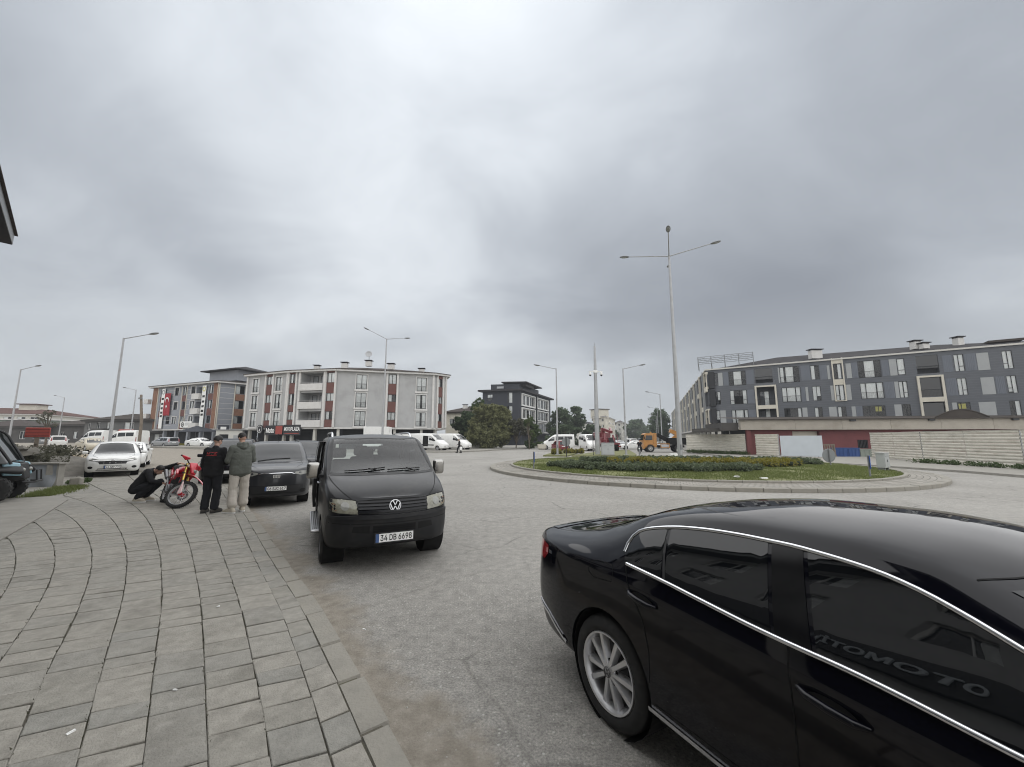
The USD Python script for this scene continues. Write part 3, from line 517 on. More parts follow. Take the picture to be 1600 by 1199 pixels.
def cabinet(loc, d, label, rz=0.0, legs=False):
    w, dp, h = d; t = thing('utility_cabinet', label, 'cabinet', loc, rz); z0 = .14 if legs else .06
    obj('body', rbox((0, 0, z0 + h / 2), (w, dp, h), .02, 6), 'cabinet_grey', t, smooth=30); obj('lid', rbox((0, 0, z0 + h + .02), (w + .06, dp + .06, .05), .015, 6), 'cabinet_grey', t)
    if legs:
        for s in (-1, 1): obj('leg', MB().box((s * w * .35, 0, .07), (.08, dp * .8, .16)), 'lamp_grey', t)
    else: obj('plinth', MB().box((0, 0, .03), (w * 1.04, dp * 1.04, .08)), 'concrete', t)
    for s in (-1, 1):
        d_ = obj('door', MB().box((s * w * .245, -dp / 2 - .006, z0 + h * .5), (w * .46, .014, h * .9)), 'cabinet_grey', t); obj('vent', MB().box((s * w * .245, -dp / 2 - .016, z0 + h * .84), (w * .25, .008, .012)).box((s * w * .245, -dp / 2 - .016, z0 + h * .80), (w * .25, .008, .012)), 'lamp_grey', d_)
        obj('handle', MB().box((s * w * .04, -dp / 2 - .02, z0 + h * .5), (.02, .02, .12)), 'lamp_grey', d_)
cabinet((9.75, 41.0, .14), (1.25, .5, 1.15), 'large pale cabinet at the foot of the camera mast'); cabinet((19.1, 20.8, .22), (.56, .35, .72), 'small grey cabinet on legs at the right lawn edge', .5, True)
for i, (x, y) in enumerate([(13.3, 42.0), (12.2, 29.6)]): 
    t = thing('bollard', ['short grey bollard right of the arm-right lamp', 'short dark bollard among the roundabout hedges'][i], 'bollard', (x, y, .14 if i == 0 else .35)); obj('post', MB().lathe([(.07, 0), (.07, .8), (.05, .86), (0, .87)], n=12), 'lamp_grey', t, smooth=40); obj('band', MB().lathe([(.073, .6), (.073, .7)], n=12), 'sign_white', t)
t = thing('floodlight', 'white floodlight lying low beside the tall mast', 'floodlight', (10.5, 26.2, .40), .3); obj('housing', rbox((0, 0, .30), (.55, .2, .35), .03, 6), 'sign_white', t); obj('bracket', MB().box((0, .02, .1), (.08, .06, .2)), 'lamp_grey', t)
# ---------------------------------------------------------------- trees
def tree(name, label, loc, parts, m, n, leaf_s, trunk=None, seed=1, cat='tree', group=None, up=.2, bark='bark'):
    """parts: crown lobes (x, y, z, rx, ry, rz); leaves fill clumps spread through the lobes, so gaps stay between them."""
    g = np.random.default_rng(seed); t = thing(name, label, cat, loc, 0, group); P = []; tot = sum(p[3] * p[4] + p[4] * p[5] for p in parts); lim = MB()
    h0 = trunk or min(p[2] for p in parts)
    lim.tube([(0, 0, -.2), (.05, .02, h0 * .5), (0, 0, h0)], [.06 * h0 ** .6 + .05, .05 * h0 ** .6 + .03, .04 * h0 ** .6 + .02], 8)
    for (x, y, z, rx, ry, rz) in parts:
        lim.tube([(0, 0, h0 * .7), (x * .5, y * .5, (h0 + z) / 2), (x, y, z + rz * .3)], [.07, .05, .02], 6)
        nn = int(n * (rx * ry + ry * rz) / tot); k = max(10, int(26 * (rx * ry * rz) ** .4)); C = shell_points((x, y, z), (rx, ry, rz), k, g, .35)
        for c in C:
            s = .30 * (rx * ry * rz) ** (1 / 3) * g.uniform(.6, 1.3); P.append(shell_points(c, (s, s, s * .75), max(4, nn // k), g, .1))
            if g.random() < .3: lim.tube([(x, y, z), tuple((np.array([x, y, z]) + c) / 2 + g.normal(0, .1, 3)), tuple(c)], [.03, .02, .008], 5)
    v, f = leaves(np.vstack(P), leaf_s, seed, up); obj('trunk', lim, bark, t, smooth=40); obj('crown', MB().add(v, f), m, t)
    return t
def lobes(w, d, h, z0, n, seed):
    g = np.random.default_rng(seed); out = []
    for i in range(n):
        u = g.random() ** .8; z = z0 + (h - z0) * u; k = math.sqrt(max(.05, 1 - (u * .95) ** 2.2)); r = .30 * (h - z0) * g.uniform(.55, .95) * (.6 + .4 * k); out.append((g.uniform(-1, 1) * w / 2 * k, g.uniform(-1, 1) * d / 2 * k, min(z, h - r * .75), r * min(1.2, max(.7, w / h)), r, r * .8))
    return out
tree('bushy_tree', 'broad olive green tree in front of the dark building', (-3.6, 70, 0), lobes(7.4, 5, 7.7, .3, 34, 1), 'leaf_olive', 52000, .16, 1.6, 1)
tree('bushy_tree', 'dark green bushy tree left of the olive tree by the white vans', (-8.1, 73, 0), lobes(5.8, 4.5, 6.7, .3, 26, 2), 'leaf_dark', 36000, .16, 1.4, 2)
tree('bushy_tree', 'slim light leaved tree rising above the olive tree', (-6.2, 76, 0), lobes(2.8, 2.6, 9.6, 3.4, 10, 3), 'leaf_mid', 5200, .19, 3.4, 3)
tree('bushy_tree', 'greyish half bare tree right of the olive tree', (.7, 70, 0), lobes(3.6, 3.4, 5.2, .8, 14, 4), 'leaf_grey', 9000, .12, 1.4, 4)
tree('bushy_tree', 'small yellow green shrub tree before the glazed dark building', (3.4, 74, 0), lobes(3.0, 3, 5.6, .4, 10, 5), 'leaf_mid', 7500, .14, 1.2, 5)
tree('young_tree', 'young staked tree with sparse leaves before the dark building', (2.9, 68, .1), lobes(1.5, 1.5, 5.6, 2.4, 6, 6), 'leaf_light', 900, .11, 1.2, 6)
tree('bushy_tree', 'green tree close behind the right end of the dark building', (15.5, 122, 0), lobes(6, 6, 11.5, 1.2, 12, 7), 'leaf_dark', 9000, .3, 2.5, 7)
tree('bushy_tree', 'tall sparse tree between the dark building and pale blocks', (20.5, 130, 0), lobes(5.5, 6, 12.2, 3, 12, 8), 'leaf_dark', 5200, .3, 4, 8)
tree('bushy_tree', 'broad dark tree left of the pale apartment block', (25.5, 128, 0), lobes(6.5, 5, 6.2, .5, 14, 9), 'leaf_dark', 9000, .3, 2.5, 9)
tree('bushy_tree', 'low dark thicket behind the white minibus', (12.8, 96, 0), lobes(9, 5, 5.0, .4, 14, 11), 'leaf_dark', 9000, .24, 1.2, 11)
tree('conifer', 'rounded dense tree at the end of the long dark facade', (62, 168, 0), [(0, 0, 7.5, 4.2, 4.2, 6.0), (0, 0, 10.5, 3.0, 3, 3.6), (0, 0, 4, 3.6, 3.6, 3.4)], 'leaf_dark', 9000, .38, 2.2, 12)
for i, (x, y, w, h) in enumerate([(70, 235, 10, 11), (82, 260, 12, 14), (93, 300, 18, 15), (62, 250, 9, 9), (104, 330, 20, 13)]):
    tree('bushy_tree', ['hazy far tree at the street end, second from left', 'tallest hazy tree at the far street end', 'wide hazy tree right of the tallest at the street end', 'small hazy tree leftmost at the street end', 'furthest hazy tree at the right of the street end'][i], (x, y, 0), lobes(w, w, h, 1, 10, 40 + i), 'leaf_dark', 3000, .55, 3, 40 + i)
tree('young_tree', 'thin bare tree in front of the red roofed block', (-64, 55, .5), lobes(2.4, 2, 5.2, 2.4, 6, 21), 'leaf_grey', 600, .1, 2.8, 21)
# ---------------------------------------------------------------- buildings
class Face:
    """A wall plane seen from outside: u runs left to right from p0 to p1, v is height, w points outwards."""
    def __init__(s, p0, p1):
        s.p0, s.p1 = V(*p0), V(*p1); s.L = np.linalg.norm(s.p1 - s.p0); s.U = (s.p1 - s.p0) / s.L; s.N = V(s.U[1], -s.U[0])
    def __call__(s, u, v, w=0.0): q = s.p0 + s.U * u + s.N * w; return (q[0], q[1], v)
    def box(s, mb, u0, u1, v0, v1, w0, w1):
        return mb.box8([s(u0, v0, w1), s(u1, v0, w1), s(u1, v0, w0), s(u0, v0, w0), s(u0, v1, w1), s(u1, v1, w1), s(u1, v1, w0), s(u0, v1, w0)])
    def quad(s, mb, u0, u1, v0, v1, w): return mb.add([s(u0, v0, w), s(u1, v0, w), s(u1, v1, w), s(u0, v1, w)], np.array([(0, 1, 2, 3)]))
    def mat4(s, u, v, w=0.0): return frame(np.array(s(u, v, w)), (*s.U, 0), (0, 0, 1))
def wall(F, v0, v1, openings, deep=.5, u0=0.0, u1=None):
    """(wall with holes and reveals, dark room backs)."""
    u1 = F.L if u1 is None else u1; us = sorted({u0, u1, *[min(max(x, u0), u1) for o in openings for x in o[:2]]}); vs = sorted({v0, v1, *[min(max(x, v0), v1) for o in openings for x in o[2:4]]}); w, b = MB(), MB()
    for a, c in zip(us, us[1:]):
        for d, e in zip(vs, vs[1:]):
            m = ((a + c) / 2, (d + e) / 2)
            if not any(o[0] < m[0] < o[1] and o[2] < m[1] < o[3] for o in openings): F.quad(w, a, c, d, e, 0)
    for o in openings:
        a, c, d, e = o[:4]; dp = o[4] if len(o) > 4 else deep; P = lambda u, v, k: F(u, v, -k); r = min(dp, .24) if len(o) <= 4 else dp
        w.add([P(a, d, 0), P(c, d, 0), P(c, e, 0), P(a, e, 0), P(a, d, r), P(c, d, r), P(c, e, r), P(a, e, r)], np.array([(0, 4, 5, 1), (1, 5, 6, 2), (2, 6, 7, 3), (3, 7, 4, 0)]))
        if len(o) <= 4:
            q = r; b.add([P(a - .3, d - .3, q), P(c + .3, d - .3, q), P(c + .3, e + .3, q), P(a - .3, e + .3, q), P(a - .3, d - .3, dp + .5), P(c + .3, d - .3, dp + .5), P(c + .3, e + .3, dp + .5), P(a - .3, e + .3, dp + .5)], np.array([(0, 4, 5, 1), (1, 5, 6, 2), (2, 6, 7, 3), (3, 7, 4, 0), (4, 7, 6, 5)]))
        else: w.add([P(a, d, dp), P(c, d, dp), P(c, e, dp), P(a, e, dp)], np.array([(0, 1, 2, 3)]))
    return w, (b if b.v else None)
def window(t, F, u0, u1, v0, v1, splits=(.5,), rail=None, cur=(), m='frame_dark', fw=.055, set_in=.12, trim=None, sill=False, bars=False, glass='window_glass'):
    """frame with mullions (fractions in splits; rail = (side fractions a, b, height fraction)), pane, curtains (fraction pairs)."""
    mb = MB(); a, b = -set_in - .05, -set_in
    for x in (u0, u1 - fw): F.box(mb, x, x + fw, v0, v1, a, b)
    for y in (v0, v1 - fw): F.box(mb, u0 + fw, u1 - fw, y, y + fw, a, b)
    for s in splits: x = u0 + (u1 - u0) * s; F.box(mb, x - fw / 2, x + fw / 2, v0 + fw, v1 - fw, a, b)
    if rail:
        for r0, r1, h in rail: y = v0 + (v1 - v0) * h; F.box(mb, u0 + (u1 - u0) * r0 + fw, u0 + (u1 - u0) * r1 - fw / 2, y - fw / 2, y + fw / 2, a + .003, b - .003)
    w = obj('window', mb, m, t); q = MB(); F.quad(q, u0 + fw * .5, u1 - fw * .5, v0 + fw * .5, v1 - fw * .5, -set_in - .03); obj('pane', q, glass, w)
    for c in cur:
        x0, x1 = u0 + (u1 - u0) * c[0] + .02, u0 + (u1 - u0) * c[1] - .02; k = max(4, int((x1 - x0) / .09)); us = np.linspace(x0, x1, k + 1); z = -set_in - .075 - .018 * (np.arange(k + 1) % 2); y0 = v0 + (v1 - v0) * (c[2] if len(c) > 2 else .02)
        obj('curtain', MB().grid(np.array([[F(u, y0, s), F(u, v1 - .03, s)] for u, s in zip(us, z)]), False), 'curtain', w)
    if trim:
        tr = MB(); g = .14; p = .05
        F.box(tr, u0 - g, u0, v0 - .0, v1 + g, .002, p); F.box(tr, u1, u1 + g, v0, v1 + g, .002, p); F.box(tr, u0, u1, v1, v1 + g, .002, p)
        if sill: F.box(tr, u0 - g * 1.6, u1 + g * 1.6, v0 - .30, v0, .002, p + .08)
        obj('surround', tr, trim, w)
    if bars:
        br = MB(); h = v0 + .85
        for y in (h, h - .75): br.tube([F(u0 + .02, y, .03), F(u1 - .02, y, .03)], .018, 6)
        for x in np.arange(u0 + .08, u1 - .05, .13): br.tube([F(x, h - .75, .03), F(x, h, .03)], .009, 4, False)
        obj('railing', br, m if m == 'frame_dark' else 'steel_pole', w)
    return w
def slab_roof(t, pts, z, h, over, m, trim, ridge=None, name='roof', tt=.28):
    """Hipped roof: eave ring with a fascia, rising to the ridge points."""
    P = Polygon(pts); E = np.array(P.buffer(over, join_style=2).exterior.coords)[:-1]; P0 = np.array(pts, float)
    if Polygon(E).exterior.is_ccw is False: E = E[::-1]
    fa = MB(); n = len(E); I = np.array(P.buffer(over - .05, join_style=2).exterior.coords)[:-1]
    if Polygon(I).exterior.is_ccw is False: I = I[::-1]
    fa.prism(P.buffer(over, join_style=2), z, z + tt); obj('fascia', fa, trim, t)
    R = np.array(ridge, float); rf = MB(); eo = np.array(P.buffer(over + .12, join_style=2).exterior.coords)[:-1]
    if Polygon(eo).exterior.is_ccw is False: eo = eo[::-1]
    z1 = z + tt
    rf.prism(P.buffer(over + .12, join_style=2), z1, z1 + .07)
    near = [int(np.argmin(np.linalg.norm(R[:, :2] - e, axis=1))) for e in eo]; n = len(eo)
    for i in range(n):
        j = (i + 1) % n; a, b = (*eo[i], z1 + .075), (*eo[j], z1 + .075); ra, rb = R[near[i]], R[near[j]]
        rf.add([a, b, rb, ra], np.array([(0, 1, 2), (0, 2, 3)]))
    return obj(name, rf, m, t)
def chimney(roof, x, y, z, d=(.9, .7, 1.1), m='white_trim'):
    c = obj('chimney', MB().box((x, y, z + d[2] / 2), d), m, roof); obj('chimney_cap', MB().box((x, y, z + d[2] + .16), (d[0] + .3, d[1] + .3, .10)).box((x - d[0] * .35, y, z + d[2] + .055), (.12, d[1], .11)).box((x + d[0] * .35, y, z + d[2] + .055), (.12, d[1], .11)), 'roof_dark', c)
# ---- the long slate-grey block at the right
C0, C1 = V(30.4, 61.3), V(57.8, 43.7); CU = (C1 - C0) / np.linalg.norm(C1 - C0); C2 = C1 + CU * 14; SD = unit(V(.35, 1.0)); C3 = C0 + SD * 118
blk = thing('apartment_block', 'long slate grey apartment block with big dark windows at right', 'building')
F = Face(C0, C2); ZB, ZT = 3.5, 12.35
B = [  # u0, u1, v0, v1, splits, rails, curtains, kind
 (.9, 1.55, 9.85, 11.85, (), [(0, 1, .3)], [], 'r'), (3.05, 5.25, 9.72, 11.9, (.24, .76), [(0, .24, .3), (.76, 1, .3)], [(.28, .74)], 'b'), (6.45, 8.6, 9.85, 12.0, None, 0, 0, 'balcony'), (9.5, 11.75, 9.66, 11.95, (.27, .72), [], [(.3, .7), (0, .2)], 'b'), (13.05, 13.98, 9.85, 11.85, (.5,), [(.5, 1, .3)], [(0, .5)], ''),
 (.95, 1.75, 6.95, 8.95, (.5,), [(.5, 1, .3)], [(.5, .95, .35)], ''), (3.05, 5.22, 6.9, 9.0, (.24, .76), [(0, .24, .3), (.76, 1, .3)], [(0, .25), (.76, 1)], ''), (9.55, 11.7, 6.9, 9.0, (.27, .74), [], [(0, .25), (.28, .72), (.76, 1)], 'b'), (13.03, 13.94, 6.95, 8.95, (.5,), [(.5, 1, .3)], [(0, .5), (.52, .95, .3)], ''),
 (.9, 1.5, 4.05, 6.05, (.0,), [(0, 1, .3)], [(.0, 1., .3)], ''), (3.08, 5.2, 4.05, 6.05, (.24, .76), [], [(0, .22), (.27, .73), (.8, 1)], 'b'), (9.6, 11.6, 4.05, 6.05, (.27, .74), [], [(.8, 1)], ''), (13.05, 13.9, 4.05, 6.05, (.5,), [], [(0, .5)], ''),
 (15.52, 16.35, 9.75, 11.8, (.5,), [(0, .5, .3)], [(.5, 1)], ''), (18.06, 20.3, 9.66, 11.93, (.27, .72), [], [(.28, .72)], 'b'), (21.85, 22.56, 9.75, 11.85, (.0,), [(0, 1, .3)], [(0, 1, .05)], ''), (23.6, 25.55, 9.75, 12.0, None, 0, 0, 'balcony'), (26.85, 27.68, 9.75, 11.82, (.45,), [(.45, 1, .3)], [(0, .45), (.5, 1)], ''), (30.7, 31.5, 9.7, 11.8, (.5,), [(0, .5, .3)], [(0, .5), (.55, 1)], ''),
 (15.52, 16.4, 6.87, 8.93, (.45,), [(0, .45, .3)], [(0, .4), (.5, 1)], ''), (18.06, 20.3, 6.9, 9.0, (.24, .7), [], [(0, .24), (.26, .7), (.74, 1)], 'b'), (21.75, 22.56, 6.87, 8.95, (.5,), [(.5, 1, .3)], [(0, .46), (.55, 1)], ''), (26.85, 27.64, 6.9, 8.95, (.5,), [(.5, 1, .3)], [(0, .5), (.5, 1)], ''), (30.75, 31.5, 6.9, 8.92, (.5,), [(0, .5, .3)], [(.5, 1), (0, .5, .1)], ''),
 (15.52, 16.4, 4.05, 6.03, (.5,), [], [(0, .45)], ''), (18.06, 20.25, 4.05, 6.03, (.3, .7), [], [], 'y'), (21.8, 22.58, 4.05, 6.07, (.5,), [], [], ''), (26.6, 27.66, 4.05, 6.06, (.3,), [], [], 'y'), (30.66, 31.5, 4.05, 6.07, (.5,), [], [(.5, 1)], ''),
 (34.2, 36.2, 9.7, 11.9, (.3, .7), [], [(.3, .7)], 'b'), (34.2, 36.2, 6.9, 9.0, (.3, .7), [], [(0, .3)], 'b'), (38.5, 40, 9.7, 11.9, (.5,), [], [(0, .5)], ''), (38.5, 40, 6.9, 9.0, (.5,), [], [(.5, 1)], '')]
deepb = [(6.5, 8.7, 6.5, 9.25, 1.5), (6.5, 8.7, 4.1, 6.15, 1.5), (23.65, 25.55, 6.9, 9.25, 1.5), (23.65, 25.55, 4.1, 6.2, 1.5)]
ops = [b[:4] if b[7] != 'balcony' else (*b[:4], 1.3) for b in B] + deepb
w_, bk = wall(F, ZB, ZT, ops); obj('wall', w_, 'slate_clad', blk); bk and obj('room_backs', bk, 'interior', blk)
for b in B:
    if b[7] == 'balcony': continue
    w = window(blk, F, *b[:4], splits=[s for s in b[4] if s > 0], rail=b[5], cur=b[6], bars=b[7] == 'b', set_in=.03)
    if b[7] == 'y': q = MB(); F.box(q, b[1] - .95, b[1] - .35, b[3] - .75, b[3] - .15, -.085, -.075); obj('poster', q, 'poster_yellow', w)
lp = [(1.6, 2.22, 9.82, 11.83), (.32, .9, 6.94, 8.96), (1.55, 2.3, 4.05, 6.05), (14.85, 15.12, 9.8, 11.7), (12.27, 12.55, 6.95, 8.9), (11.7, 12.25, 4.05, 6.05), (14.6, 15.4, 4.05, 6.03), (16.84, 17.38, 9.76, 11.75), (21.12, 21.8, 9.75, 11.85), (28.73, 29.68, 9.73, 11.76), (21.37, 21.72, 6.87, 8.95), (28.76, 29.8, 6.88, 8.87), (21.09, 21.75, 4.05, 6.07), (26.16, 26.55, 4.05, 6.06), (28.31, 29.62, 4.05, 6.01), (16.6, 17.1, 6.87, 8.9), (16.95, 17.35, 4.05, 6.0), (9.3, 9.46, 9.7, 11.9), (15.0, 15.35, 6.9, 8.9)]
for r in lp: q = MB(); F.box(q, *r, .003, .02); obj('light_panel', q, 'light_panel', blk)
gp = MB()                                                           # vertical ribs of the lighter cladding between windows
for (a, c, d, e) in [(5.35, 6.3, 9.8, 11.9), (11.95, 12.95, 9.8, 11.9), (14.05, 14.8, 9.8, 11.8), (17.42, 18.0, 9.75, 11.8), (20.4, 21.05, 9.75, 11.8), (5.3, 6.2, 6.95, 8.95), (2.3, 2.95, 9.8, 11.9), (25.9, 26.8, 6.9, 8.95), (27.75, 28.65, 9.75, 11.8), (29.9, 30.6, 6.9, 8.9), (20.4, 21.3, 6.9, 8.95), (11.8, 12.2, 6.9, 8.9), (17.4, 18.0, 4.1, 6.0), (5.3, 6.2, 4.1, 6.0), (25.9, 26.7, 9.75, 11.8)]:
    gp = MB(); F.box(gp, a, c, d, e, .002, .014); cp = obj('ribbed_cladding', gp, 'slate_clad_light', blk); gp = MB()
    for x in np.arange(a + .05, c - .02, .14): F.box(gp, x, x + .05, d, e, .014, .04)
    obj('ribs', gp, 'slate_clad_light', cp, kind='stuff')
hj = MB()
for z in np.arange(ZB + .35, ZT - .1, .30):                           # horizontal board joints
    cuts = sorted([(o[0] - .03, o[1] + .03) for o in ops + lp if o[2] - .05 < z < o[3] + .05]); x = .02
    for a, c in cuts + [(F.L - .02, F.L)]:
        if a > x + .05: F.box(hj, x, a, z, z + .02, .001, .011)
        x = max(x, c)
obj('cladding_boards', hj, 'slate_clad_light', blk)
def framed(u0, u1, v0, v1, g=.22, p=.22, mid=None):
    q = MB(); F.box(q, u0 - g, u0, v0 - g, v1 + g, .002, p); F.box(q, u1, u1 + g, v0 - g, v1 + g, .002, p); F.box(q, u0, u1, v1, v1 + g, .002, p); F.box(q, u0, u1, v0 - g, v0, .002, p)
    if mid: F.box(q, u0, u1, mid, mid + .55, -.1, p - .03)
    return obj('balcony_frame', q, 'cream_render', blk)
def rail(u0, u1, v0, m='frame_dark', h=.9, parent=None):
    q = MB(); q.tube([F(u0, v0 + h, .02), F(u1, v0 + h, .02)], .025, 6)
    for x in np.arange(u0 + .06, u1, .12): q.tube([F(x, v0, .02), F(x, v0 + h, .02)], .01, 4, False)
    obj('balcony_railing', q, m, parent or blk)
framed(6.5, 8.7, 4.1, 9.25, mid=6.05); framed(23.65, 25.55, 4.1, 9.25, mid=6.25); rail(6.5, 8.7, 6.6); rail(6.5, 8.7, 4.15, h=.8); rail(23.65, 25.55, 6.85); rail(6.45, 8.6, 9.85); rail(23.6, 25.55, 9.75)
for (a, c, d, e) in [(6.45, 8.6, 10.4, 12.0), (23.6, 25.55, 10.4, 12.0), (23.65, 25.55, 6.9, 9.2), (23.65, 25.55, 4.2, 6.1)]:
    q = MB(); F.quad(q, a, c, d, e, -.10); obj('balcony_glazing', q, 'tinted_glass', blk)
for (a, d) in [(6.7, 6.65), (6.7, 4.2)]: window(blk, F, a + .1, a + 1.3, d, d + 2.1, splits=(.5,), cur=[(.5, 1)], set_in=1.35)
for k, (d, e) in enumerate([(6.75, 12.6)]): q = MB(); F.box(q, 15.36, 15.50, d, e, .002, .14); F.box(q, 16.44, 16.58, d, e, .002, .14); F.box(q, 15.5, 16.44, d, d + .1, .002, .14); obj('cream_bay_frame', q, 'cream_render', blk); q = MB(); F.box(q, 15.5, 16.44, 8.95, 9.7, .002, .06); F.box(q, 15.5, 16.44, 11.85, 12.34, .002, .06); obj('cream_bay_panel', q, 'cream_render', blk)
# corner with stacked cream loggias, then the side wall along the street
G = Face(C3, C0); gL = G.L
go, gw = [], []
grn = np.random.default_rng(3)
for i, u in enumerate(np.arange(6, gL - 2.6, 5.2)):
    for v in (4.2, 7.0, 9.8): go.append((u, u + 1.3, v, v + 1.9)); go.append((u + 2.0, u + 3.1, v, v + 1.9))
go += [(gL - 2.3, gL - .25, 9.75, 11.95, 1.6), (gL - 2.3, gL - .25, 6.8, 8.95, 1.6), (gL - 2.3, gL - .25, 4.1, 6.2, 1.6)]
w_, bk = wall(G, ZB, ZT, go); obj('wall', w_, 'slate_clad', blk); bk and obj('room_backs', bk, 'interior', blk)
for o in go:
    if len(o) == 4: window(blk, G, *o, splits=(.5,), cur=[(0, .5)] if grn.random() < .5 else [(.5, 1, .1)])
for k, u in enumerate(np.arange(5.2, gL - 2, 5.2)):
    q = MB(); G.box(q, u, u + .35, ZB, ZT + .25, .002, .30); obj('pilaster', q, 'light_panel' if k % 2 else 'cream_render', blk)
    q = MB(); G.box(q, u + 1.9, u + 2.9 + 1.2, [6.2, 9.0][k % 2], [6.95, 9.75][k % 2], .002, .25); obj('cream_panel', q, 'cream_render', blk)
for v0, v1 in ((9.6, 12.1), (3.95, 6.35)):
    q = MB(); G.box(q, gL - 2.5, gL - 2.3, v0, v1, .002, .2); G.box(q, gL - 2.3, gL, v1 - .2, v1, .002, .2); G.box(q, gL - 2.3, gL, v0 - .15, v0 + .05, .002, .2); F.box(q, -.1, .22, v0 - .15, v1, .02, .22); obj('loggia_frame', q, 'cream_render', blk); q = MB(); G.box(q, gL - 2.28, gL - .27, v0 + .22, v1 - .16, -1.58, -1.5); G.box(q, gL - 2.28, gL - 2.2, v0 + .22, v1 - .16, -1.49, -.01); G.box(q, gL - .35, gL - .27, v0 + .22, v1 - .16, -1.49, -.01); obj('loggia_lining', q, 'cream_render', blk)
    q = MB(); q.tube([G(gL - 2.3, v0 + 1.05, .03), G(gL - .02, v0 + 1.05, .03)], .03, 6)
    for x in np.arange(gL - 2.2, gL, .13): q.tube([G(x, v0 + .1, .03), G(x, v0 + 1.05, .03)], .012, 4, False)
    obj('balcony_railing', q, 'frame_dark', blk)
q = MB(); G.quad(q, gL - 2.3, gL - .25, 6.9, 8.95, -.1); obj('balcony_glazing', q, 'tinted_glass', blk)
back = V(60, 95)
footp = [tuple(C0), tuple(C2), tuple(C2 + V(8, 14)), (62, 62), (48, 75), tuple(C3 + V(14, -4)), tuple(C3)]
obj('core', MB().prism(Polygon(footp).buffer(-2.4), .0, ZT), 'interior', blk)
q = MB(); F.box(q, -.18, F.L, ZT, ZT + .2, -1.0, .18); G.box(q, 0, gL + .18, ZT, ZT + .2, -1.0, .18); obj('cornice', q, 'pale_render', blk)
q = MB(); F.box(q, -.2, F.L, ZB - .28, ZB, -2.4, .12); G.box(q, 0, gL, ZB - .28, ZB, -2.4, .1); obj('soffit', q, 'white_trim', blk)
gq = MB(); F.box(gq, 1.5, F.L, 0, ZB - .28, -3.2, -3.0); G.box(gq, 0, gL - 1.5, 0, ZB - .28, -3.2, -3.0); obj('shop_front', gq, 'anthracite', blk)
for i, u in enumerate(np.arange(1.0, 40, 5)): q = MB(); F.box(q, u, u + .45, 0, ZB - .28, -.7, -.25); obj('column', q, 'pale_render', blk)
for i, u in enumerate(np.arange(8.0, gL, 5.2)): q = MB(); G.box(q, u, u + .45, 0, ZB - .28, -.7, -.25); obj('column', q, 'pale_render', blk)
for i, u in enumerate(np.arange(9.5, gL - 3, 5.2)):
    q = MB(); G.box(q, u, u + 2.8, 2.35, 3.0, -2.98, -2.85); obj('shop_sign', q, ['sign_white', 'sign_red', 'sign_black', 'sign_blue'][i % 4], blk)
rp = np.array([F(0, 0, .15)[:2], F(F.L, 0, .15)[:2], F(F.L, 0, -11)[:2], F(7, 0, -9)[:2], F(3.2, 0, -4)[:2]]); Rz = ZT + .21
rr = MB(); r0 = F(4.6, 13.35, -.55); ridge0, ridge1 = F(9.5, 14.35, -5.5), F(27, 14.1, -5.5); e = lambda u, w, z: F(u, z, w)
rr.add([e(1.8, .14, Rz), e(34.5, .14, Rz), ridge1, ridge0], np.array([(0, 1, 2), (0, 2, 3)])).add([e(1.8, .14, Rz), ridge0, e(5, -11, Rz)], np.array([(0, 1, 2)])).add([ridge0, ridge1, e(34.5, -11, Rz), e(5, -11, Rz)], np.array([(0, 1, 2), (0, 2, 3)])).add([e(34.5, .14, Rz), e(34.5, -11, Rz), ridge1], np.array([(0, 1, 2)]))
roof = obj('roof', rr, 'roof_dark', blk)
q = MB(); G.box(q, 2, gL - 3, Rz - .02, Rz + .3, -9, -.5); obj('flat_roof', q, 'roof_dark', blk)
for u, w, z, d in ((13.9, -1.6, 13.0, (1.5, .7, 1.15)), (24.3, -2.2, 13.2, (.9, .7, .95)), (24.95, -1.7, 13.1, (.8, .6, .6)), (28.4, -3.2, 13.35, (.75, .7, .95))): p = F(u, z, w); chimney(roof, *p, d)
q = MB(); F.box(q, 30.2, 33, 13.05, 13.3, -2.5, -1.0); obj('roof_hatch', q, 'rust_roof', roof)
sg = thing('roof_sign_frame', 'empty steel lattice sign frame on the roof corner of the slate block', 'sign frame'); q = MB()
for v in (13.62, 13.9, 14.18, 14.46, 14.74): q.tube([F(-1.2, v, -1.0), F(6.4, v, -1.0)], .035, 5)
obj('rails', q, 'lamp_grey', sg)
for u in np.arange(-1.2, 6.5, 1.9): q = MB().tube([F(u, ZT + .3, -1.0), F(u, 14.78, -1.0)], .05, 6).tube([F(u, ZT + .35, -2.4), F(u, 14.3, -1.0)], .035, 5); obj('upright', q, 'lamp_grey', sg)
q = MB(); zz = np.arange(-1.2, 6.4, .27)
for i, u in enumerate(zz[:-1]):
    for k in range(4):
        if grn.random() < .6: v = 13.62 + .28 * k; q.tube([F(u, v + (.28 if (i + k) % 2 else 0), -.97), F(u + .27, v + (0 if (i + k) % 2 else .28), -.97)], .018, 4, False)
obj('lattice', q, 'lamp_grey', sg)
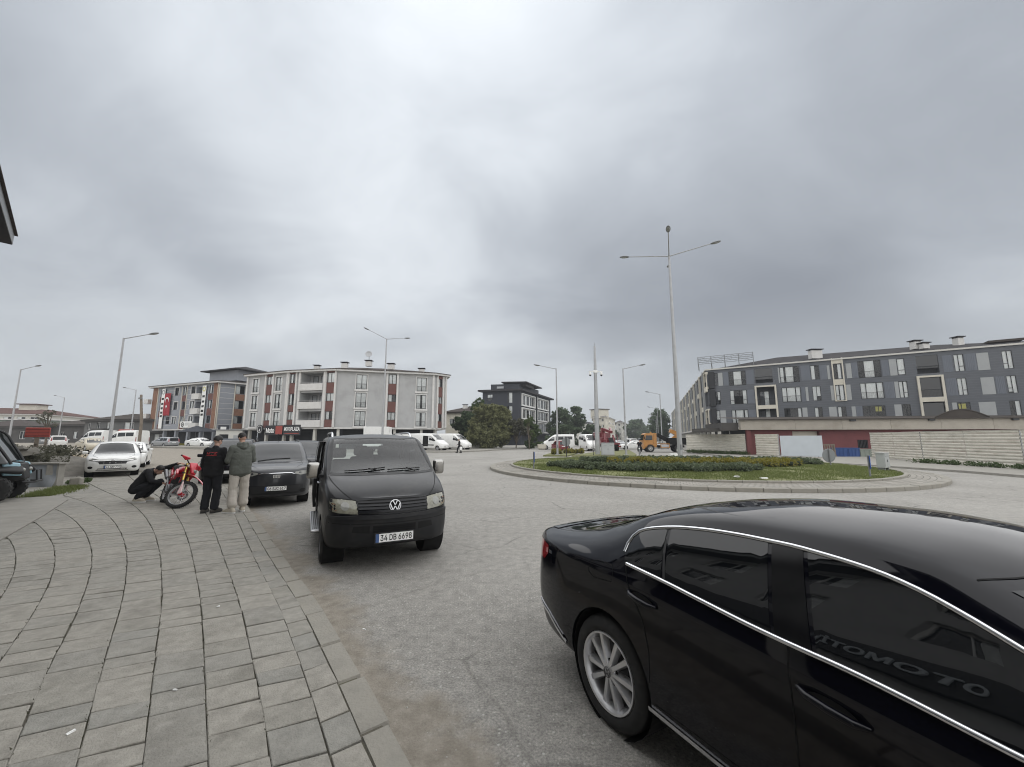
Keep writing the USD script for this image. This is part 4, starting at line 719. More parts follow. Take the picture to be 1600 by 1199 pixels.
# ---- grey corner block with red brown window bays
b2 = thing('apartment_block', 'pale grey four storey block with red brown window bays, middle left', 'building')
B2 = [V(-45.2, 67.2), V(-35.9, 63.2), V(-27.6, 61.3), V(-12.9, 65.6), V(-11.2, 67.5)]; Zb, Zt = 3.55, 12.3; Fs = [Face(B2[i], B2[i + 1]) for i in range(4)]
def tall(z0): return [(z0 + .0, z0 + 2.4)]
def bay(t, F, u0, u1, lev=((10.6, 12.15), (7.62, 8.9), (4.72, 6.0)), ribs=True, m='red_brown'):
    """A vertical strip: windows one above the other with red brown spandrels and white pilasters."""
    for v0, v1 in lev: window(t, F, u0 + .05, u1 - .05, v0, v1, splits=(.5,), cur=[(.5, 1), (0, .45)] if grn.random() < .6 else [(0, .5)], m='frame_dark', set_in=.08)
    tops = [Zt] + [l[0] for l in lev]; bots = [l[1] for l in lev] + [3.56]
    for a, c in zip(bots, tops):
        if c - a > .2: q = MB(); F.box(q, u0, u1, a, c, .003, .03); obj('spandrel', q, m, t)
    if ribs:
        for x in (u0 - .34, u1 + .04): q = MB(); F.box(q, x, x + .30, Zb, Zt, .003, .16); obj('pilaster', q, 'white_trim', t)
o0 = [(1.45, 3.0, v, v + 2.3) for v in (3.75, 6.65, 9.5)] + [(7.1, 8.6, v, v + 2.3) for v in (3.75, 6.65, 9.5)] + [(4.9, 6.4, a, c) for a, c in ((10.6, 12.0), (7.62, 8.9), (4.72, 6.0))]
o1 = [(.2, 1.3, a, c) for a, c in ((10.6, 12.1), (7.05, 8.9), (4.75, 6.05))] + [(2.35, 6.3, v, e, 2.0) for v, e in ((9.4, 12.15), (6.5, 9.0), (3.65, 6.05))] + [(7.05, 8.45, a, c) for a, c in ((10.5, 12.1), (7.6, 8.85), (4.72, 6.0))]
o2 = [(3.1, 4.7, v, v + 2.35) for v in (3.75, 6.65, 9.55)] + [(7.95, 9.2, a, c) for a, c in ((10.57, 12.15), (7.68, 8.86), (4.73, 6.0))] + [(12.4, 14.0, v, v + 2.3) for v in (3.75, 6.62, 9.5)]
o3 = [(.75, 1.6, a, c) for a, c in ((10.4, 11.8), (7.6, 8.7), (4.63, 5.85))]
for Fi, o in zip(Fs, (o0, o1, o2, o3)):
    w_, bk = wall(Fi, Zb, Zt, [x if len(x) > 4 else x for x in o]); obj('wall', w_, 'grey_render', b2); bk and obj('room_backs', bk, 'pale_render' if Fi is Fs[1] else 'interior', b2)
for Fi, o in ((Fs[0], o0[:6]), (Fs[2], o2[:3] + o2[6:])):
    for x in o: window(b2, Fi, *x, splits=(.5,), cur=[(0, .42), (.6, 1)] if grn.random() < .5 else [(0, .95)], trim='white_trim', sill=True, bars=True, m='frame_dark')
bay(b2, Fs[0], 4.9, 6.4, ((10.6, 12.0), (7.62, 8.9), (4.72, 6.0))); bay(b2, Fs[1], .2, 1.3, ((10.6, 12.1), (7.05, 8.9), (4.75, 6.05))); bay(b2, Fs[1], 7.05, 8.45, ((10.5, 12.1), (7.6, 8.85), (4.72, 6.0))); bay(b2, Fs[2], 7.95, 9.2, ((10.57, 12.15), (7.68, 8.86), (4.73, 6.0))); bay(b2, Fs[3], .75, 1.6, ((10.4, 11.8), (7.6, 8.7), (4.63, 5.85)))
for v0, v1 in ((9.4, 12.15), (6.5, 9.0), (3.65, 6.05)):
    q = MB(); Fs[1].box(q, 2.15, 6.5, v0 - .08, v0 + 1.0, -.05, .35); bp = obj('balcony_parapet', q, 'white_trim', b2)
    q = MB().tube([Fs[1](2.15, v0 + 1.18, .2), Fs[1](6.5, v0 + 1.18, .2)], .03, 6); [q.tube([Fs[1](x, v0 + 1.0, .2), Fs[1](x, v0 + 1.18, .2)], .02, 4) for x in np.linspace(2.3, 6.4, 5)]; obj('handrail', q, 'steel_pole', bp)
    window(b2, Fs[1], 3.0, 3.9, v0 + .9, v1 - .25, splits=(), m='frame_dark', set_in=1.9); window(b2, Fs[1], 4.4, 6.1, v0 + .1, v1 - .25, splits=(.4,), cur=[(.4, .7)], m='frame_dark', set_in=1.9)
for Fi, u in ((Fs[0], .02), (Fs[0], 9.75), (Fs[1], 2.0), (Fs[1], 6.55), (Fs[2], 14.95), (Fs[3], 2.15)): q = MB(); Fi.box(q, u, u + .34, Zb, Zt, .003, .2); obj('pilaster', q, 'white_trim', b2)
foot = [tuple(p) for p in B2] + [(-16, 82), (-36, 84), (-47, 78)]
obj('core', MB().prism(Polygon(foot).buffer(-2.4), 0, Zt - .1), 'interior', b2)
q = MB(); q.prism(Polygon(foot), Zb - .25, Zb); obj('soffit', q, 'white_trim', b2)
roof = slab_roof(b2, foot, Zt, 0, .55, 'roof_tile', 'white_trim', ridge=[(-30, 71, 14.6), (-24, 72, 14.6)])
for x, y, z, s in ((-33.2, 66.6, 13.4, .8), (-27.6, 64.5, 13.5, .9), (-20.3, 65.6, 13.5, 1.0), (-15.7, 68.0, 13.1, .9)): chimney(roof, x, y, z - .25, (s, .7, .85))
chimney(roof, -24.2, 66, 13.9, (.9, .8, .8)); dsh = obj('satellite_dish', MB().lathe([(0, .0), (.3, .05), (.55, .18), (.52, .20), (.28, .08), (0, .03)], (-24.2, 65.8, 15.9), (.2, -.9, .3), 20), 'steel_pole', roof, smooth=40); obj('dish_stand', MB().tube([(-24.2, 66, 14.8), (-24.2, 65.95, 15.85)], .04, 6), 'lamp_grey', dsh)
for i, Fi in enumerate(Fs):
    q = MB(); Fi.box(q, 0, Fi.L, 0, 3.3, -2.6, -2.5); obj('shop_front', q, 'anthracite', b2)
    for u in np.arange(.6, Fi.L - .3, 4.2): q = MB(); Fi.box(q, u, u + .4, 0, 3.3, -.8, -.4); obj('column', q, 'pale_render', b2)
# shop signs on it: the black fascia and the round emblem
def sign_board(name, F, u0, u1, v0, v1, w, label, m='sign_black', cat='sign', th=.14):
    t = thing(name, label, cat); q = MB(); F.box(q, u0, u1, v0, v1, w, w + th); b = obj('board', q, m, t); return t
def letters(t, F, s, u, v, h, w, m, width=None, bold=True, name='lettering'):
    obj(name, text_on(s, h, F(u, v, w), (*F.U, 0), (0, 0, 1), .03, bold, width), m, t)
t = sign_board('shop_sign', Fs[1], .05, 3.15, 2.35, 3.95, .25, 'long black shop sign with two white words under the stacked balconies', 'sign_black'); Fi = Fs[1]
letters(t, Fi, 'PLAZA', 2.2, 3.3, .60, .40, 'sign_white', 1.65); letters(t, Fi, 'MOTO', .72, 3.3, .52, .40, 'sign_white', 1.1)
q = MB(); Fi.box(q, .3, 2.9, 2.55, 2.68, .392, .402); obj('small_print', q, 'sign_red', t); q = MB(); Fi.box(q, 1.36, 1.46, 3.2, 3.42, .392, .42); obj('divider', q, 'sign_white', t)
t = sign_board('shop_sign', Fs[0], 6.0, 10.05, 2.4, 3.9, .25, 'black shop sign with one white word and a red end panel', 'sign_black'); Fi = Fs[0]
letters(t, Fi, 'Moto', 7.2, 3.1, .75, .40, 'sign_white', 1.9); q = MB(); Fi.box(q, 8.45, 10.0, 2.5, 3.8, .392, .41); obj('red_panel', q, 'sign_red', t)
t = thing('round_sign', 'round black projecting sign with white emblem at the block corner', 'sign'); c = V(*Fs[0](5.0, 3.3, .5)); n = V(*Fs[0].N, 0)
obj('disc', MB().lathe([(0, 0), (.72, 0), (.72, .15), (0, .15)], c, n, 28), 'sign_black', t); obj('emblem', MB().lathe([(.5, .152), (.56, .165), (.56, .152)], c, n, 24).beam(c + n * .155 + V(-.05, 0, -.35), c + n * .155 + V(.12, .0, .35), .14, .03, n), 'sign_white', t)
t = sign_board('shop_sign', Fs[2], 4.6, 7.4, 2.7, 3.5, .3, 'white shop sign half hidden behind the black van roof', 'sign_white'); letters(t, Fs[2], 'Mol', 6.4, 3.1, .4, .45, 'sign_red', .9); letters(t, Fs[2], '5', 5.3, 3.1, .5, .45, 'ink', .35, name='numeral')
# ---- block with the flag
b1 = thing('apartment_block', 'grey and orange clad block carrying the red flag, far left', 'building')
P1 = [V(-75.3, 82.8), V(-55.2, 74.2), V(-50.2, 80.2)]; F1, F1b = Face(P1[0], P1[1]), Face(P1[1], P1[2]); z0, z1 = 3.65, 12.25; zl = ((10.35, 11.95), (7.5, 9.05), (4.7, 6.1))
oa = [(u, u + 1.35, a, c) for u in (7.8, 13.25) for a, c in zl] + [(2.9, 3.9, a, c) for a, c in zl] + [(10.6, 11.7, a, c) for a, c in zl] + [(18.9, 20.1, a, c) for a, c in zl] + [(15.0, 16.9, v, v + 2.3, 1.5) for v in (9.4, 6.55, 3.75)] + [(5.6, 6.9, 4.7, 6.1)]
ob = [(2.75, 4.2, a, c) for a, c in zl]
for Fi, o in ((F1, oa), (F1b, ob)): w_, bk = wall(Fi, z0, z1, o); obj('wall', w_, 'grey_clad', b1); bk and obj('room_backs', bk, 'interior', b1)
for Fi, o in ((F1, oa), (F1b, ob)):
    for x in o:
        if len(x) == 4: window(b1, Fi, *x, splits=(.5,), cur=[(0, .5)] if grn.random() < .6 else [], trim='white_trim' if Fi is F1 and x[0] in (7.8, 13.25) else None, m='frame_dark')
for v in (9.4, 6.55, 3.75): q = MB(); F1.box(q, 14.8, 17.1, v - .1, v + 1.0, -.1, .75); obj('balcony_parapet', q, 'white_trim', b1)
for Fi, u0, u1, m in ((F1, .05, 1.9, 'orange_clad'), (F1, 20.35, 21.8, 'orange_clad'), ): q = MB(); Fi.box(q, u0, u1, z0, z1, .003, .05); obj('orange_panel', q, m, b1)
for Fi, u0, u1 in ((F1, 2.8, 4.0), (F1, 10.5, 11.8), (F1, 18.8, 20.2), (F1b, 2.7, 4.25)):
    for a, c in ((9.1, 10.3), (6.15, 7.45), (3.66, 4.65)): q = MB(); Fi.box(q, u0, u1, a, c, .003, .03); obj('spandrel', q, 'orange_clad' if Fi is F1b else 'red_brown', b1)
jb = MB()
for z in np.arange(4.4, 12.2, 1.0):
    F1b.box(jb, .25, 2.6, z, z + .05, .003, .02)
    for a, c in ((4.05, 7.6), (12.0, 13.1), ): F1.box(jb, a, c, z, z + .05, .003, .02)
obj('cladding_joint', jb, 'white_trim', b1)
for Fi, u in ((F1, 21.62), (F1b, .0), (F1b, 2.5), (F1b, 4.3), (F1, 1.95), (F1, 10.3), (F1, 11.9)): q = MB(); Fi.box(q, u, u + .16, z0, z1, .003, .10); obj('pilaster', q, 'cream_render', b1)
ft = [tuple(p) for p in P1] + [(-58, 94), (-76, 100)]
obj('core', MB().prism(Polygon(ft).buffer(-2.3), 0, z1 - .1), 'interior', b1); obj('soffit', MB().prism(Polygon(ft), z0 - .22, z0), 'white_trim', b1)
roof = slab_roof(b1, ft, z1, 0, .7, 'roof_tile', 'white_trim', ridge=[(-67, 89, 13.9), (-58, 84, 13.9)])
q = MB(); q.box((-58.5, 84.5, 14.6), (9, 7, 2.2), -.4); pent = obj('penthouse', q, 'grey_clad', b1); q = MB().box((-58.5, 84.5, 15.75), (11.5, 9.4, .2), -.4); q.add(np.vstack([trimesh.transformations.transform_points([(-5.7, -4.7, 0), (5.7, -4.7, 0), (5.7, 4.7, 0), (-5.7, 4.7, 0), (-1.5, 0, 1.2), (1.5, 0, 1.2)], rotz(-.4))]) + (-58.5, 84.5, 15.86), np.array([(0, 1, 5), (0, 5, 4), (1, 2, 5), (2, 3, 4), (2, 4, 5), (3, 0, 4)])); obj('penthouse_roof', q, 'roof_dark', pent)
q = MB(); F1.box(q, 0, F1.L, .3, 3.4, -2.6, -2.5); F1b.box(q, 0, F1b.L, .3, 3.4, -2.6, -2.5); obj('shop_front', q, 'anthracite', b1)
for u in np.arange(.5, 21, 4): q = MB(); F1.box(q, u, u + .5, .3, 3.42, -.8, -.3); obj('column', q, 'grey_clad', b1)
for i, (x, y, z) in enumerate([(-75.9, 82.4, 8.9), (-76, 82.5, 5.9), (-76.1, 82.6, 3.2)]): obj('air_conditioner', rbox((x, y, z + .5), (.9, .9, 1.0), .04, 6), 'white_trim', b1)
t = thing('banner_flag', 'red banner flag with white crescent and star on the orange clad block', 'flag'); q = MB(); us = np.linspace(5.0, 7.2, 10)
q.grid(np.array([[F1(u, v, .32 + .04 * math.sin(u * 5 + v)) for v in np.linspace(6.4, 10.9, 8)] for u in us]), False); obj('cloth', q, 'flag_red', t, smooth=True)
cr = Polygon([(.62 * math.cos(a), .62 * math.sin(a)) for a in np.linspace(0, 2 * PI, 40)]).difference(Polygon([(.02 + .5 * math.cos(a), -.20 + .5 * math.sin(a)) for a in np.linspace(0, 2 * PI, 40)]))
obj('crescent', MB().prism(cr, 0, .02).xform(F1.mat4(6.1, 9.5, .40)), 'sign_white', t); st = [((.36 if i % 2 == 0 else .15) * math.cos(-PI / 2 + i * PI / 5), (.36 if i % 2 == 0 else .15) * math.sin(-PI / 2 + i * PI / 5)) for i in range(10)]
obj('star', MB().prism(st, 0, .02).xform(F1.mat4(6.1, 8.2, .40)), 'sign_white', t)
for u, lab in ((4.75, 'white vertical banner left of the red flag'), (17.9, 'white vertical banner right of the red flag with round emblem')):
    t = thing('vertical_banner', lab, 'banner'); q = MB(); uu = u - .6; F1.box(q, uu - (.35 if u < 6 else 0), uu + 1.15 - (.35 if u < 6 else 0), 3.8, 11.9, .25, .29); obj('cloth', q, 'sign_white', t)
    c = V(*F1(uu + .57 - (.35 if u < 6 else 0), 11.2, .30)); obj('emblem', MB().lathe([(.32, .0), (.46, .0), (.46, .02), (.32, .02)], c, (*F1.N, 0), 20), 'grey_paint' if u < 6 else 'poster_yellow', t)
    q = MB(); rg = np.random.default_rng(int(u))
    for v in (9.6, 8.6, 7.7, 6.8, 6.1): F1.box(q, uu + .2 - (.35 if u < 6 else 0), uu + .95 - (.35 if u < 6 else 0), v, v + .42, .292, .30)
    obj('printed_blocks', q, 'ink', t)
t = sign_board('company_sign', F1, 11.6, 15.2, 3.9, 5.1, .3, 'white sign with round black emblem above the shop canopy', 'sign_white'); c = V(*F1(12.4, 4.5, .45)); obj('emblem', MB().lathe([(.28, 0), (.45, 0), (.45, .02), (.28, .02)], c, (*F1.N, 0), 24).lathe([(0, 0), (.12, 0), (.12, .02), (0, .02)], c, (*F1.N, 0), 12), 'ink', t)
q = MB(); [F1.box(q, 13.1, 14.9, v, v + .12, .442, .452) for v in (4.7, 4.35)]; obj('printed_lines', q, 'grey_paint', t)
t = thing('shop_canopy', 'dark shade canopy on posts before the flag building', 'canopy'); q = MB(); cx = V(-56.5, 70.5)
q.add([(-60, 71.5, 3.0), (-53, 68.5, 3.0), (-51.8, 71.5, 3.0), (-58.8, 74.5, 3.0), (-56.5, 71.5, 4.1)], np.array([(0, 1, 4), (1, 2, 4), (2, 3, 4), (3, 0, 4), (0, 2, 1), (0, 3, 2)])); obj('cover', q, 'anthracite', t)
for x, y in ((-59.8, 71.6), (-53.1, 68.8), (-52, 71.4), (-58.7, 74.2)): obj('post', MB().tube([(x, y, .3), (x, y, 3.0)], .06, 6), 'lamp_grey', t)
t = thing('kiosk_sign', 'dark blue upright sign with white square at the canopy', 'sign', (-49.5, 68.5, .3), .5); obj('pylon', rbox((0, 0, 1.9), (1.5, .35, 3.8), .04, 6), 'anthracite', t); obj('panel', MB().box((0, -.18, 3.1), (.8, .02, .8)), 'sign_white', t)
t = thing('kiosk', 'pale small kiosk between the flag building and the grey block', 'kiosk', (-46.8, 66.5, .2), .45); obj('wall', rbox((0, 0, 1.5), (3.6, 2.2, 2.9), .05, 6), 'pale_render', t); obj('roof', MB().box((0, 0, 3.02), (3.9, 2.5, .14)), 'lamp_grey', t); obj('window', MB().box((-.7, -1.11, 1.8), (1.2, .04, 1.0)), 'car_glass', t); obj('door', MB().box((1.0, -1.11, 1.15), (.8, .04, 2.0)), 'light_panel', t)
# ---- black block with glazed grid front
bd = thing('office_block', 'black five storey block with white framed window grids', 'building')
D0, D1, D2 = V(-8.2, 110.3), V(2.2, 107.4), V(13.0, 134.2); Da, Db = Face(D0, D1), Face(D1, D2)
oa = [(1.4, 2.9, 12.2, 13.9), (7.15, 8.6, 11.4, 14.3), (7.15, 8.6, 8.5, 10.6), (1.4, 2.9, 8.9, 10.9), (1.4, 2.9, 5.6, 7.6), (7.15, 8.6, 5.2, 7.3)]; ob = [(a, c, d, e) for a, c in ((1.2, 12.0), (14.3, 25.6)) for d, e in ((10.9, 13.9), (7.2, 10.0), (3.6, 6.5))]
for Fi, o in ((Da, oa), (Db, ob)): w_, bk = wall(Fi, 3.0, 14.7, o); obj('wall', w_, 'anthracite', bd); bk and obj('room_backs', bk, 'interior', bd)
for x in oa: window(bd, Da, *x, splits=(.5,), cur=[(0, 1, .5)] if x[0] < 2 else [(.3, 1)], m='frame_dark')
for x in ob:
    w = window(bd, Db, *x, splits=(.2, .4, .6, .8), cur=[(.02, .1), (.3, .4), (.62, .7)], m='frame_white', fw=.22)
    q = MB(); Db.box(q, x[0] - .3, x[1] + .3, x[2] - .25, x[2], .003, .35); Db.box(q, x[0] - .3, x[1] + .3, x[3], x[3] + .25, .003, .35)
    for u in (x[0] - .3, x[1]): Db.box(q, u, u + .3, x[2], x[3], .003, .35)
    obj('surround', q, 'frame_white', w)
foot = [tuple(D0), tuple(D1), tuple(D2), (3, 138)]
obj('core', MB().prism(Polygon(foot).buffer(-2.2), 0, 14.5), 'interior', bd); obj('ground_floor', MB().prism(Polygon(foot).buffer(-1.2), 0, 3.0), 'anthracite', bd); obj('soffit', MB().prism(Polygon(foot), 2.8, 3.0), 'anthracite', bd)
q = MB(); Db.box(q, 13.0, 13.5, 3.0, 14.7, .003, .5); obj('fin', q, 'frame_dark', bd)
for u in (.8, 13, 27): q = MB(); Db.box(q, u, u + .8, 0, 2.8, -1.0, -.2); obj('column', q, 'anthracite', bd)
q = MB(); q.prism(Polygon(foot).buffer(1.0, join_style=2), 14.7, 15.15); rf = obj('roof', q, 'roof_dark', bd)
q = MB(); q.prism(Polygon([(-6, 112), (2, 110), (8.5, 126), (0, 129)]), 15.16, 17.0); obj('penthouse', q, 'anthracite', rf); q = MB(); q.prism(Polygon([(-3, 110.5), (4, 109.5), (9.5, 124), (1, 127)]), 17.3, 17.6).prism(Polygon([(1.6, 112), (4, 111.3), (6.6, 118), (4, 119)]), 16.4, 17.3); obj('penthouse_roof', q, 'roof_dark', rf)
q = MB(); Da.box(q, 3.6, 5.6, 15.7, 16.3, -1.9, -1.7); obj('roof_lettering_panel', q, 'grey_paint', rf)
# ---- simple but complete blocks further away
def block(name, label, pts, h, m, rows, wf, roofm, over=.6, rise=2.0, base=0.0, trim='white_trim', gf=0, balcony=None, ridge=None):
    """Polygonal block; faces listed in wf get windows: {face: (count, width, height)}."""
    t = thing(name, label, 'building'); n = len(pts); st = (h - base - gf) / rows
    for i in range(n):
        Fi = Face(pts[i], pts[(i + 1) % n]); o = []
        if i in wf:
            k, w, hh = wf[i]
            for r in range(rows):
                for j in range(k): u = Fi.L * (j + .5) / k; z = base + gf + st * r + st * .3; o.append((u - w / 2, u + w / 2, z, z + hh))
        w_, bk = wall(Fi, base - .5, h, o); obj('wall', w_, m, t)
        if o: bk and obj('room_backs', bk, 'interior', t)
        for x in o: window(t, Fi, *x, splits=(.5,), cur=[(0, .5)] if grn.random() < .5 else [], m='frame_white', fw=.08)
        if balcony and i in balcony:
            for r in range(rows):
                for u in balcony[i]: z = base + gf + st * r; q = MB(); Fi.box(q, u, u + 3.0, z, z + 1.0, -.05, 1.0); obj('balcony', q, 'white_trim', t)
    c = np.mean(pts, 0); R = ridge or [(c[0] - .1, c[1], h + .35 + rise), (c[0] + .1, c[1], h + .35 + rise)]
    return t, slab_roof(t, [tuple(p) for p in pts], h, 0, over, roofm, trim, ridge=R)
t, r = block('pale_block', 'cream white block with stair tower behind the camera mast', [(42, 205), (47, 200), (62, 240), (50, 246)], 12.5, 'cream_render', 4, {0: (2, 1.2, 1.4), 1: (8, 1.3, 1.4)}, 'roof_tile', balcony={1: (12, 26)})
q = MB().box((45.2, 205, 14.2), (6.5, 6.5, 4.4), .4); obj('stair_tower', q, 'cream_render', r); obj('tower_roof', MB().box((45.2, 205, 16.55), (7.6, 7.6, .3), .4), 'roof_tile', r)
for z in (13.8, 15.2): obj('tower_window', MB().box((44.6, 201.65, z), (1.2, .2, .9), .4), 'car_glass', r)
block('pale_block', 'white block with stacked balconies, second beyond the mast', [(66, 252), (69, 250), (84, 290), (76, 293)], 11.5, 'pale_render', 4, {0: (1, 1.2, 1.4), 1: (7, 1.3, 1.4)}, 'roof_tile', balcony={1: (6, 20)})
block('pale_block', 'grey hazy block furthest along the street row', [(92, 330), (96, 328), (112, 368), (100, 372)], 12, 'grey_clad', 4, {0: (2, 1.2, 1.4), 1: (7, 1.3, 1.4)}, 'roof_dark')
block('pale_block', 'small flat roofed hazy house left of the pale blocks', [(30, 196), (40, 193), (44, 203), (34, 206)], 8.5, 'pale_render', 3, {0: (4, 1.2, 1.3)}, 'roof_dark', rise=1.4)
t, r = block('brick_house', 'brown roofed house behind the dark tree by the grey block', [(-16, 96), (-6.5, 93), (-3, 104), (-13, 108)], 7.8, 'cream_render', 2, {0: (3, 1.3, 1.4)}, 'roof_tile', rise=1.9, trim='roof_tile')
chimney(r, -11.5, 97.5, 8.9, (1.1, .8, 1.0)); chimney(r, -8.6, 97, 9.0, (1.4, .9, .9))
# far left: red roofed block, green-grey wing, dark sheds
A = [(-190, 112), (-143, 118), (-134.5, 126), (-146, 150), (-192, 142)]
t, r = block('apartment_block', 'white block with red roof at the far left horizon', [(-172, 109), (-138.5, 117), (-143.5, 130), (-152, 150), (-180, 140)], 8.6, 'pale_render', 2, {0: (11, 2.0, 2.2), 1: (2, 1.4, 1.6)}, 'roof_red', base=.8, rise=3.0, balcony={0: (6, 18)}, ridge=[(-168, 128, 11.6), (-153, 129, 11.4)])
obj('penthouse', MB().box((-152, 126, 11.4), (4.4, 4, 1.9), .2), 'cream_render', r); q = MB().box((-152, 126, 12.45), (5.6, 5.2, .25), .2); obj('penthouse_roof', q, 'roof_red', r)
mat('green_grey', (.20, .225, .195), .85, .06, 1); mat('house_grey', (.115, .115, .112), .85, .12, 1.5, dirt=((.10, .095, .085), .7, .6)); mat('house_dark', (.06, .056, .052), .9, .2, 1.2)
F = Face((-128, 96), (-93, 96)); t = thing('wall_wing', 'low green grey wing in front of the red roofed block', 'building'); q = MB(); q.prism([(-128, 95), (-113.2, 96.3), (-112, 104), (-128, 104)], 0, 6.2); obj('wall', q, 'green_grey', t); q = MB(); q.prism([(-128.3, 94.7), (-112.9, 96.0), (-111.7, 104.3), (-128.3, 104.3)], 6.2, 6.45); obj('coping', q, 'white_trim', t)
for u in (3, 7, 11): q = MB(); Face((-128, 95), (-113.2, 96.3)).box(q, u, u + 1.6, 3.2, 5.2, .003, .04); obj('window', q, 'car_glass', t)
t, r = block('old_house', 'dark old two storey house with brown roof behind the minibuses', [(-90, 84), (-79.5, 79.5), (-71, 84), (-75, 97), (-90, 98)], 5.3, 'house_grey', 2, {0: (3, 1.3, 1.4), 1: (2, 1.4, 1.4)}, 'rust_roof', base=.6, rise=1.6, trim='house_dark', ridge=[(-84, 88, 7.2), (-77, 88, 7.0)])
q = MB(); Face((-90, 84), (-79.5, 79.5)).box(q, 5.5, 10, 2.9, 3.8, .003, 1.1); obj('balcony', q, 'house_dark', t); q = MB(); Face((-79.5, 79.5), (-71, 84)).box(q, .5, 8, 3.0, 3.2, .003, 1.8); obj('awning', q, 'house_dark', t)
block('old_house', 'low dark shed with lean-to roof left of the old house', [(-108, 92), (-92, 88.5), (-91, 97), (-108, 100)], 4.6, 'house_dark', 1, {0: (4, 1.4, 1.5)}, 'rust_roof', base=.6, rise=1.4, trim='house_dark')
block('old_house', 'dark gabled sheds below the red roofed block', [(-122, 90), (-106, 88.5), (-105, 94), (-122, 95.5)], 4.2, 'house_dark', 1, {0: (3, 1.6, 1.7)}, 'roof_tile', base=.6, rise=1.6, trim='house_dark')
t = thing('awning_sign', 'small red awning by the old house', 'awning', (-71.5, 74, .6), .6); obj('cover', MB().box((0, 0, 2.5), (2.0, .9, .4), 0, 0, .5), 'sign_red', t)
for x in (-1.2, 1.2): obj('post', MB().tube([(x, -.4, 0), (x, -.4, 2.5)], .04, 6), 'lamp_grey', t)
# ---- right: shed, sheet metal fences, panel, leftovers
sh = thing('long_shed', 'long low shed with beige eave band and dark red wall', 'shed'); S0, S1 = V(25.6, 43.3), V(66, 36.4); SF = Face(S0, S1)
so = [(4.3, 6.9, 0, 2.6, .6), (10.35, 11.3, .85, 1.7), (16.3, 20.3, 1.9, 2.62)]
w_, bk = wall(SF, -.3, 2.75, so); obj('wall', w_, 'shed_red', sh); obj('dark_backs', bk, 'interior', sh)
q = MB(); SF.quad(q, 4.3, 6.9, 0, 2.6, -.45); obj('grey_door', q, 'cream_render', sh); q = MB(); SF.box(q, 5.7, 6.7, .05, 1.5, -.44, -.38); obj('door_panel', q, 'grey_render', sh)
q = MB()
for u in np.arange(10.4, 11.3, .13): SF.box(q, u, u + .05, .85, 1.7, -.06, .02)
obj('window_grille', q, 'frame_dark', sh)
ZS = 3.86
for i, u in enumerate(np.arange(0, SF.L - .1, 4.4)):
    q = MB(); e = min(u + 4.39, SF.L + .4); SF.box(q, u + (.01 if i else -.9), e, 2.75, ZS, -.1, .55 + .004 * (i % 2)); obj('eave_panel', q, 'shed_beige', sh)
q = MB(); q.add([SF(-1.1, ZS + .02, .8), SF(SF.L, ZS + .02, .8), SF(SF.L, ZS + .6, -7), SF(-1.1, ZS + .6, -7)], np.array([(0, 1, 2, 3)])); SF.box(q, -1.1, SF.L, ZS - .06, ZS + .02, .55, .82); rf = obj('roof', q, 'rust_roof', sh)
for u in (9.5, 16.5, 23.5): q = MB(); SF.box(q, u, u + .5, ZS - .25, ZS - .05, .56, .75); obj('lamp', q, 'frame_dark', sh)
q = MB(); P = [SF(u, ZS + .1 + .75 * math.sin((u - 17.2) / 4.6 * PI) ** 1.0, .5) for u in np.linspace(17.2, 21.8, 14)]; q.tube(P, .06, 6); q.add(np.array([*P, SF(17.2, ZS + .05, .5), SF(21.8, ZS + .05, .5)]), np.array([(i, i + 1, 14) for i in range(13)] + [(13, 15, 14)])); obj('roof_arch', q, 'rust_roof', sh)
q = MB(); SF.box(q, -2.6, -.9, 2.7, 3.55, -6, -.2); SF.box(q, -4.2, -2.6, 2.6, 3.0, -6, -1.0); obj('lean_to', q, 'house_dark', sh)
q = MB(); SF.box(q, -.3, .15, 0, 2.75, .003, .3); obj('red_pillar', q, 'shed_red', sh)
def sheet_fence(label, p0, p1, h, n, group=None, bend=0.0, z=.1, hs=None):
    """Horizontal sheet-metal boards with ribs, each board its own part, on posts."""
    t = thing('metal_fence', label, 'fence', group=group); Fi = Face(p0, p1); bh = h / n; g = np.random.default_rng(int(abs(p0[0] * 10)))
    for k in range(n):
        segs = np.linspace(0, Fi.L, max(2, int(Fi.L / 6) + 2))
        for a, c in zip(segs, segs[1:]):
            y0 = z + k * bh + .012; pr_ = [(0, 0), (.0, bh * .30), (.035, bh * .42), (.035, bh * .80), (0, bh * .92), (0, bh - .012)]; o = g.normal(0, .006)
            q = MB().grid(np.array([[Fi(a + .01, y0 + v, w + o), Fi(c - .005, y0 + v + g.normal(0, .003), w + o)] for w, v in pr_]), True); obj('board', q, 'fence_white', t)
    for u in np.linspace(.1, Fi.L - .1, max(2, int(Fi.L / 3) + 1)): q = MB(); Fi.box(q, u - .05, u + .05, 0, z + h - .02, -.14, -.04); obj('post', q, 'steel_pole', t)
    q = MB(); Fi.box(q, 0, Fi.L, z + h, z + h + .03, -.06, .05); obj('top_rail', q, 'fence_white', t); return t
sheet_fence('ribbed white metal fence left of the red pillar', (22.0, 50.6), (25.35, 43.5), 2.2, 11)
sheet_fence('short stained ribbed fence between the red pillar and the blank panel', (25.75, 42.4), (26.2, 39.45), 2.15, 9)
t = thing('blank_panel', 'large blank bluish white panel standing by the pavement', 'panel'); Fi = Face((26.25, 39.25), (28.35, 36.65)); q = MB(); Fi.box(q, 0, Fi.L, .18, 2.1, -.05, 0); obj('sheet', q, 'panel_blue_white', t); q = MB(); [Fi.box(q, u, u + .08, 0, 2.1, -.14, -.052) for u in (.2, 1.5, 2.9)]; obj('stand', q, 'wood_grey', t)
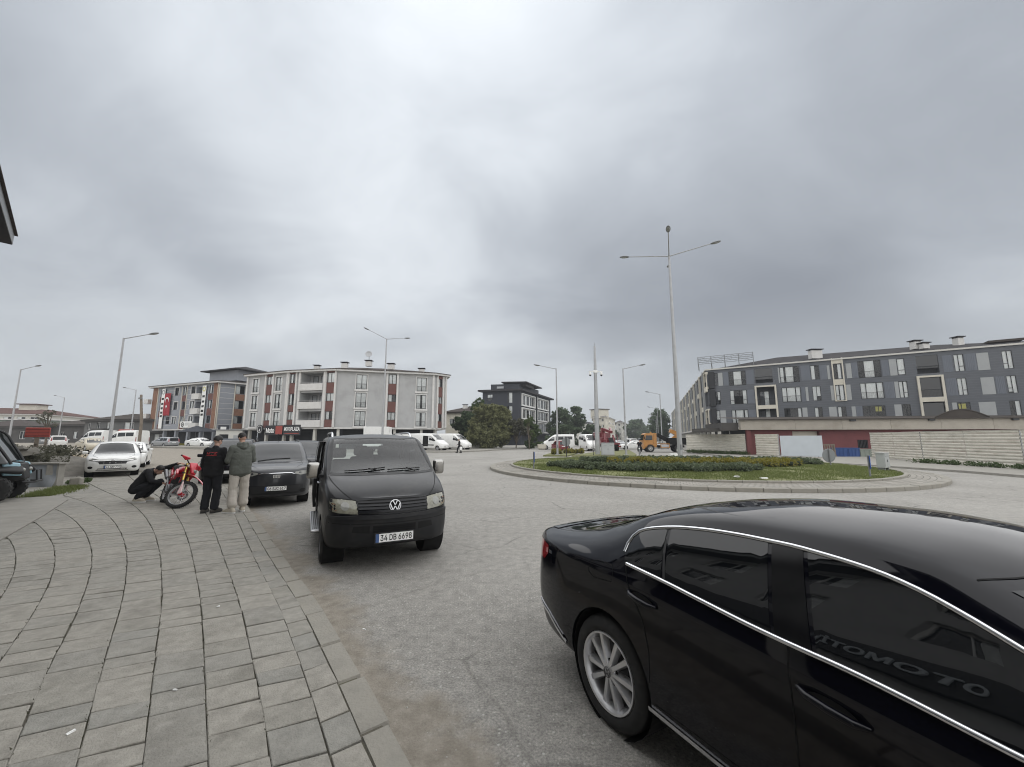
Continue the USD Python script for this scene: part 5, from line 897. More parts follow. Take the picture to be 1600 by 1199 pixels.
for i, (a, c) in enumerate([((33.0, 36.9), (31.2, 30.6)), ((31.15, 30.5), (29.7, 23.4)), ((29.65, 23.3), (28.6, 15.5))]): sheet_fence(['far stretch of the long ribbed white fence at right', 'middle stretch of the long ribbed white fence at right', 'nearest stretch of the ribbed white fence at the right edge'][i], a, c, 2.2, 11, z=.14)
def pallet(loc, rz, label, tilt=0):
    t = thing('pallet', label, 'pallet', loc, rz, tilt=tilt)
    for i in range(6): obj('slat', MB().box((-.5 + i * .2, -.07, .6), (.10, .02, 1.2)), 'wood_grey', t)
    for z in (.08, .6, 1.12): obj('bearer', MB().box((0, 0, z), (1.2, .10, .10)), 'wood_grey', t)
    for i in range(3): obj('slat', MB().box((-.5 + i * .5, .07, .6), (.10, .02, 1.2)), 'wood_grey', t)
pallet((30.5, 38.7, .12), -.2, 'grey wooden pallet leaning upright beside the blank panel', -.12)
def crate(loc, d, label, m, rz=-.17):
    t = thing('plastic_crate', label, 'crate', loc, rz); w, dp, h = d
    for s in (-1, 1): obj('side', MB().box((s * (w / 2 - .02), 0, h / 2), (.04, dp, h)), m, t); obj('side', MB().box((0, s * (dp / 2 - .02), h / 2), (w - .08, .04, h)), m, t)
    obj('base', MB().box((0, 0, .03), (w - .08, dp - .08, .06)), m, t); q = MB(); [q.box((x, -dp / 2 - .012, h / 2), (.05, .03, h)) for x in np.linspace(-w / 2 + .05, w / 2 - .05, 4)]; q.box((0, -dp / 2 - .012, h - .04), (w + .05, .05, .07)); obj('rib', q, m, t)
crate((31.75, 39.1, .1), (1.15, .9, .85), 'larger blue crate by the red wall', 'blue_plastic'); crate((32.85, 38.95, .1), (.95, .8, .85), 'right blue crate by the red wall', 'blue_plastic'); crate((34.0, 38.8, .1), (1.25, .8, .75), 'greenish grey crate right of the blue crates', 'green_grey')
g = np.random.default_rng(6)
weeds = lambda line, w, n, h, s, name, label, m='leaf_mid', zb=.14, clump=.22: hedge(name, line, w, h, m, label, 'weeds', n=n, leaf_s=.06, seed=s, clump=clump, core=False, zb=zb)
weeds([(29.3, 29.5), (29.0, 22.8), (28.0, 16)], .7, 3500, .28, 51, 'weed_strip', 'weeds growing along the foot of the right fence'); weeds([(21.6, 50), (25.0, 42.6)], 1.2, 3500, .35, 52, 'weed_strip', 'weeds along the foot of the left ribbed fence')
# ---- left of the olive trees: low white wall
t = thing('garden_wall', 'low plain white wall between the vans and the trees', 'wall'); Fi = Face((-8.2, 69.2), (-4.9, 70.2)); q = MB(); Fi.box(q, 0, Fi.L, 0, 1.65, -.2, 0); obj('wall', q, 'pale_render', t); q = MB(); Fi.box(q, -.05, Fi.L + .05, 1.65, 1.73, -.26, .05); obj('coping', q, 'concrete', t)
t = thing('planter', 'beige stone planter beside the minibus road', 'planter', (5.0, 66.5, 0)); obj('tub', MB().lathe([(.5, 0), (.75, .2), (.8, .9), (.7, .9), (.62, .7), (0, .68)], n=20), 'cream_render', t, smooth=30); v, f = leaves(shell_points((0, 0, 1.0), (.55, .55, .3), 300, g), .1, 3); obj('plant', MB().add(v, f), 'leaf_mid', t)
# ---- left foreground: tarpaulin covered low wall, rubble, red sign, weeds
t = thing('covered_wall', 'low wall wrapped in grey tarpaulin beside the buggies', 'wall'); Fi = Face((-19.3, 13.9), (-16.55, 14.75)); 
P = []
for u in np.linspace(0, Fi.L, 26):
    row = []
    for v in np.linspace(.10, .93, 14): k = (1 - (v - .10) / .83); row.append(Fi(u, v, .03 + .10 * k * abs(math.sin(u * 4.1 + 2 * v)) + .05 * k * math.sin(u * 9 + v * 7) + .04 * meshkit.fbm(np.array([u * 3, v * 3, 1.0]), 3)))
    P.append(row)
obj('tarpaulin', MB().grid(np.array(P), False), 'tarp_grey', t, smooth=True); q = MB(); Fi.box(q, 0, Fi.L, 0, .93, -.35, 0); obj('wall', q, 'concrete', t); q = MB(); Fi.box(q, -2, Fi.L + .08, .93, .98, -.4, .10); obj('coping', q, 'concrete', t)
q = MB(); E2 = Face((-16.53, 14.76), (-17.55, 16.1)); E2.box(q, 0, .45, 0, .9, -.3, 0); obj('side_wall', q, 'concrete', t)
t = thing('concrete_block', 'broken pale concrete block at the end of the covered wall', 'block', (-15.98, 14.92, .12), .4); m = rbox((0, 0, .17), (.30, .28, .30), .05, 8); m = m.subdivide(); m.vertices += (meshkit.fbm(m.vertices * 9, 3)[:, None] - .5) * .06; obj('lump', m, 'kerb_concrete', t, smooth=40); obj('chip', MB().ell((.28, -.2, .06), (.10, .08, .07), 1), 'kerb_concrete', t)
spots = sorted([(-28.0 + g.uniform(0, 6.4), 18.2 + g.uniform(-1.2, 2.0)) for i in range(12)], key=lambda p: p[0] / p[1]); nth = 'first second third fourth fifth sixth seventh eighth ninth tenth eleventh twelfth'.split()
for i in range(12):
    x, y = spots[i]; s = g.uniform(.22, .5); m = trimesh.convex.convex_hull(g.normal(size=(16, 3)) * (s * .55, s * .5, s * .38)); m = m.subdivide(); m.vertices += (meshkit.fbm(m.vertices * 6 + i, 3)[:, None] - .5) * .10
    obj('boulder', m, 'rubble', loc=(x, y, .95 + s * .3 + (.25 if i % 3 == 0 else 0)), rz=g.uniform(0, 3), smooth=20, label=f'grey rubble boulder, {nth[i]} from the left on the mound', category='rubble', group='rubble boulders on the mound')
q = MB(); xs = np.linspace(-32, -20.0, 30); ys = np.linspace(16.6, 23.5, 16); X, Y = np.meshgrid(xs, ys, indexing='ij'); Zm = gz(X, Y) + 1.05 * np.clip(1 - ((X + 26.0) / 5.8) ** 2, 0, 1) ** .7 * np.clip(1 - ((Y - 19.8) / 3.4) ** 2, 0, 1) ** .7 * (.75 + .5 * meshkit.fbm(np.stack([X, Y, 0 * X], -1) * .8, 3)) - .02
obj('rubble_mound', q.grid(np.stack([X, Y, Zm], -1), False), 'rubble', smooth=True, kind='structure', label='earth and rubble mound behind the covered wall')
weeds([(-29, 18.3), (-25, 18.4), (-22.0, 18.8)], 1.5, 9000, .55, 61, 'dry_bush', 'dry grey green bush on the rubble mound', 'leaf_grey', .65, .4); weeds([(-30, 20.8), (-26, 20.8), (-23.2, 21)], 1.8, 8000, .7, 62, 'dry_bush', 'darker bush further back on the rubble mound', 'leaf_grey', .8, .45)
weeds([(-16.6, 15.3), (-17.4, 16.6)], .25, 500, .14, 63, 'weed_strip', 'weeds beside the corner of the covered wall')
t = thing('red_sign', 'faded red box sign on a stub post above the rubble', 'sign', (-24.9, 21.0, 1.05), .80); obj('board', rbox((0, 0, 1.12), (.86, .2, .50), .03, 6), 'sign_red', t); obj('post', MB().box((0, 0, .45), (.16, .12, .9)), 'wood_grey', t); q = MB().box((0, -.11, 1.12), (.82, .02, .02)).box((0, -.11, 1.28), (.82, .02, .02)).box((0, -.11, .96), (.82, .02, .02)); obj('slat_lines', q, 'shed_red', t)
def strip_place(g, n):
    s = g.random(n); w = g.normal(0, .22, n); a, b = V(-14.1, 12.1), V(-15.75, 14.6); d = unit(b - a); p = a + (b - a) * s[:, None] + np.stack([-d[1] * w, d[0] * w], -1); return np.c_[p, np.full(n, .135)]
blades(5200, strip_place, .10, 'grass_blade', 'grass_strip', seed=7, w=.007, kind='stuff', label='thin strip of grass between the concrete apron and slabs', category='grass')
# joints of the slabs carry sparse weeds
def joint_place(g, n):
    out = []
    for i in range(n): s = g.uniform(-2.6, 8); k = g.integers(1, 13); p = pave(s, k + g.normal(0, .012)); out.append((*p, SH - .012))
    return np.array(out)
blades(2600, joint_place, .022, 'leaf_grey', 'joint_weeds', seed=9, w=.006, kind='stuff', label='sparse moss and weeds in the slab joints', category='weeds')
for i, (x, y, z, lab) in enumerate([(-2.34, 3.02, SH, 'white paper scrap on the slabs, nearest'), (-2.62, 2.62, SH, 'thin white straw on the slabs at the lower left'), (-1.35, 3.9, SH, 'small white crumb of litter near the kerb strip'), (-3.05, 4.4, SH, 'white cigarette end in the middle of the slabs'), (9.1, 16.4, .33, 'white paper scrap on the lawn, left'), (9.9, 15.95, .31, 'white plastic scrap on the lawn, larger')]):
    w = .026 if z < .2 else .20; m = trimesh.creation.box((w * (1.6 if i in (1, 5) else 1), w * .45, .008 if z < .2 else .05)); m.vertices += srng.normal(0, w * .08, m.vertices.shape) * (1, 1, .05); obj('litter', m, 'sign_white', loc=(x, y, z + .006), rz=i * 1.3, label=lab, category='litter')
# ---- building behind the camera at left: its eave enters the frame, its front shows in the car windows
hb = thing('apartment_block', 'grey shop block whose dark eave enters the upper left corner', 'building'); H0, H1 = V(2.36, -7.0), V(-25.76, 18.43); HF = Face(H1, H0); HF2 = HF
HF = Face(V(*H0), V(*H1)); 
HF = HF if HF.N @ V(1, 1) > 0 else Face(V(*H1), V(*H0))
ho = [(u, u + 1.7, v, v + 1.5) for v in (7.3, 9.9) for u in np.arange(2.2, HF.L - 2.5, 3.4)]
w_, bk = wall(HF, 3.6, 12.0, ho); obj('wall', w_, 'grey_render', hb); bk and obj('room_backs', bk, 'interior', hb)
for x in ho: window(hb, HF, *x, splits=(.5,), cur=[(0, .4)], m='frame_white')
hp = [tuple(HF.p0), tuple(HF.p1), tuple(HF.p1 - HF.N * 12), tuple(HF.p0 - HF.N * 12)]
q = MB(); q.prism(Polygon(hp).buffer(-1.4), 0, 12.0); obj('core', q, 'interior', hb)
E1 = Face(HF.p0, HF.p0 - HF.N * 12); E1 = E1 if E1.N @ HF.U < 0 else Face(HF.p0 - HF.N * 12, HF.p0); w_, _ = wall(E1, 0, 12.0, []); obj('wall', w_, 'grey_render', hb)
E3 = Face(HF.p1, HF.p1 - HF.N * 12); E3 = E3 if E3.N @ HF.U > 0 else Face(HF.p1 - HF.N * 12, HF.p1); w_, _ = wall(E3, 0, 12.0, []); obj('wall', w_, 'grey_render', hb)
q = MB().prism(Polygon(hp).buffer(.62, join_style=2), 11.75, 12.0); obj('soffit', q, 'roof_dark', hb)
q = MB().prism(Polygon(hp).buffer(.64, join_style=2).difference(Polygon(hp).buffer(.54, join_style=2)), 11.78, 12.35); obj('fascia', q, 'lamp_grey', hb)
hc = np.mean(hp, 0); q = MB(); eo = np.array(Polygon(hp).buffer(.75, join_style=2).exterior.coords)[:-1]; r0, r1 = (*(HF.p0 + HF.U * 6 - HF.N * 6), 15.2), (*(HF.p1 - HF.U * 6 - HF.N * 6), 15.2)
R = np.array([r0, r1])
for i in range(4):
    j = (i + 1) % 4; a, b = eo[i], eo[j]; ka, kb = [int(np.argmin(np.linalg.norm(R[:, :2] - p, axis=1))) for p in (a, b)]; q.add([(*a, 12.36), (*b, 12.36), R[kb], R[ka]], np.array([(0, 1, 2), (0, 2, 3)]))
q.prism(Polygon(hp).buffer(.75, join_style=2), 12.3, 12.36); obj('roof', q, 'roof_tile', hb)
q = MB(); HF.box(q, 0, HF.L, .1, 3.4, -1.2, -1.1); obj('shop_front', q, 'anthracite', hb)
for u in np.arange(.3, HF.L, 6.0): q = MB(); HF.box(q, u, u + .5, .0, 3.6, -.6, -.1); obj('column', q, 'pale_render', hb)
t = thing('shop_sign', 'long black sign with white capitals on the shop block behind the viewer', 'sign'); q = MB(); HF.box(q, 4, HF.L - 2, 4.7, 6.1, .05, .25); obj('board', q, 'sign_black', t)
obj('lettering', text_on('OTOMOTİV', .48, HF(10.6, 5.4, .27), (*HF.U, 0), (0, 0, 1), .04, True, 2.6), 'panel_blue_white', t)
# ---------------------------------------------------------------- vehicles: lofted bodies with panels laid on them
def loft(feats, nx=60, ns=4, fb=0.10, rb=0.05, dy=0.0, dz=0.0, zfloor=None):
    """feats: from under the car to the middle of the roof, each a list of (x, half width, z); returns a closed body."""
    u = np.linspace(0, 1, nx); rows = []
    for ft in feats:
        a = np.array(ft, float); x = a[0, 0] + u * (a[-1, 0] - a[0, 0]); y, z = PchipInterpolator(a[:, 0], a[:, 1])(x), PchipInterpolator(a[:, 0], a[:, 2])(x)
        rows.append(np.stack([x, np.maximum(y - dy, 0) if a[:, 1].max() > 0 else y, z - (dz if zfloor is None else 0)], -1))
    G = np.stack(rows, 1); k = len(feats)                                               # station, feature, xyz
    s = np.unique(np.concatenate([np.linspace(i, i + 1, ns + 1) for i in range(k - 1)])); G = PchipInterpolator(np.arange(k), G, axis=1)(s)
    if zfloor is not None: G[..., 2] = np.maximum(G[..., 2] - dz, zfloor)
    b = np.interp(s, [0, 1, k * .35, k * .55, k - 1], [.0, .5, 1, .8, .25]); S = len(s); m = MB()
    L, R = G, G * (1, -1, 1); m.grid(L, True); m.grid(R)
    for e, sg, bb in ((-1, 1, fb), (0, -1, rb)):
        t = np.linspace(-1, 1, 13); ex = G[e]; X = ex[:, None, 0] + sg * bb * b[:, None] * (1 - t ** 2)[None]; cap = np.stack([X, ex[:, None, 1] * t[None], np.repeat(ex[:, None, 2], 13, 1)], -1); m.grid(cap, sg < 0)
    tm = m.tm(); tm.merge_vertices(digits_vertex=5); tm.update_faces(tm.nondegenerate_faces()); tm.remove_unreferenced_vertices(); trimesh.repair.fix_winding(tm)
    if tm.volume < 0: tm.invert()
    return tm
def manifold(tm): return m3.Manifold(m3.Mesh(np.asarray(tm.vertices, np.float32), np.asarray(tm.faces, np.uint32)))
class Surf:
    """Drops 2-D points onto a body along an axis: 'y' (x, z), 'z' (x, y), 'x' (y, z)."""
    def __init__(s, tm):
        s.c = {}; s.T = np.asarray(tm.vertices)[np.asarray(tm.faces)]
    def get(s, axis):
        if axis not in s.c:
            o = {'y': (0, 2, 1), 'z': (0, 1, 2), 'x': (1, 2, 0)}[axis]; P = s.T[:, :, o[:2]]; d = s.T[:, :, o[2]]; e1, e2 = P[:, 1] - P[:, 0], P[:, 2] - P[:, 0]; det = e1[:, 0] * e2[:, 1] - e1[:, 1] * e2[:, 0]; ok = np.abs(det) > 1e-10
            s.c[axis] = (P[ok, 0], e1[ok], e2[ok], det[ok], d[ok], P[ok].min(1), P[ok].max(1))
        return s.c[axis]
    def drop(s, pts, axis, side):
        A, e1, e2, det, d, lo, hi = s.get(axis); pts = np.asarray(pts, float); a, b = pts.min(0) - 1e-6, pts.max(0) + 1e-6; k = np.all(hi >= a, 1) & np.all(lo <= b, 1); A, e1, e2, det, d = A[k], e1[k], e2[k], det[k], d[k]
        q = pts[:, None] - A[None]; w1 = (q[..., 0] * e2[:, 1] - q[..., 1] * e2[:, 0]) / det; w2 = (e1[:, 0] * q[..., 1] - e1[:, 1] * q[..., 0]) / det; inn = (w1 >= -1e-5) & (w2 >= -1e-5) & (w1 + w2 <= 1 + 1e-5)
        dep = d[:, 0] + w1 * (d[:, 1] - d[:, 0]) + w2 * (d[:, 2] - d[:, 0]); v = np.where(inn, dep * side, -1e9).max(1) if len(A) else np.full(len(pts), -1e9); bad = v < -1e8
        if bad.all(): raise ValueError(f'panel off the body {axis} {pts.mean(0)}')
        if bad.any():
            good = np.where(~bad)[0]
            for i in np.where(bad)[0]: v[i] = v[good[np.argmin(((pts[good] - pts[i]) ** 2).sum(1))]]
        return v * side
    def lift(s, pts, axis, side, off=0.0):
        pts = np.asarray(pts, float); v = s.drop(pts, axis, side) + side * off
        return np.stack({'y': [pts[:, 0], v, pts[:, 1]], 'z': [pts[:, 0], pts[:, 1], v], 'x': [v, pts[:, 0], pts[:, 1]]}[axis], -1)
    def patch(s, poly, axis, side, off=.004, e=.08, thick=0.0):
        if not isinstance(poly, Polygon): poly = Polygon(poly)
        poly = poly.buffer(0); out = MB(); area = lambda g_: [h for h in getattr(g_, 'geoms', [g_]) if h.geom_type == 'Polygon' and h.area > 1e-7]
        for pg in area(poly):
            x0, y0, x1, y1 = pg.bounds; nx_, ny_ = max(1, int((x1 - x0) / e)), max(1, int((y1 - y0) / e))
            V2, F2, n = [], [], 0
            from shapely.geometry import box as sbox
            for i in range(nx_):
                for j in range(ny_):
                    c = pg.intersection(sbox(x0 + (x1 - x0) * i / nx_, y0 + (y1 - y0) * j / ny_, x0 + (x1 - x0) * (i + 1) / nx_, y0 + (y1 - y0) * (j + 1) / ny_))
                    for h in area(c):
                        v, f = trimesh.creation.triangulate_polygon(h, engine='earcut'); V2.append(v); F2.append(f + n); n += len(v)
            v, f = np.vstack(V2), np.vstack(F2); P = s.lift(v, axis, side, off)
            tm = trimesh.Trimesh(P, f, process=False); tm.merge_vertices(digits_vertex=5)
            ax = {'x': 0, 'y': 1, 'z': 2}[axis]; fc = np.array(tm.faces); bad = tm.face_normals[:, ax] * side < 0; fc[bad] = fc[bad][:, ::-1]; tm = trimesh.Trimesh(np.array(tm.vertices), fc, process=False)
            if thick:
                b = tm.copy(); sh = np.zeros(3); sh[ax] = -side * thick; b.vertices += sh; b.invert(); out.tri(b)
                be = tm.edges[trimesh.grouping.group_rows(tm.edges_sorted, require_count=1)]; k = len(tm.vertices); vv = np.vstack([tm.vertices, tm.vertices + sh]); out.add(vv, np.array([(b_, a_, a_ + k, b_ + k) for a_, b_ in be]))
            out.tri(tm)
        return out
    def ribbon(s, line, w, axis, side, off=.0025, e=.1): return s.patch(LineString(line).buffer(w / 2, cap_style=2), axis, side, off, e)
    def tube(s, line, r, axis, side, off=.004, n=6, step=.05):
        ls = LineString(line); k = max(2, int(ls.length / step)); pts = np.array([ls.interpolate(t, normalized=True).coords[0] for t in np.linspace(0, 1, k + 1)]); return MB().tube(s.lift(pts, axis, side, off), r, n)
def smooth_line(pts, n=40):
    p = np.array(pts, float); d = np.concatenate([[0], np.cumsum(np.linalg.norm(np.diff(p, axis=0), axis=1))]); return PchipInterpolator(d, p, axis=0)(np.linspace(0, d[-1], n))
def wheel(parent, c, side, R=.335, w=.225, rim=.225, spokes=10, m='alloy', fine=True, dark='alloy_dark', steer=0.0, pair=0.0):
    c = V(*c); ax = V(0, side, 0); n = 48 if fine else 20; h = w / 2; k = .03
    root = path_of(parent, 'wheel'); x = UsdGeom.Xform.Define(stage, root); x.AddTranslateOp().Set(Gf.Vec3d(*c))
    if steer: x.AddRotateZOp().Set(math.degrees(steer))
    o = (0, 0, 0); t = MB().lathe([(rim, -h + .01), (rim + .02, -h), (R - k * 1.6, -h - .002), (R - k * .5, -h + .012), (R, -h + .035), (R, h - .035), (R - k * .5, h - .012), (R - k * 1.6, h + .002), (rim + .02, h), (rim, h - .015)], o, ax, n)
    obj('tyre', t, 'rubber', root, smooth=35)
    rm = MB().lathe([(rim + .006, h - .012), (rim + .002, h - .002), (rim - .010, h - .006), (rim - .016, h - .03), (rim - .03, h - .06), (rim - .03, -h)], o, ax, n)
    rimp = obj('rim', rm, m, root, smooth=35)
    obj('brake_disc', MB().lathe([(0, -.03), (rim * .72, -.03), (rim * .72, -.05), (0, -.05)], o, ax, n // 2).lathe([(rim - .031, -.06), (0, -.06)], o, ax, n // 2), dark, root, smooth=35)
    sp = MB(); f = h - .02
    for i in range(spokes):
        a = 2 * PI * i / spokes + (pair if i % 2 else -pair); d = V(math.cos(a), 0, math.sin(a)); tng = V(-math.sin(a), 0, math.cos(a)); a2 = a + (-pair if i % 2 else pair) * .9; d2 = V(math.cos(a2), 0, math.sin(a2)); tn2 = V(-math.sin(a2), 0, math.cos(a2))
        w0, w1 = (.036, .055) if fine else (.05, .07); r0, r1 = rim * .16, rim - .012
        p = lambda d, t_, r, ww, y, taper=1: d * r + t_ * ww * .5 + ax * y
        sp.box8([p(d2, tn2, r0, -w0, f - .035), p(d2, tn2, r0, w0, f - .035), p(d, tng, r1, w1, f - .055), p(d, tng, r1, -w1, f - .055), p(d2, tn2, r0, -w0 * .6, f + .004), p(d2, tn2, r0, w0 * .6, f + .004), p(d, tng, r1, w1 * .55, f - .008), p(d, tng, r1, -w1 * .55, f - .008)])
    obj('spoke', sp, m, root, smooth=25)
    hub = MB().lathe([(0, f + .006), (rim * .15, f + .006), (rim * .22, f - .004), (rim * .26, f - .03)], o, ax, n // 2); hp = obj('hub_cap', hub, m, root, smooth=35)
    if fine:
        q = MB()
        for i in range(5): a = 2 * PI * i / 5 + .3; d = V(math.cos(a), 0, math.sin(a)); q.lathe([(.011, 0), (.011, .003), (0, .003)], d * rim * .30 + ax * (f - .012), ax, 10)
        obj('lug_bolt', q, 'gap_black', hp)
    return root
def emblem(parent, c, x, y, r, m='chrome', depth=.012):
    """Round badge: ring with a V above a W."""
    M = frame(np.asarray(c, float), x, y); q = MB(); a = np.linspace(0, 2 * PI, 33)[:-1]; q.tube([(r * math.cos(t), r * math.sin(t), depth * .5) for t in a], r * .10, 6, closed=True)
    def bar(p0, p1): q.beam((p0[0] * r, p0[1] * r, depth * .5), (p1[0] * r, p1[1] * r, depth * .5), r * .15, depth, (0, 0, 1))
    bar((-.40, .88), (-.02, .12)); bar((.40, .88), (.02, .12)); bar((-.86, .36), (-.40, -.82)); bar((.86, .36), (.40, -.82)); bar((-.40, -.82), (-.02, -.10)); bar((.40, -.82), (.02, -.10))
    return obj('emblem', q.xform(M), m, parent, smooth=30)
def plate(parent, c, x, y, text, w=.52, h=.112, frame_m='black_plastic'):
    M = frame(np.asarray(c, float), x, y); z = M[:3, 2]; c = np.asarray(c, float)
    fr = obj('licence_plate', MB().box((0, 0, 0), (w + .03, h + .03, .012)).xform(M), frame_m, parent); obj('plate_face', MB().box((0, 0, .008), (w, h, .006)).xform(M), 'plate_white', fr); obj('country_band', MB().box((-w / 2 + .022, 0, .0085), (.044, h, .0066)).xform(M), 'plate_blue', fr)
    obj('characters', text_on(text, h * .68, c + z * .011 + unit(x) * .022, x, y, .0015, True, w * .84), 'ink', fr); return fr
# feature lines of the bodies (x from the rear axle, half width, height)
SEDAN = [
 [(-1.04, 0, .30), (-.7, 0, .25), (2.9, 0, .20), (3.5, 0, .22)],
 [(-1.03, .62, .30), (-.7, .76, .26), (0, .78, .24), (2.8, .78, .20), (3.3, .74, .20), (3.52, .58, .22)],
 [(-1.06, .66, .37), (-.78, .83, .35), (-.35, .895, .33), (.5, .895, .30), (2.3, .895, .28), (2.95, .89, .28), (3.35, .81, .28), (3.60, .58, .30)],
 [(-1.10, .68, .62), (-.86, .835, .61), (-.42, .91, .60), (.4, .915, .58), (2.2, .915, .56), (2.9, .91, .55), (3.4, .82, .52), (3.68, .56, .52)],
 [(-1.085, .68, .945), (-.85, .80, .975), (-.51, .87, .988), (-.13, .90, .950), (.25, .912, .915), (1.2, .915, .862), (2.2, .91, .82), (2.9, .895, .78), (3.35, .80, .72), (3.62, .56, .68)],
 [(-1.06, .66, 1.005), (-.8, .735, 1.028), (-.4, .795, 1.055), (0, .845, 1.070), (.2, .868, 1.065), (.74, .884, 1.024), (1.16, .887, .990), (1.8, .885, .940), (2.4, .87, .905), (2.9, .83, .875), (3.3, .74, .80), (3.56, .53, .73)],
 [(-1.05, .60, 1.028), (-.8, .655, 1.045), (-.4, .69, 1.095), (-.1, .715, 1.165), (.2, .735, 1.263), (.34, .72, 1.302), (.54, .695, 1.338), (.92, .67, 1.358), (1.25, .665, 1.348), (1.55, .685, 1.300), (1.8, .735, 1.203), (2.1, .775, 1.07), (2.38, .80, .945), (2.9, .72, .895), (3.3, .63, .825), (3.56, .46, .745)],
 [(-1.04, .50, 1.036), (-.8, .53, 1.056), (-.45, .57, 1.115), (-.1, .585, 1.225), (.2, .60, 1.335), (.54, .60, 1.398), (.92, .59, 1.424), (1.3, .585, 1.424), (1.55, .595, 1.398), (1.72, .612, 1.345), (1.9, .64, 1.258), (2.1, .665, 1.15), (2.42, .72, .985), (2.6, .70, .932), (2.9, .60, .918), (3.3, .52, .846), (3.56, .38, .762)],
 [(-1.04, .25, 1.042), (-.8, .27, 1.062), (-.5, .29, 1.115), (-.15, .30, 1.235), (.2, .305, 1.365), (.54, .30, 1.432), (.92, .30, 1.468), (1.3, .30, 1.473), (1.55, .30, 1.458), (1.75, .305, 1.422), (1.92, .315, 1.345), (2.15, .34, 1.20), (2.45, .37, 1.01), (2.68, .36, .945), (2.95, .33, .930), (3.3, .28, .860), (3.58, .20, .772)],
 [(-1.04, 0, 1.045), (-.8, 0, 1.066), (-.5, 0, 1.118), (-.15, 0, 1.24), (.2, 0, 1.372), (.54, 0, 1.442), (.92, 0, 1.479), (1.3, 0, 1.486), (1.55, 0, 1.474), (1.75, 0, 1.440), (1.95, 0, 1.36), (2.18, 0, 1.21), (2.45, 0, 1.02), (2.72, 0, .952), (2.95, 0, .935), (3.3, 0, .865), (3.58, 0, .775)]]
T5 = [
 [(-.95, 0, .34), (-.6, 0, .28), (2.9, 0, .26), (3.62, 0, .32)],
 [(-.95, .74, .34), (-.6, .82, .29), (0, .84, .28), (2.8, .84, .27), (3.35, .80, .29), (3.66, .62, .32)],
 [(-.97, .80, .43), (-.7, .90, .40), (0, .925, .39), (2.6, .925, .38), (3.2, .91, .38), (3.55, .83, .37), (3.76, .62, .37)],
 [(-.99, .83, .72), (-.7, .93, .71), (0, .95, .70), (2.6, .95, .69), (3.2, .935, .66), (3.58, .85, .62), (3.82, .60, .60)],
 [(-.985, .83, 1.04), (-.7, .925, 1.05), (0, .95, 1.05), (2.4, .95, 1.04), (3.0, .935, 1.02), (3.4, .89, .96), (3.64, .80, .88), (3.80, .58, .83)],
 [(-.97, .82, 1.18), (-.7, .91, 1.18), (0, .93, 1.18), (2.4, .94, 1.18), (2.9, .915, 1.18), (3.3, .86, 1.10), (3.54, .78, 1.00), (3.70, .55, .945)],
 [(-.90, .82, 1.70), (-.7, .87, 1.72), (0, .89, 1.74), (1.6, .89, 1.74), (1.92, .888, 1.70), (2.25, .895, 1.56), (2.62, .908, 1.335), (2.85, .893, 1.245), (3.2, .79, 1.165), (3.5, .68, 1.065), (3.67, .49, .985)],
 [(-.90, .74, 1.85), (-.7, .78, 1.868), (0, .81, 1.88), (1.5, .81, 1.88), (1.82, .81, 1.838), (2.2, .83, 1.638), (2.6, .855, 1.408), (2.88, .84, 1.27), (3.2, .66, 1.19), (3.5, .54, 1.085), (3.68, .40, 1.00)],
 [(-.92, .34, 1.90), (0, .36, 1.93), (1.45, .36, 1.935), (1.8, .36, 1.885), (2.2, .38, 1.67), (2.6, .40, 1.43), (2.92, .40, 1.285), (3.22, .34, 1.205), (3.52, .28, 1.095), (3.69, .20, 1.005)],
 [(-.92, 0, 1.91), (0, 0, 1.94), (1.45, 0, 1.945), (1.8, 0, 1.90), (2.2, 0, 1.69), (2.6, 0, 1.445), (2.94, 0, 1.295), (3.24, 0, 1.21), (3.53, 0, 1.098), (3.69, 0, 1.008)]]
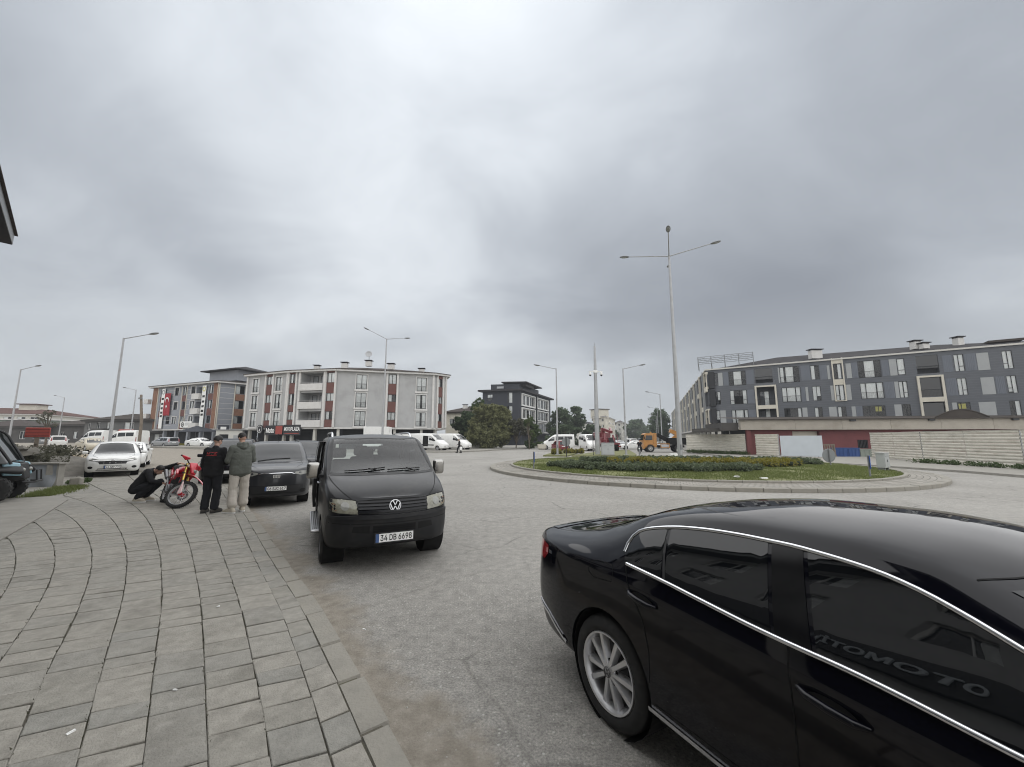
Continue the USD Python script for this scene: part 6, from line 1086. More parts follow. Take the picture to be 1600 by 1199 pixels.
MPV = [
 [(-.78, 0, .32), (-.5, 0, .24), (2.8, 0, .22), (3.52, 0, .26)],
 [(-.78, .70, .32), (-.5, .78, .25), (0, .80, .24), (2.7, .80, .23), (3.3, .74, .24), (3.54, .56, .27)],
 [(-.80, .76, .42), (-.5, .87, .38), (0, .90, .36), (2.5, .90, .35), (3.1, .88, .34), (3.45, .76, .33), (3.62, .56, .33)],
 [(-.82, .78, .70), (-.5, .90, .68), (0, .92, .66), (2.5, .92, .64), (3.1, .89, .62), (3.48, .76, .58), (3.64, .55, .57)],
 [(-.81, .78, .98), (-.5, .89, .98), (0, .915, .97), (2.3, .915, .97), (2.9, .90, .98), (3.3, .82, .95), (3.60, .57, .92)],
 [(-.80, .77, 1.10), (-.5, .87, 1.10), (0, .89, 1.09), (2.2, .89, 1.09), (2.7, .87, 1.11), (3.1, .82, 1.09), (3.38, .73, 1.05), (3.55, .54, 1.01)],
 [(-.74, .68, 1.60), (-.4, .73, 1.63), (0, .74, 1.64), (1.4, .74, 1.64), (1.7, .745, 1.58), (2.0, .775, 1.46), (2.35, .80, 1.25), (2.55, .80, 1.165), (3.0, .74, 1.135), (3.3, .65, 1.09), (3.52, .46, 1.035)],
 [(-.74, .60, 1.74), (-.4, .63, 1.76), (0, .65, 1.77), (1.3, .65, 1.77), (1.62, .65, 1.70), (1.95, .70, 1.53), (2.35, .74, 1.30), (2.6, .73, 1.175), (3.0, .64, 1.15), (3.3, .52, 1.105), (3.52, .38, 1.045)],
 [(-.76, .30, 1.77), (0, .32, 1.80), (1.25, .32, 1.80), (1.6, .32, 1.735), (1.95, .35, 1.565), (2.35, .37, 1.33), (2.65, .37, 1.185), (3.02, .31, 1.16), (3.3, .26, 1.115), (3.52, .18, 1.05)],
 [(-.76, 0, 1.775), (0, 0, 1.805), (1.25, 0, 1.805), (1.6, 0, 1.745), (1.95, 0, 1.575), (2.35, 0, 1.34), (2.68, 0, 1.19), (3.02, 0, 1.165), (3.3, 0, 1.118), (3.52, 0, 1.052)]]
PANEL = [
 [(-1.1, 0, .42), (-.6, 0, .34), (3.6, 0, .28), (4.35, 0, .30)],
 [(-1.1, .84, .42), (-.6, .88, .35), (0, .90, .34), (3.5, .88, .29), (4.0, .84, .29), (4.38, .62, .32)],
 [(-1.12, .92, .52), (-.7, .97, .48), (0, .985, .46), (3.2, .98, .42), (3.9, .94, .38), (4.3, .80, .38), (4.46, .62, .38)],
 [(-1.13, .95, .95), (-.7, 1.0, .92), (0, 1.02, .90), (3.2, 1.01, .82), (3.9, .96, .74), (4.3, .82, .68), (4.50, .60, .66)],
 [(-1.13, .95, 1.4), (-.7, 1.0, 1.38), (0, 1.02, 1.36), (3.0, 1.0, 1.22), (3.6, .96, 1.12), (4.1, .84, 1.02), (4.42, .58, .95)],
 [(-1.12, .95, 1.6), (-.7, .995, 1.58), (0, 1.015, 1.55), (2.8, .99, 1.40), (3.4, .95, 1.26), (3.9, .84, 1.13), (4.22, .56, 1.05)],
 [(-1.08, .90, 2.2), (-.7, .94, 2.22), (0, .95, 2.22), (2.3, .92, 2.16), (2.7, .90, 1.98), (3.1, .90, 1.66), (3.45, .87, 1.38), (3.8, .74, 1.25), (4.2, .50, 1.10)],
 [(-1.08, .80, 2.40), (-.7, .82, 2.42), (0, .83, 2.42), (2.1, .80, 2.36), (2.5, .78, 2.18), (2.95, .80, 1.85), (3.45, .80, 1.46), (3.8, .60, 1.29), (4.2, .40, 1.12)],
 [(-1.09, .40, 2.46), (0, .42, 2.48), (2.0, .42, 2.44), (2.45, .40, 2.26), (2.95, .42, 1.90), (3.5, .42, 1.49), (3.85, .32, 1.32), (4.2, .20, 1.13)],
 [(-1.09, 0, 2.465), (0, 0, 2.485), (2.0, 0, 2.445), (2.45, 0, 2.27), (2.95, 0, 1.92), (3.52, 0, 1.50), (3.86, 0, 1.33), (4.2, 0, 1.135)]]
scaled = lambda F_, sx=1, sy=1, sz=1: [[(x * sx, y * sy, z * sz) for x, y, z in f] for f in F_]
mir = lambda pts: [(x, -y) for x, y in pts]
def arches(tm, xs, r, half, zc, y0=.56):
    b = manifold(tm)
    for x in xs:
        for s in (-1, 1): b = b - m3.Manifold.cylinder(.8, r, r, 44).rotate((90, 0, 0)).translate((x, (y0 + .8) if s > 0 else -y0, zc))
    return b
# ---- black saloon in the foreground
def passenger_saloon():
    t = thing('black_saloon', 'glossy black saloon with tinted windows and chrome trim, nearest at lower right', 'car', (1.4052, 3.2966, 0), -1.0667)
    full = loft(SEDAN, 110, 6, .10, .10); S = Surf(full); b = arches(full, (.02, 2.80), .372, .3, .352)
    obj('body', to_tm(b), 'black_paint', t, smooth=28)
    for x in (.02, 2.80):
        for s in (-1, 1): obj('wheel_well', MB().lathe([(.371, 0), (.371, .30), (0, .30)], (x, s * .885, .352), (0, -s, 0), 32), 'gap_black', t)
    bot = smooth_line([(.205, 1.062), (.48, 1.047), (.74, 1.024), (1.02, .999), (1.165, .990), (1.365, .981), (1.54, .966), (1.68, .950), (1.80, .937), (2.1, .915), (2.32, .908)], 44)
    top = smooth_line([(.205, 1.062), (.160, 1.10), (.158, 1.17), (.196, 1.243), (.34, 1.296), (.54, 1.331), (.76, 1.348), (.92, 1.352), (1.075, 1.352), (1.25, 1.342), (1.41, 1.325), (1.55, 1.294), (1.67, 1.252), (1.80, 1.197), (2.05, 1.075), (2.32, .922)], 60)
    dlo = Polygon(np.vstack([bot, top[::-1][:-1]])).buffer(0); cut = lambda x0b, x0t, x1b, x1t: dlo.intersection(Polygon([(x0b, .8), (x1b, .8), (x1t, 1.45), (x0t, 1.45)])).buffer(-.006)
    zz = lambda xb, xt, z: xb + (xt - xb) * (z - 1.0) / .35
    ln = lambda xb, xt: (zz(xb, xt, .8), zz(xb, xt, 1.45))
    for s in (-1, 1):
        q1, d1, d2, f1 = ln(.50, .415), ln(.515, .43), ln(1.10, 1.005), ln(1.265, 1.165)
        for nm, (a, c) in (('quarter_window', ((-.5, -.5), q1)), ('rear_door_window', (d1, d2)), ('front_door_window', (f1, (2.6, 2.6)))): obj(nm, S.patch(cut(a[0], a[1], c[0], c[1]), 'y', s, .0035, .05), 'tinted_glass', t, smooth=40)
        obj('window_pillar', S.patch(cut(d2[0] + .006, d2[1] + .006, f1[0] - .006, f1[1] - .006), 'y', s, .005, .05), 'gloss_black', t, smooth=40); obj('window_divider', S.ribbon([(.507, 1.045), (.415, 1.318)], .016, 'y', s, .007), 'black_plastic', t)
        ch = obj('window_trim', S.tube(bot, .0125, 'y', s, .004, 8), 'chrome', t, smooth=50); obj('upper_trim', S.tube(top[2:], .0115, 'y', s, .004, 8), 'chrome', ch, smooth=50)
        for k_, ln_ in (('door_gap', [(1.077, 1.36), (1.165, .985), (1.18, .6), (1.165, .33)]), ('rear_door_gap', [(.20, 1.05), (.26, .93), (.36, .78), (.40, .60), (.39, .46)]), ('front_door_gap', [(2.28, .90), (2.34, .6), (2.28, .33)]), ('sill_gap', [(.42, .36), (2.25, .33)])): obj(k_, S.ribbon(smooth_line(ln_, 24), .0065, 'y', s, .0018), 'gap_black', t)
        obj('sill_strip', S.patch(LineString([(.375, .322), (.8, .300), (2.4, .288)]).buffer(.012, cap_style=2), 'y', s, .012, .08, .012), 'chrome', t, smooth=40); obj('bumper_strip', S.patch(LineString([(-.92, .475), (-.70, .445), (-.56, .392), (-.43, .338)]).buffer(.011, cap_style=2), 'y', s, .010, .05, .01), 'chrome', t, smooth=40)
        for x0, z0, x1, z1 in ((.255, .920, .468, .895), (1.205, .846, 1.440, .820)):
            mx, mz = (x0 + x1) / 2, (z0 + z1) / 2; ang = math.atan2(z1 - z0, x1 - x0); el = [(mx + .085 * math.cos(a) * math.cos(ang) - .028 * math.sin(a) * math.sin(ang), mz - .004 + .028 * math.sin(a) * math.cos(ang) + .085 * math.cos(a) * math.sin(ang)) for a in np.linspace(0, 2 * PI, 25)[:-1]]
            h = obj('door_handle', MB().tube([*(S.lift([(x0, z0), (x0 + (x1 - x0) * .18, z0 + (z1 - z0) * .18), (mx, mz), (x0 + (x1 - x0) * .82, z0 + (z1 - z0) * .82), (x1, z1)], 'y', s, .0) + V(0, s, 0) * np.array([[.004], [.030], [.038], [.032], [.004]]))], [.012, .016, .017, .016, .010], 10), 'black_paint', t, smooth=60); obj('grip_recess', S.patch(el, 'y', s, .002, .03), 'gap_black', h)
        if s < 0:
            fl = [(-.145, .955), (-.115, 1.005), (-.06, 1.020), (.075, 1.024), (.105, .985), (.092, .925), (-.09, .905), (-.14, .93)]; obj('fuel_flap', S.ribbon(fl + fl[:1], .004, 'y', s, .0018), 'gap_black', t)
        obj('tail_lamp', S.patch([(-1.14, .82), (-.80, .845), (-.735, .90), (-.745, .962), (-.90, .975), (-1.14, .955)], 'y', s, .004, .04), 'tail_red', t, smooth=40); obj('headlamp', S.patch([(3.2, .70), (3.62, .60), (3.62, .70), (3.25, .79)], 'y', s, .004, .05), 'headlamp', t, smooth=40)
        obj('boot_gap', S.ribbon(smooth_line([(-.36, s * .60), (-.6, s * .615), (-.9, s * .60), (-1.05, s * .56)], 12), .006, 'z', 1, .002), 'gap_black', t)
        mr = obj('wing_mirror', to_tm(hullm([((2.06, s * 1.03, 1.0), .06), ((2.02, s * 1.12, 1.01), .05), ((2.12, s * 1.0, 1.03), .05), ((2.0, s * 1.08, .96), .05)], 16)), 'black_paint', t, smooth=50); obj('mirror_foot', MB().beam((2.15, s * .88, .95), (2.08, s * 1.0, .98), .05, .05), 'black_plastic', mr)
        obj('bonnet_gap', S.ribbon([(2.5, s * .76), (3.0, s * .69), (3.45, s * .56)], .006, 'z', 1, .002), 'gap_black', t)
    obj('windscreen', S.patch(np.vstack([smooth_line([(1.765, -.598), (1.85, -.48), (1.93, -.25), (1.955, 0), (1.93, .25), (1.85, .48), (1.765, .598)], 14), smooth_line([(2.50, .70), (2.64, .35), (2.67, 0), (2.64, -.35), (2.50, -.70)], 14)]), 'z', 1, .004, .06), 'car_glass', t, smooth=40)
    obj('header_gap', S.ribbon(smooth_line([(1.69, -.612), (1.78, -.495), (1.865, -.25), (1.89, 0), (1.865, .25), (1.78, .495), (1.69, .612)], 24), .006, 'z', 1, .003), 'gap_black', t)
    obj('rear_window', S.patch(np.vstack([smooth_line([(.17, -.55), (.20, 0), (.17, .55)], 10), smooth_line([(-.38, .54), (-.45, 0), (-.38, -.54)], 10)]), 'z', 1, .004, .06), 'tinted_glass', t, smooth=40)
    obj('boot_spoiler', S.patch(np.vstack([smooth_line([(-.93, -.60), (-.98, 0), (-.93, .60)], 10), smooth_line([(-1.04, .58), (-1.10, 0), (-1.04, -.58)], 10)]), 'z', 1, .006, .06, .005), 'black_paint', t, smooth=40)
    obj('lower_bumper', S.patch([(-.7, .27), (-.7, .42), (.7, .42), (.7, .27)][0:0] or [(-.62, .27), (-.62, .40), (.62, .40), (.62, .27)], 'x', -1, .004, .08), 'black_plastic', t, smooth=40); obj('licence_plate', MB().box((-1.205, 0, .78), (.02, .52, .11)), 'plate_white', t)
    emblem(t, (-1.205, 0, .93), (0, -1, 0), (.1, 0, 1), .05); obj('grille', S.patch([(-.5, .42), (-.5, .62), (.5, .62), (.5, .42)], 'x', 1, .004, .08), 'black_plastic', t, smooth=40)
    for x in (0.0, 2.79):
        for s in (-1, 1):
            w = wheel(t, (x + .01, s * .785, .335), s, R=.335, w=.23, rim=.234, spokes=10, pair=.045, steer=0); emblem(w, (0, s * .107, 0), (-s, 0, 0), (0, 0, 1), .030, 'alloy_dark', .004)
    return t
passenger_saloon()
# ---- black van with the open side door
glass_pane('tint_pane', (.22, .25, .26))
def black_van():
    t = thing('black_van', 'matt black passenger van with its side door open, parked in the road', 'van', (-3.478, 9.433, 0), math.radians(297.1))
    full = loft(T5, 96, 5, .13, .05); S = Surf(full); inn = loft(T5, 60, 3, .09, .02, dy=.07, dz=.06, zfloor=.52); v = inn.vertices; v[:, 0] = (v[:, 0] - 1.0) * .955 + 1.0
    inner = manifold(inn) ^ m3.Manifold.cube((3.75, 3, 3)).translate((-1.1, -1.5, 0))
    ws = np.vstack([smooth_line([(1.80, -.77), (1.885, -.40), (1.905, 0), (1.885, .40), (1.80, .77)], 14), smooth_line([(2.80, .85), (2.905, .47), (2.935, 0), (2.905, -.47), (2.80, -.85)], 14)])
    fw = [(2.52, 1.28), (1.70, 1.28), (1.70, 1.70), (1.93, 1.68), (2.22, 1.51)]; mw = [(1.55, 1.28), (.45, 1.28), (.45, 1.71), (1.55, 1.71)]; rw = [(.35, 1.28), (-.72, 1.28), (-.72, 1.70), (.35, 1.71)]; bw = [(-.62, 1.25), (.62, 1.25), (.56, 1.72), (-.56, 1.72)]
    ex = lambda poly, h: m3.CrossSection([[tuple(map(float, p)) for p in (poly if Polygon(poly).exterior.is_ccw else poly[::-1])]]).extrude(h)
    cut_y = lambda poly, y0, h: ex(poly, h).rotate((90, 0, 0)).translate((0, y0 + h, 0))
    b = arches(full, (0, 3.0), .365, .3, .345, .60) - inner
    b = b - ex([tuple(p) for p in ws[::-1]], 1.2).translate((0, 0, 1.12)) - cut_y(fw, .4, .8) - cut_y(fw, -1.2, .8) - cut_y(mw, .4, .8) - cut_y(rw, .4, .8) - cut_y(rw, -1.2, .8)
    op = [(.50, .46), (1.62, .46), (1.62, 1.79), (.50, 1.79)]; b = b - cut_y(op, -1.3, .85) - ex(bw, .6).rotate((90, 0, 90)).translate((-1.3, 0, 0))
    obj('body', to_tm(b), 'van_black', t, smooth=30)
    for x in (0, 3.0):
        for s in (-1, 1): obj('wheel_well', MB().lathe([(.363, 0), (.363, .30), (0, .30)], (x, s * .90, .345), (0, -s, 0), 28), 'gap_black', t)
    obj('windscreen', S.patch(ws, 'z', 1, .001, .07), 'windscreen', t, smooth=40)
    fr = np.vstack([ws, ws[:1]]); obj('windscreen_seal', S.ribbon([tuple(p) for p in fr], .035, 'z', 1, .004, .1), 'black_plastic', t, smooth=40)
    for s in (-1, 1):
        obj('front_window', S.patch(fw, 'y', s, -.006, .1), 'tint_pane', t, smooth=40); obj('rear_side_window', S.patch(rw, 'y', s, -.006, .12), 'tint_pane', t, smooth=40)
        if s > 0: obj('middle_window', S.patch(mw, 'y', s, -.006, .12), 'tint_pane', t, smooth=40)
        obj('front_door_gap', S.ribbon([(1.66, .45), (1.66, 1.76)], .008, 'y', s, .002), 'gap_black', t); obj('door_front_gap', S.ribbon(smooth_line([(2.58, .50), (2.62, .9), (2.60, 1.22)], 10), .008, 'y', s, .002), 'gap_black', t); obj('side_crease', S.ribbon([(-.8, 1.16), (2.5, 1.16)], .012, 'y', s, .003), 'gap_black', t)
        h = obj('door_handle', MB().tube([*(S.lift([(1.76, 1.08), (1.82, 1.083), (1.93, 1.083), (1.98, 1.08)], 'y', s, 0) + V(0, s, 0) * np.array([[.0], [.03], [.03], [.0]]))], .014, 8), 'chrome', t, smooth=50)
        ml = obj('wing_mirror', rbox((2.42, s * 1.075, 1.33), (.13, .20, .265), .045, 10), 'mirror_chrome', t, smooth=50); obj('mirror_glass', MB().box((2.352, s * 1.075, 1.33), (.006, .16, .21)), 'tinted_glass', ml); obj('mirror_arm', MB().beam((2.45, s * .90, 1.23), (2.43, s * 1.06, 1.25), .07, .05), 'van_bumper', ml)
        rl = obj('roof_rail', MB().tube([(-.55, s * .76, 1.88), (-.5, s * .76, 1.95), (-.3, s * .76, 1.97), (1.15, s * .76, 1.975), (1.33, s * .76, 1.95), (1.40, s * .76, 1.88)], .020, 10), 'chrome', t, smooth=50)
        hl = [(s * y, z) for y, z in ((.515, .972), (.60, .985), (.76, 1.0), (.845, 1.002), (.858, .93), (.856, .84), (.76, .812), (.49, .795))]; hp = obj('headlamp', S.patch(hl, 'x', 1, .006, .05), 'headlamp_yellowed', t, smooth=40)
        obj('indicator', S.patch([(s * y, z) for y, z in ((.765, .845), (.822, .855), (.826, .945), (.785, .935))], 'x', 1, .009, .05), 'indicator_orange', hp, smooth=40); obj('lamp_reflector', S.patch([(s * (.66 + .055 * math.cos(a)), .905 + .055 * math.sin(a)) for a in np.linspace(0, 2 * PI, 20)[:-1]], 'x', 1, .009, .05), 'headlamp', hp, smooth=40); obj('lamp_edge', S.ribbon(hl + hl[:1], .012, 'x', 1, .0075, .06), 'gap_black', hp)
        obj('bonnet_gap', S.ribbon(smooth_line([(2.88, s * .855), (3.2, s * .785), (3.5, s * .675), (3.66, s * .56)], 16), .010, 'z', 1, .003), 'gap_black', t)
        ins = [(s * y, z) for y, z in ((.34, .645), (.55, .645), (.57, .565), (.34, .545))]; obj('side_intake', S.patch(ins, 'x', 1, .033, .06), 'gap_black', t)
        obj('tail_lamp', S.patch([(s * .80, .95), (s * .70, .95), (s * .70, 1.4), (s * .78, 1.4)], 'x', -1, .004, .08), 'tail_red', t)
        st = obj('side_step', MB().tri(rbox((1.42, s * .985, .335), (1.95, .14, .05), .018, 6)), 'alloy', t, smooth=40); q = MB(); [q.box((1.42, s * (.94 + .03 * i), .3615), (1.8, .012, .006)) for i in range(4)]; obj('tread', q, 'black_plastic', st); obj('step_bracket', MB().beam((.7, s * .84, .33), (.7, s * .98, .33), .05, .03).beam((2.1, s * .84, .33), (2.1, s * .98, .33), .05, .03), 'black_plastic', st)
    # sliding door pushed back, standing off the side
    dp = [(.49, .47), (1.63, .47), (1.63, 1.16), (1.63, 1.79), (.49, 1.79)]; M = S.patch(Polygon(dp).difference(Polygon(mw).buffer(-.05)), 'y', -1, 0, .12, .06); M.xform(trimesh.transformations.translation_matrix((-.98, -.075, 0)))
    sd = obj('sliding_door', M, 'van_black', t, smooth=30); W = S.patch(Polygon(mw).buffer(-.05), 'y', -1, -.004, .12); W.xform(trimesh.transformations.translation_matrix((-.98, -.075, 0))); obj('door_window', W, 'tint_pane', sd, smooth=40); obj('rail', MB().box((-.15, -.955, 1.02), (1.2, .03, .03)), 'black_plastic', t)
    gr = [(-.485, .815), (.485, .815), (.505, .975), (.25, .988), (-.25, .988), (-.505, .975)]; g_ = obj('grille', S.patch(gr, 'x', 1, .004, .06), 'gap_black', t)
    for z in (.832, .872, .912, .952): obj('grille_slat', S.patch(LineString([(-.49, z), (.49, z)]).buffer(.011, cap_style=2), 'x', 1, .018, .08, .012), 'van_black', g_, smooth=30)
    obj('grille_edge', S.ribbon(gr + gr[:1], .016, 'x', 1, .010, .08), 'van_bumper', g_)
    obj('bumper', S.patch([(-.86, .35), (.86, .35), (.895, .60), (.88, .77), (.50, .79), (-.50, .79), (-.88, .77), (-.895, .60)], 'x', 1, .030, .05, .03), 'van_bumper', t, smooth=40)
    lg = S.patch([(-.86, .735), (.86, .735), (.875, .772), (.50, .79), (-.50, .79), (-.875, .772)], 'x', 1, .052, .05, .05); obj('bumper_ledge', lg, 'van_bumper', t, smooth=30)
    for z in (.675,): obj('bumper_crease', S.ribbon([(-.86, z + .005), (-.5, z), (.5, z), (.86, z + .005)], .010, 'x', 1, .0325, .06), 'gap_black', t)
    it = obj('centre_intake', S.patch([(-.30, .545), (.30, .545), (.30, .645), (-.30, .645)], 'x', 1, .033, .06), 'gap_black', t)
    for z in (.57, .595, .62): obj('intake_slat', S.ribbon([(-.29, z), (.29, z)], .009, 'x', 1, .038, .08), 'van_black', it)
    xe = float(S.drop([(0, .90)], 'x', 1)[0]); eb = obj('emblem_ground', MB().lathe([(0, .004), (.074, .004), (.074, -.02)], (xe + .034, 0, .898), unit((1, 0, .2)), 28), 'gap_black', t); emblem(eb, (xe + .040, 0, .898), (0, 1, 0), (-.2, 0, 1), .078, 'alloy', .012)
    xp = float(S.drop([(0, .475)], 'x', 1)[0]); plate(t, (xp + .052, .0, .475), (0, 1, 0), (-.06, 0, 1), '34 DB 6698')
    q = MB(); [q.box((xp + .054, y, .408), (.002, .05, .008)) for y in (-.13, -.06, .02, .09, .15)]; obj('plate_frame_print', q, 'sign_white', t)
    for y0, y1 in ((-.62, .02), (.05, .62)):
        P = S.lift(smooth_line([(2.82 if abs(y0) > .3 else 2.88, y0), (2.83, (y0 + y1) / 2), (2.80, y1)], 8), 'z', 1, .022); w = obj('wiper', MB().tube(P, .009, 6), 'gap_black', t); obj('wiper_arm', MB().tube([S.lift([(2.90, y1 - .1)], 'z', 1, .02)[0], P[4] + V(0, 0, .012)], .010, 6), 'gap_black', w)
    obj('cowl', S.ribbon(smooth_line([(2.83, -.825), (2.955, -.40), (2.985, 0), (2.955, .40), (2.83, .825)], 16), .07, 'z', 1, .004, .08), 'black_plastic', t)
    # cabin
    q = MB().tri(rbox((2.45, 0, 1.12), (.62, 1.56, .24), .07, 8)); q.tri(rbox((2.3, .38, 1.2), (.3, .42, .14), .05, 8)); obj('dashboard', q, 'dashboard', t, smooth=40); obj('steering_wheel', MB().tube([(2.06 + .06 * math.sin(a), .38 + .19 * math.cos(a), 1.17 + .17 * math.sin(a)) for a in np.linspace(0, 2 * PI, 25)[:-1]], .016, 6, closed=True).beam((2.2, .38, 1.1), (2.06, .38, 1.17), .05, .05), 'dashboard', t)
    def seat(x, y, w=.5):
        s_ = obj('seat', rbox((x + .22, y, .80), (.52, w, .16), .05, 8), 'upholstery', t, smooth=40); obj('backrest', to_tm(hullm([((x, y - w / 2 + .08, .86), .07), ((x, y + w / 2 - .08, .86), .07), ((x - .16, y - w / 2 + .10, 1.40), .06), ((x - .16, y + w / 2 - .10, 1.40), .06)], 12)), 'upholstery', s_, smooth=40)
        for yy in ((y,) if w < .8 else (y - .26, y + .26)): obj('headrest', rbox((x - .19, yy, 1.58), (.10, .27, .20), .045, 8), 'upholstery', s_, smooth=40)
    seat(1.50, .42); seat(1.50, -.36, .86); seat(.35, .42); seat(.35, -.1); seat(-.5, .3, .9)
    for x in (0, 3.0):
        for s in (-1, 1): wheel(t, (x, s * .825, .33), s, R=.33, w=.215, rim=.205, spokes=6, steer=.0, m='alloy_dark')
black_van()
# ---- the other cars: one builder, a body style each
STY = {
 'sedan': dict(F=SEDAN, wb=2.79, win=[[(.24, 1.07), (.24, 1.235), (.36, 1.287), (.92, 1.338), (1.05, 1.336), (1.11, 1.005)], [(1.2, 1.0), (1.14, 1.33), (1.45, 1.305), (1.75, 1.19), (2.22, .955), (2.2, .925)]],
    ws=[(1.76, -.56), (1.83, 0), (1.76, .56), (2.50, .69), (2.67, 0), (2.50, -.69)], rwz=[(.17, -.54), (.2, 0), (.17, .54), (-.38, .53), (-.45, 0), (-.38, -.53)], hl=[(.40, .655), (.60, .66), (.80, .73), (.74, .80), (.45, .735)], gr=[(-.42, .54), (.42, .54), (.50, .70), (-.50, .70)], low=[(-.52, .27), (.52, .27), (.46, .36), (-.46, .36)], pz=.42, tl=[(.42, .84), (.70, .85), (.70, .97), (.42, .95)], rpz=.74, mir=(2.05, 1.0, 1.0), hz=.95, fog=(.70, .40), R=.32, af=(0, 2.79)),
 'mpv': dict(F=MPV, wb=2.79, win=[[(-.55, 1.12), (-.5, 1.58), (.35, 1.60), (.35, 1.10)], [(.42, 1.10), (.42, 1.60), (1.15, 1.60), (1.15, 1.09)], [(1.22, 1.11), (1.22, 1.60), (1.62, 1.565), (1.95, 1.44), (2.28, 1.24), (2.25, 1.13)]],
    ws=[(1.60, -.60), (1.68, 0), (1.60, .60), (2.52, .70), (2.64, 0), (2.52, -.70)], rw=[(-.58, 1.1), (.58, 1.1), (.54, 1.6), (-.54, 1.6)], hl=[(.44, .905), (.60, .86), (.80, .88), (.82, .96), (.62, .975), (.46, .95)], gr=[(-.55, .40), (.55, .40), (.62, .58), (-.62, .58)], low=[(-.5, .28), (.5, .28), (.46, .36), (-.46, .36)], pz=.52, tl=[(.62, .95), (.76, .95), (.70, 1.5), (.60, 1.5)], rpz=.8, mir=(2.15, 1.02, 1.12), hz=1.02, fog=(.68, .42), R=.325, af=(0, 2.79)),
 'panel': dict(F=PANEL, wb=3.55, win=[[(2.10, 1.47), (2.10, 2.02), (2.45, 1.98), (2.85, 1.72), (3.2, 1.40), (3.1, 1.36)]], ws=[(2.30, -.72), (2.38, 0), (2.30, .72), (3.32, .80), (3.5, 0), (3.32, -.80)], hl=[(.56, .86), (.80, .84), (.84, 1.06), (.62, 1.02)], gr=[(-.48, .74), (.48, .74), (.52, .95), (-.52, .95)], low=[(-.6, .42), (.6, .42), (.55, .6), (-.55, .6)], pz=.50, tl=[(.84, .9), (.93, .9), (.9, 1.5), (.82, 1.5)], rpz=.75, mir=(2.95, 1.18, 1.5), hz=1.4, fog=(.74, .5), R=.345, af=(0, 3.55))}
def car(name, label, style, loc, rz, paint, group=None, cat='car', scale=None, near=False, text=None, extra=None, glass='car_glass'):
    P = STY[style]; t = thing(name, label, cat, loc, rz, group, scale); full = loft(P['F'], 84 if near else 34, 5 if near else 2, .11, .06); S = Surf(full); e = .06 if near else .25
    obj('body', to_tm(arches(full, P['af'], P['R'] + .035, .3, P['R'] + .015)), paint, t, smooth=32)
    for x in P['af']:
        for s in (-1, 1): obj('wheel_well', MB().lathe([(P['R'] + .033, 0), (P['R'] + .033, .28), (0, .28)], (x, s * .875, P['R'] + .015), (0, -s, 0), 18), 'gap_black', t)
    for s in (-1, 1):
        for w in P['win'] + (extra or {}).get('win', []): obj('side_window', S.patch(w, 'y', s, .005, e), glass, t, smooth=40)
        obj('headlamp', S.patch([(s * y, z) for y, z in P['hl']], 'x', 1, .006, e), 'headlamp', t, smooth=40); obj('tail_lamp', S.patch([(s * y, z) for y, z in P['tl']], 'x', -1, .006, e), 'tail_red', t, smooth=40)
        mx, my, mz = P['mir']; m = obj('wing_mirror', rbox((mx, s * my, mz), (.12, .20, .13 if style != 'panel' else .30), .04, 8), paint if style != 'panel' else 'black_plastic', t, smooth=50); obj('mirror_foot', MB().beam((mx + .06, s * (my - .2), mz - .05), (mx, s * (my - .06), mz - .03), .05, .04), 'black_plastic', m)
        for x in P['af']: wheel(t, (x, s * .775, P['R']), s, R=P['R'], w=.21, rim=P['R'] * .64, spokes=7, fine=near)
        if near or style == 'panel': obj('door_gap', S.ribbon([(P['win'][-1][0][0] - .05, .36), (P['win'][-1][0][0] - .05, P['hz'])], .008, 'y', s, .003, .1), 'gap_black', t); obj('door_handle', MB().tube([*(S.lift([(P['win'][-1][0][0] + .02, P['hz'] - .1), (P['win'][-1][0][0] + .10, P['hz'] - .1), (P['win'][-1][0][0] + .2, P['hz'] - .1)], 'y', s, .02))], .014, 6), paint, t)
        if near: fy, fz = P['fog']; obj('fog_recess', S.patch([(s * (fy + .085 * math.cos(a)), fz + .055 * math.sin(a)) for a in np.linspace(0, 2 * PI, 14)[:-1]], 'x', 1, .005, .05), 'gap_black', t); obj('bonnet_gap', S.ribbon(smooth_line([(P['ws'][3][0] + .05, s * .66), (2.95 if style == 'mpv' else 3.0, s * .67), (3.42, s * .50)], 10), .008, 'z', 1, .003), 'gap_black', t)
    obj('windscreen', S.patch(np.vstack([smooth_line(P['ws'][:3], 9), smooth_line(P['ws'][3:], 9)]), 'z', 1, .005, e), glass, t, smooth=40)
    if 'rwz' in P: obj('rear_window', S.patch(np.vstack([smooth_line(P['rwz'][:3], 7), smooth_line(P['rwz'][3:], 7)]), 'z', 1, .005, e), glass, t, smooth=40)
    if 'rw' in P: obj('rear_window', S.patch(P['rw'], 'x', -1, .005, e), glass, t, smooth=40)
    g_ = obj('grille', S.patch(P['gr'], 'x', 1, .005, e), 'black_plastic', t, smooth=40); obj('lower_intake', S.patch(P['low'], 'x', 1, .005, e), 'black_plastic', t, smooth=40)
    xp = float(S.drop([(0, P['pz'])], 'x', 1)[0]); xr = float(S.drop([(0, P['rpz'])], 'x', -1)[0])
    if text: plate(t, (xp + .02, 0, P['pz']), (0, 1, 0), (0, 0, 1), text)
    else: obj('licence_plate', MB().box((xp + .01, 0, P['pz']), (.02, .52, .11)), 'plate_white', t)
    obj('rear_plate', MB().box((xr - .01, 0, P['rpz']), (.02, .52, .11)), 'plate_white', t)
    return t, S
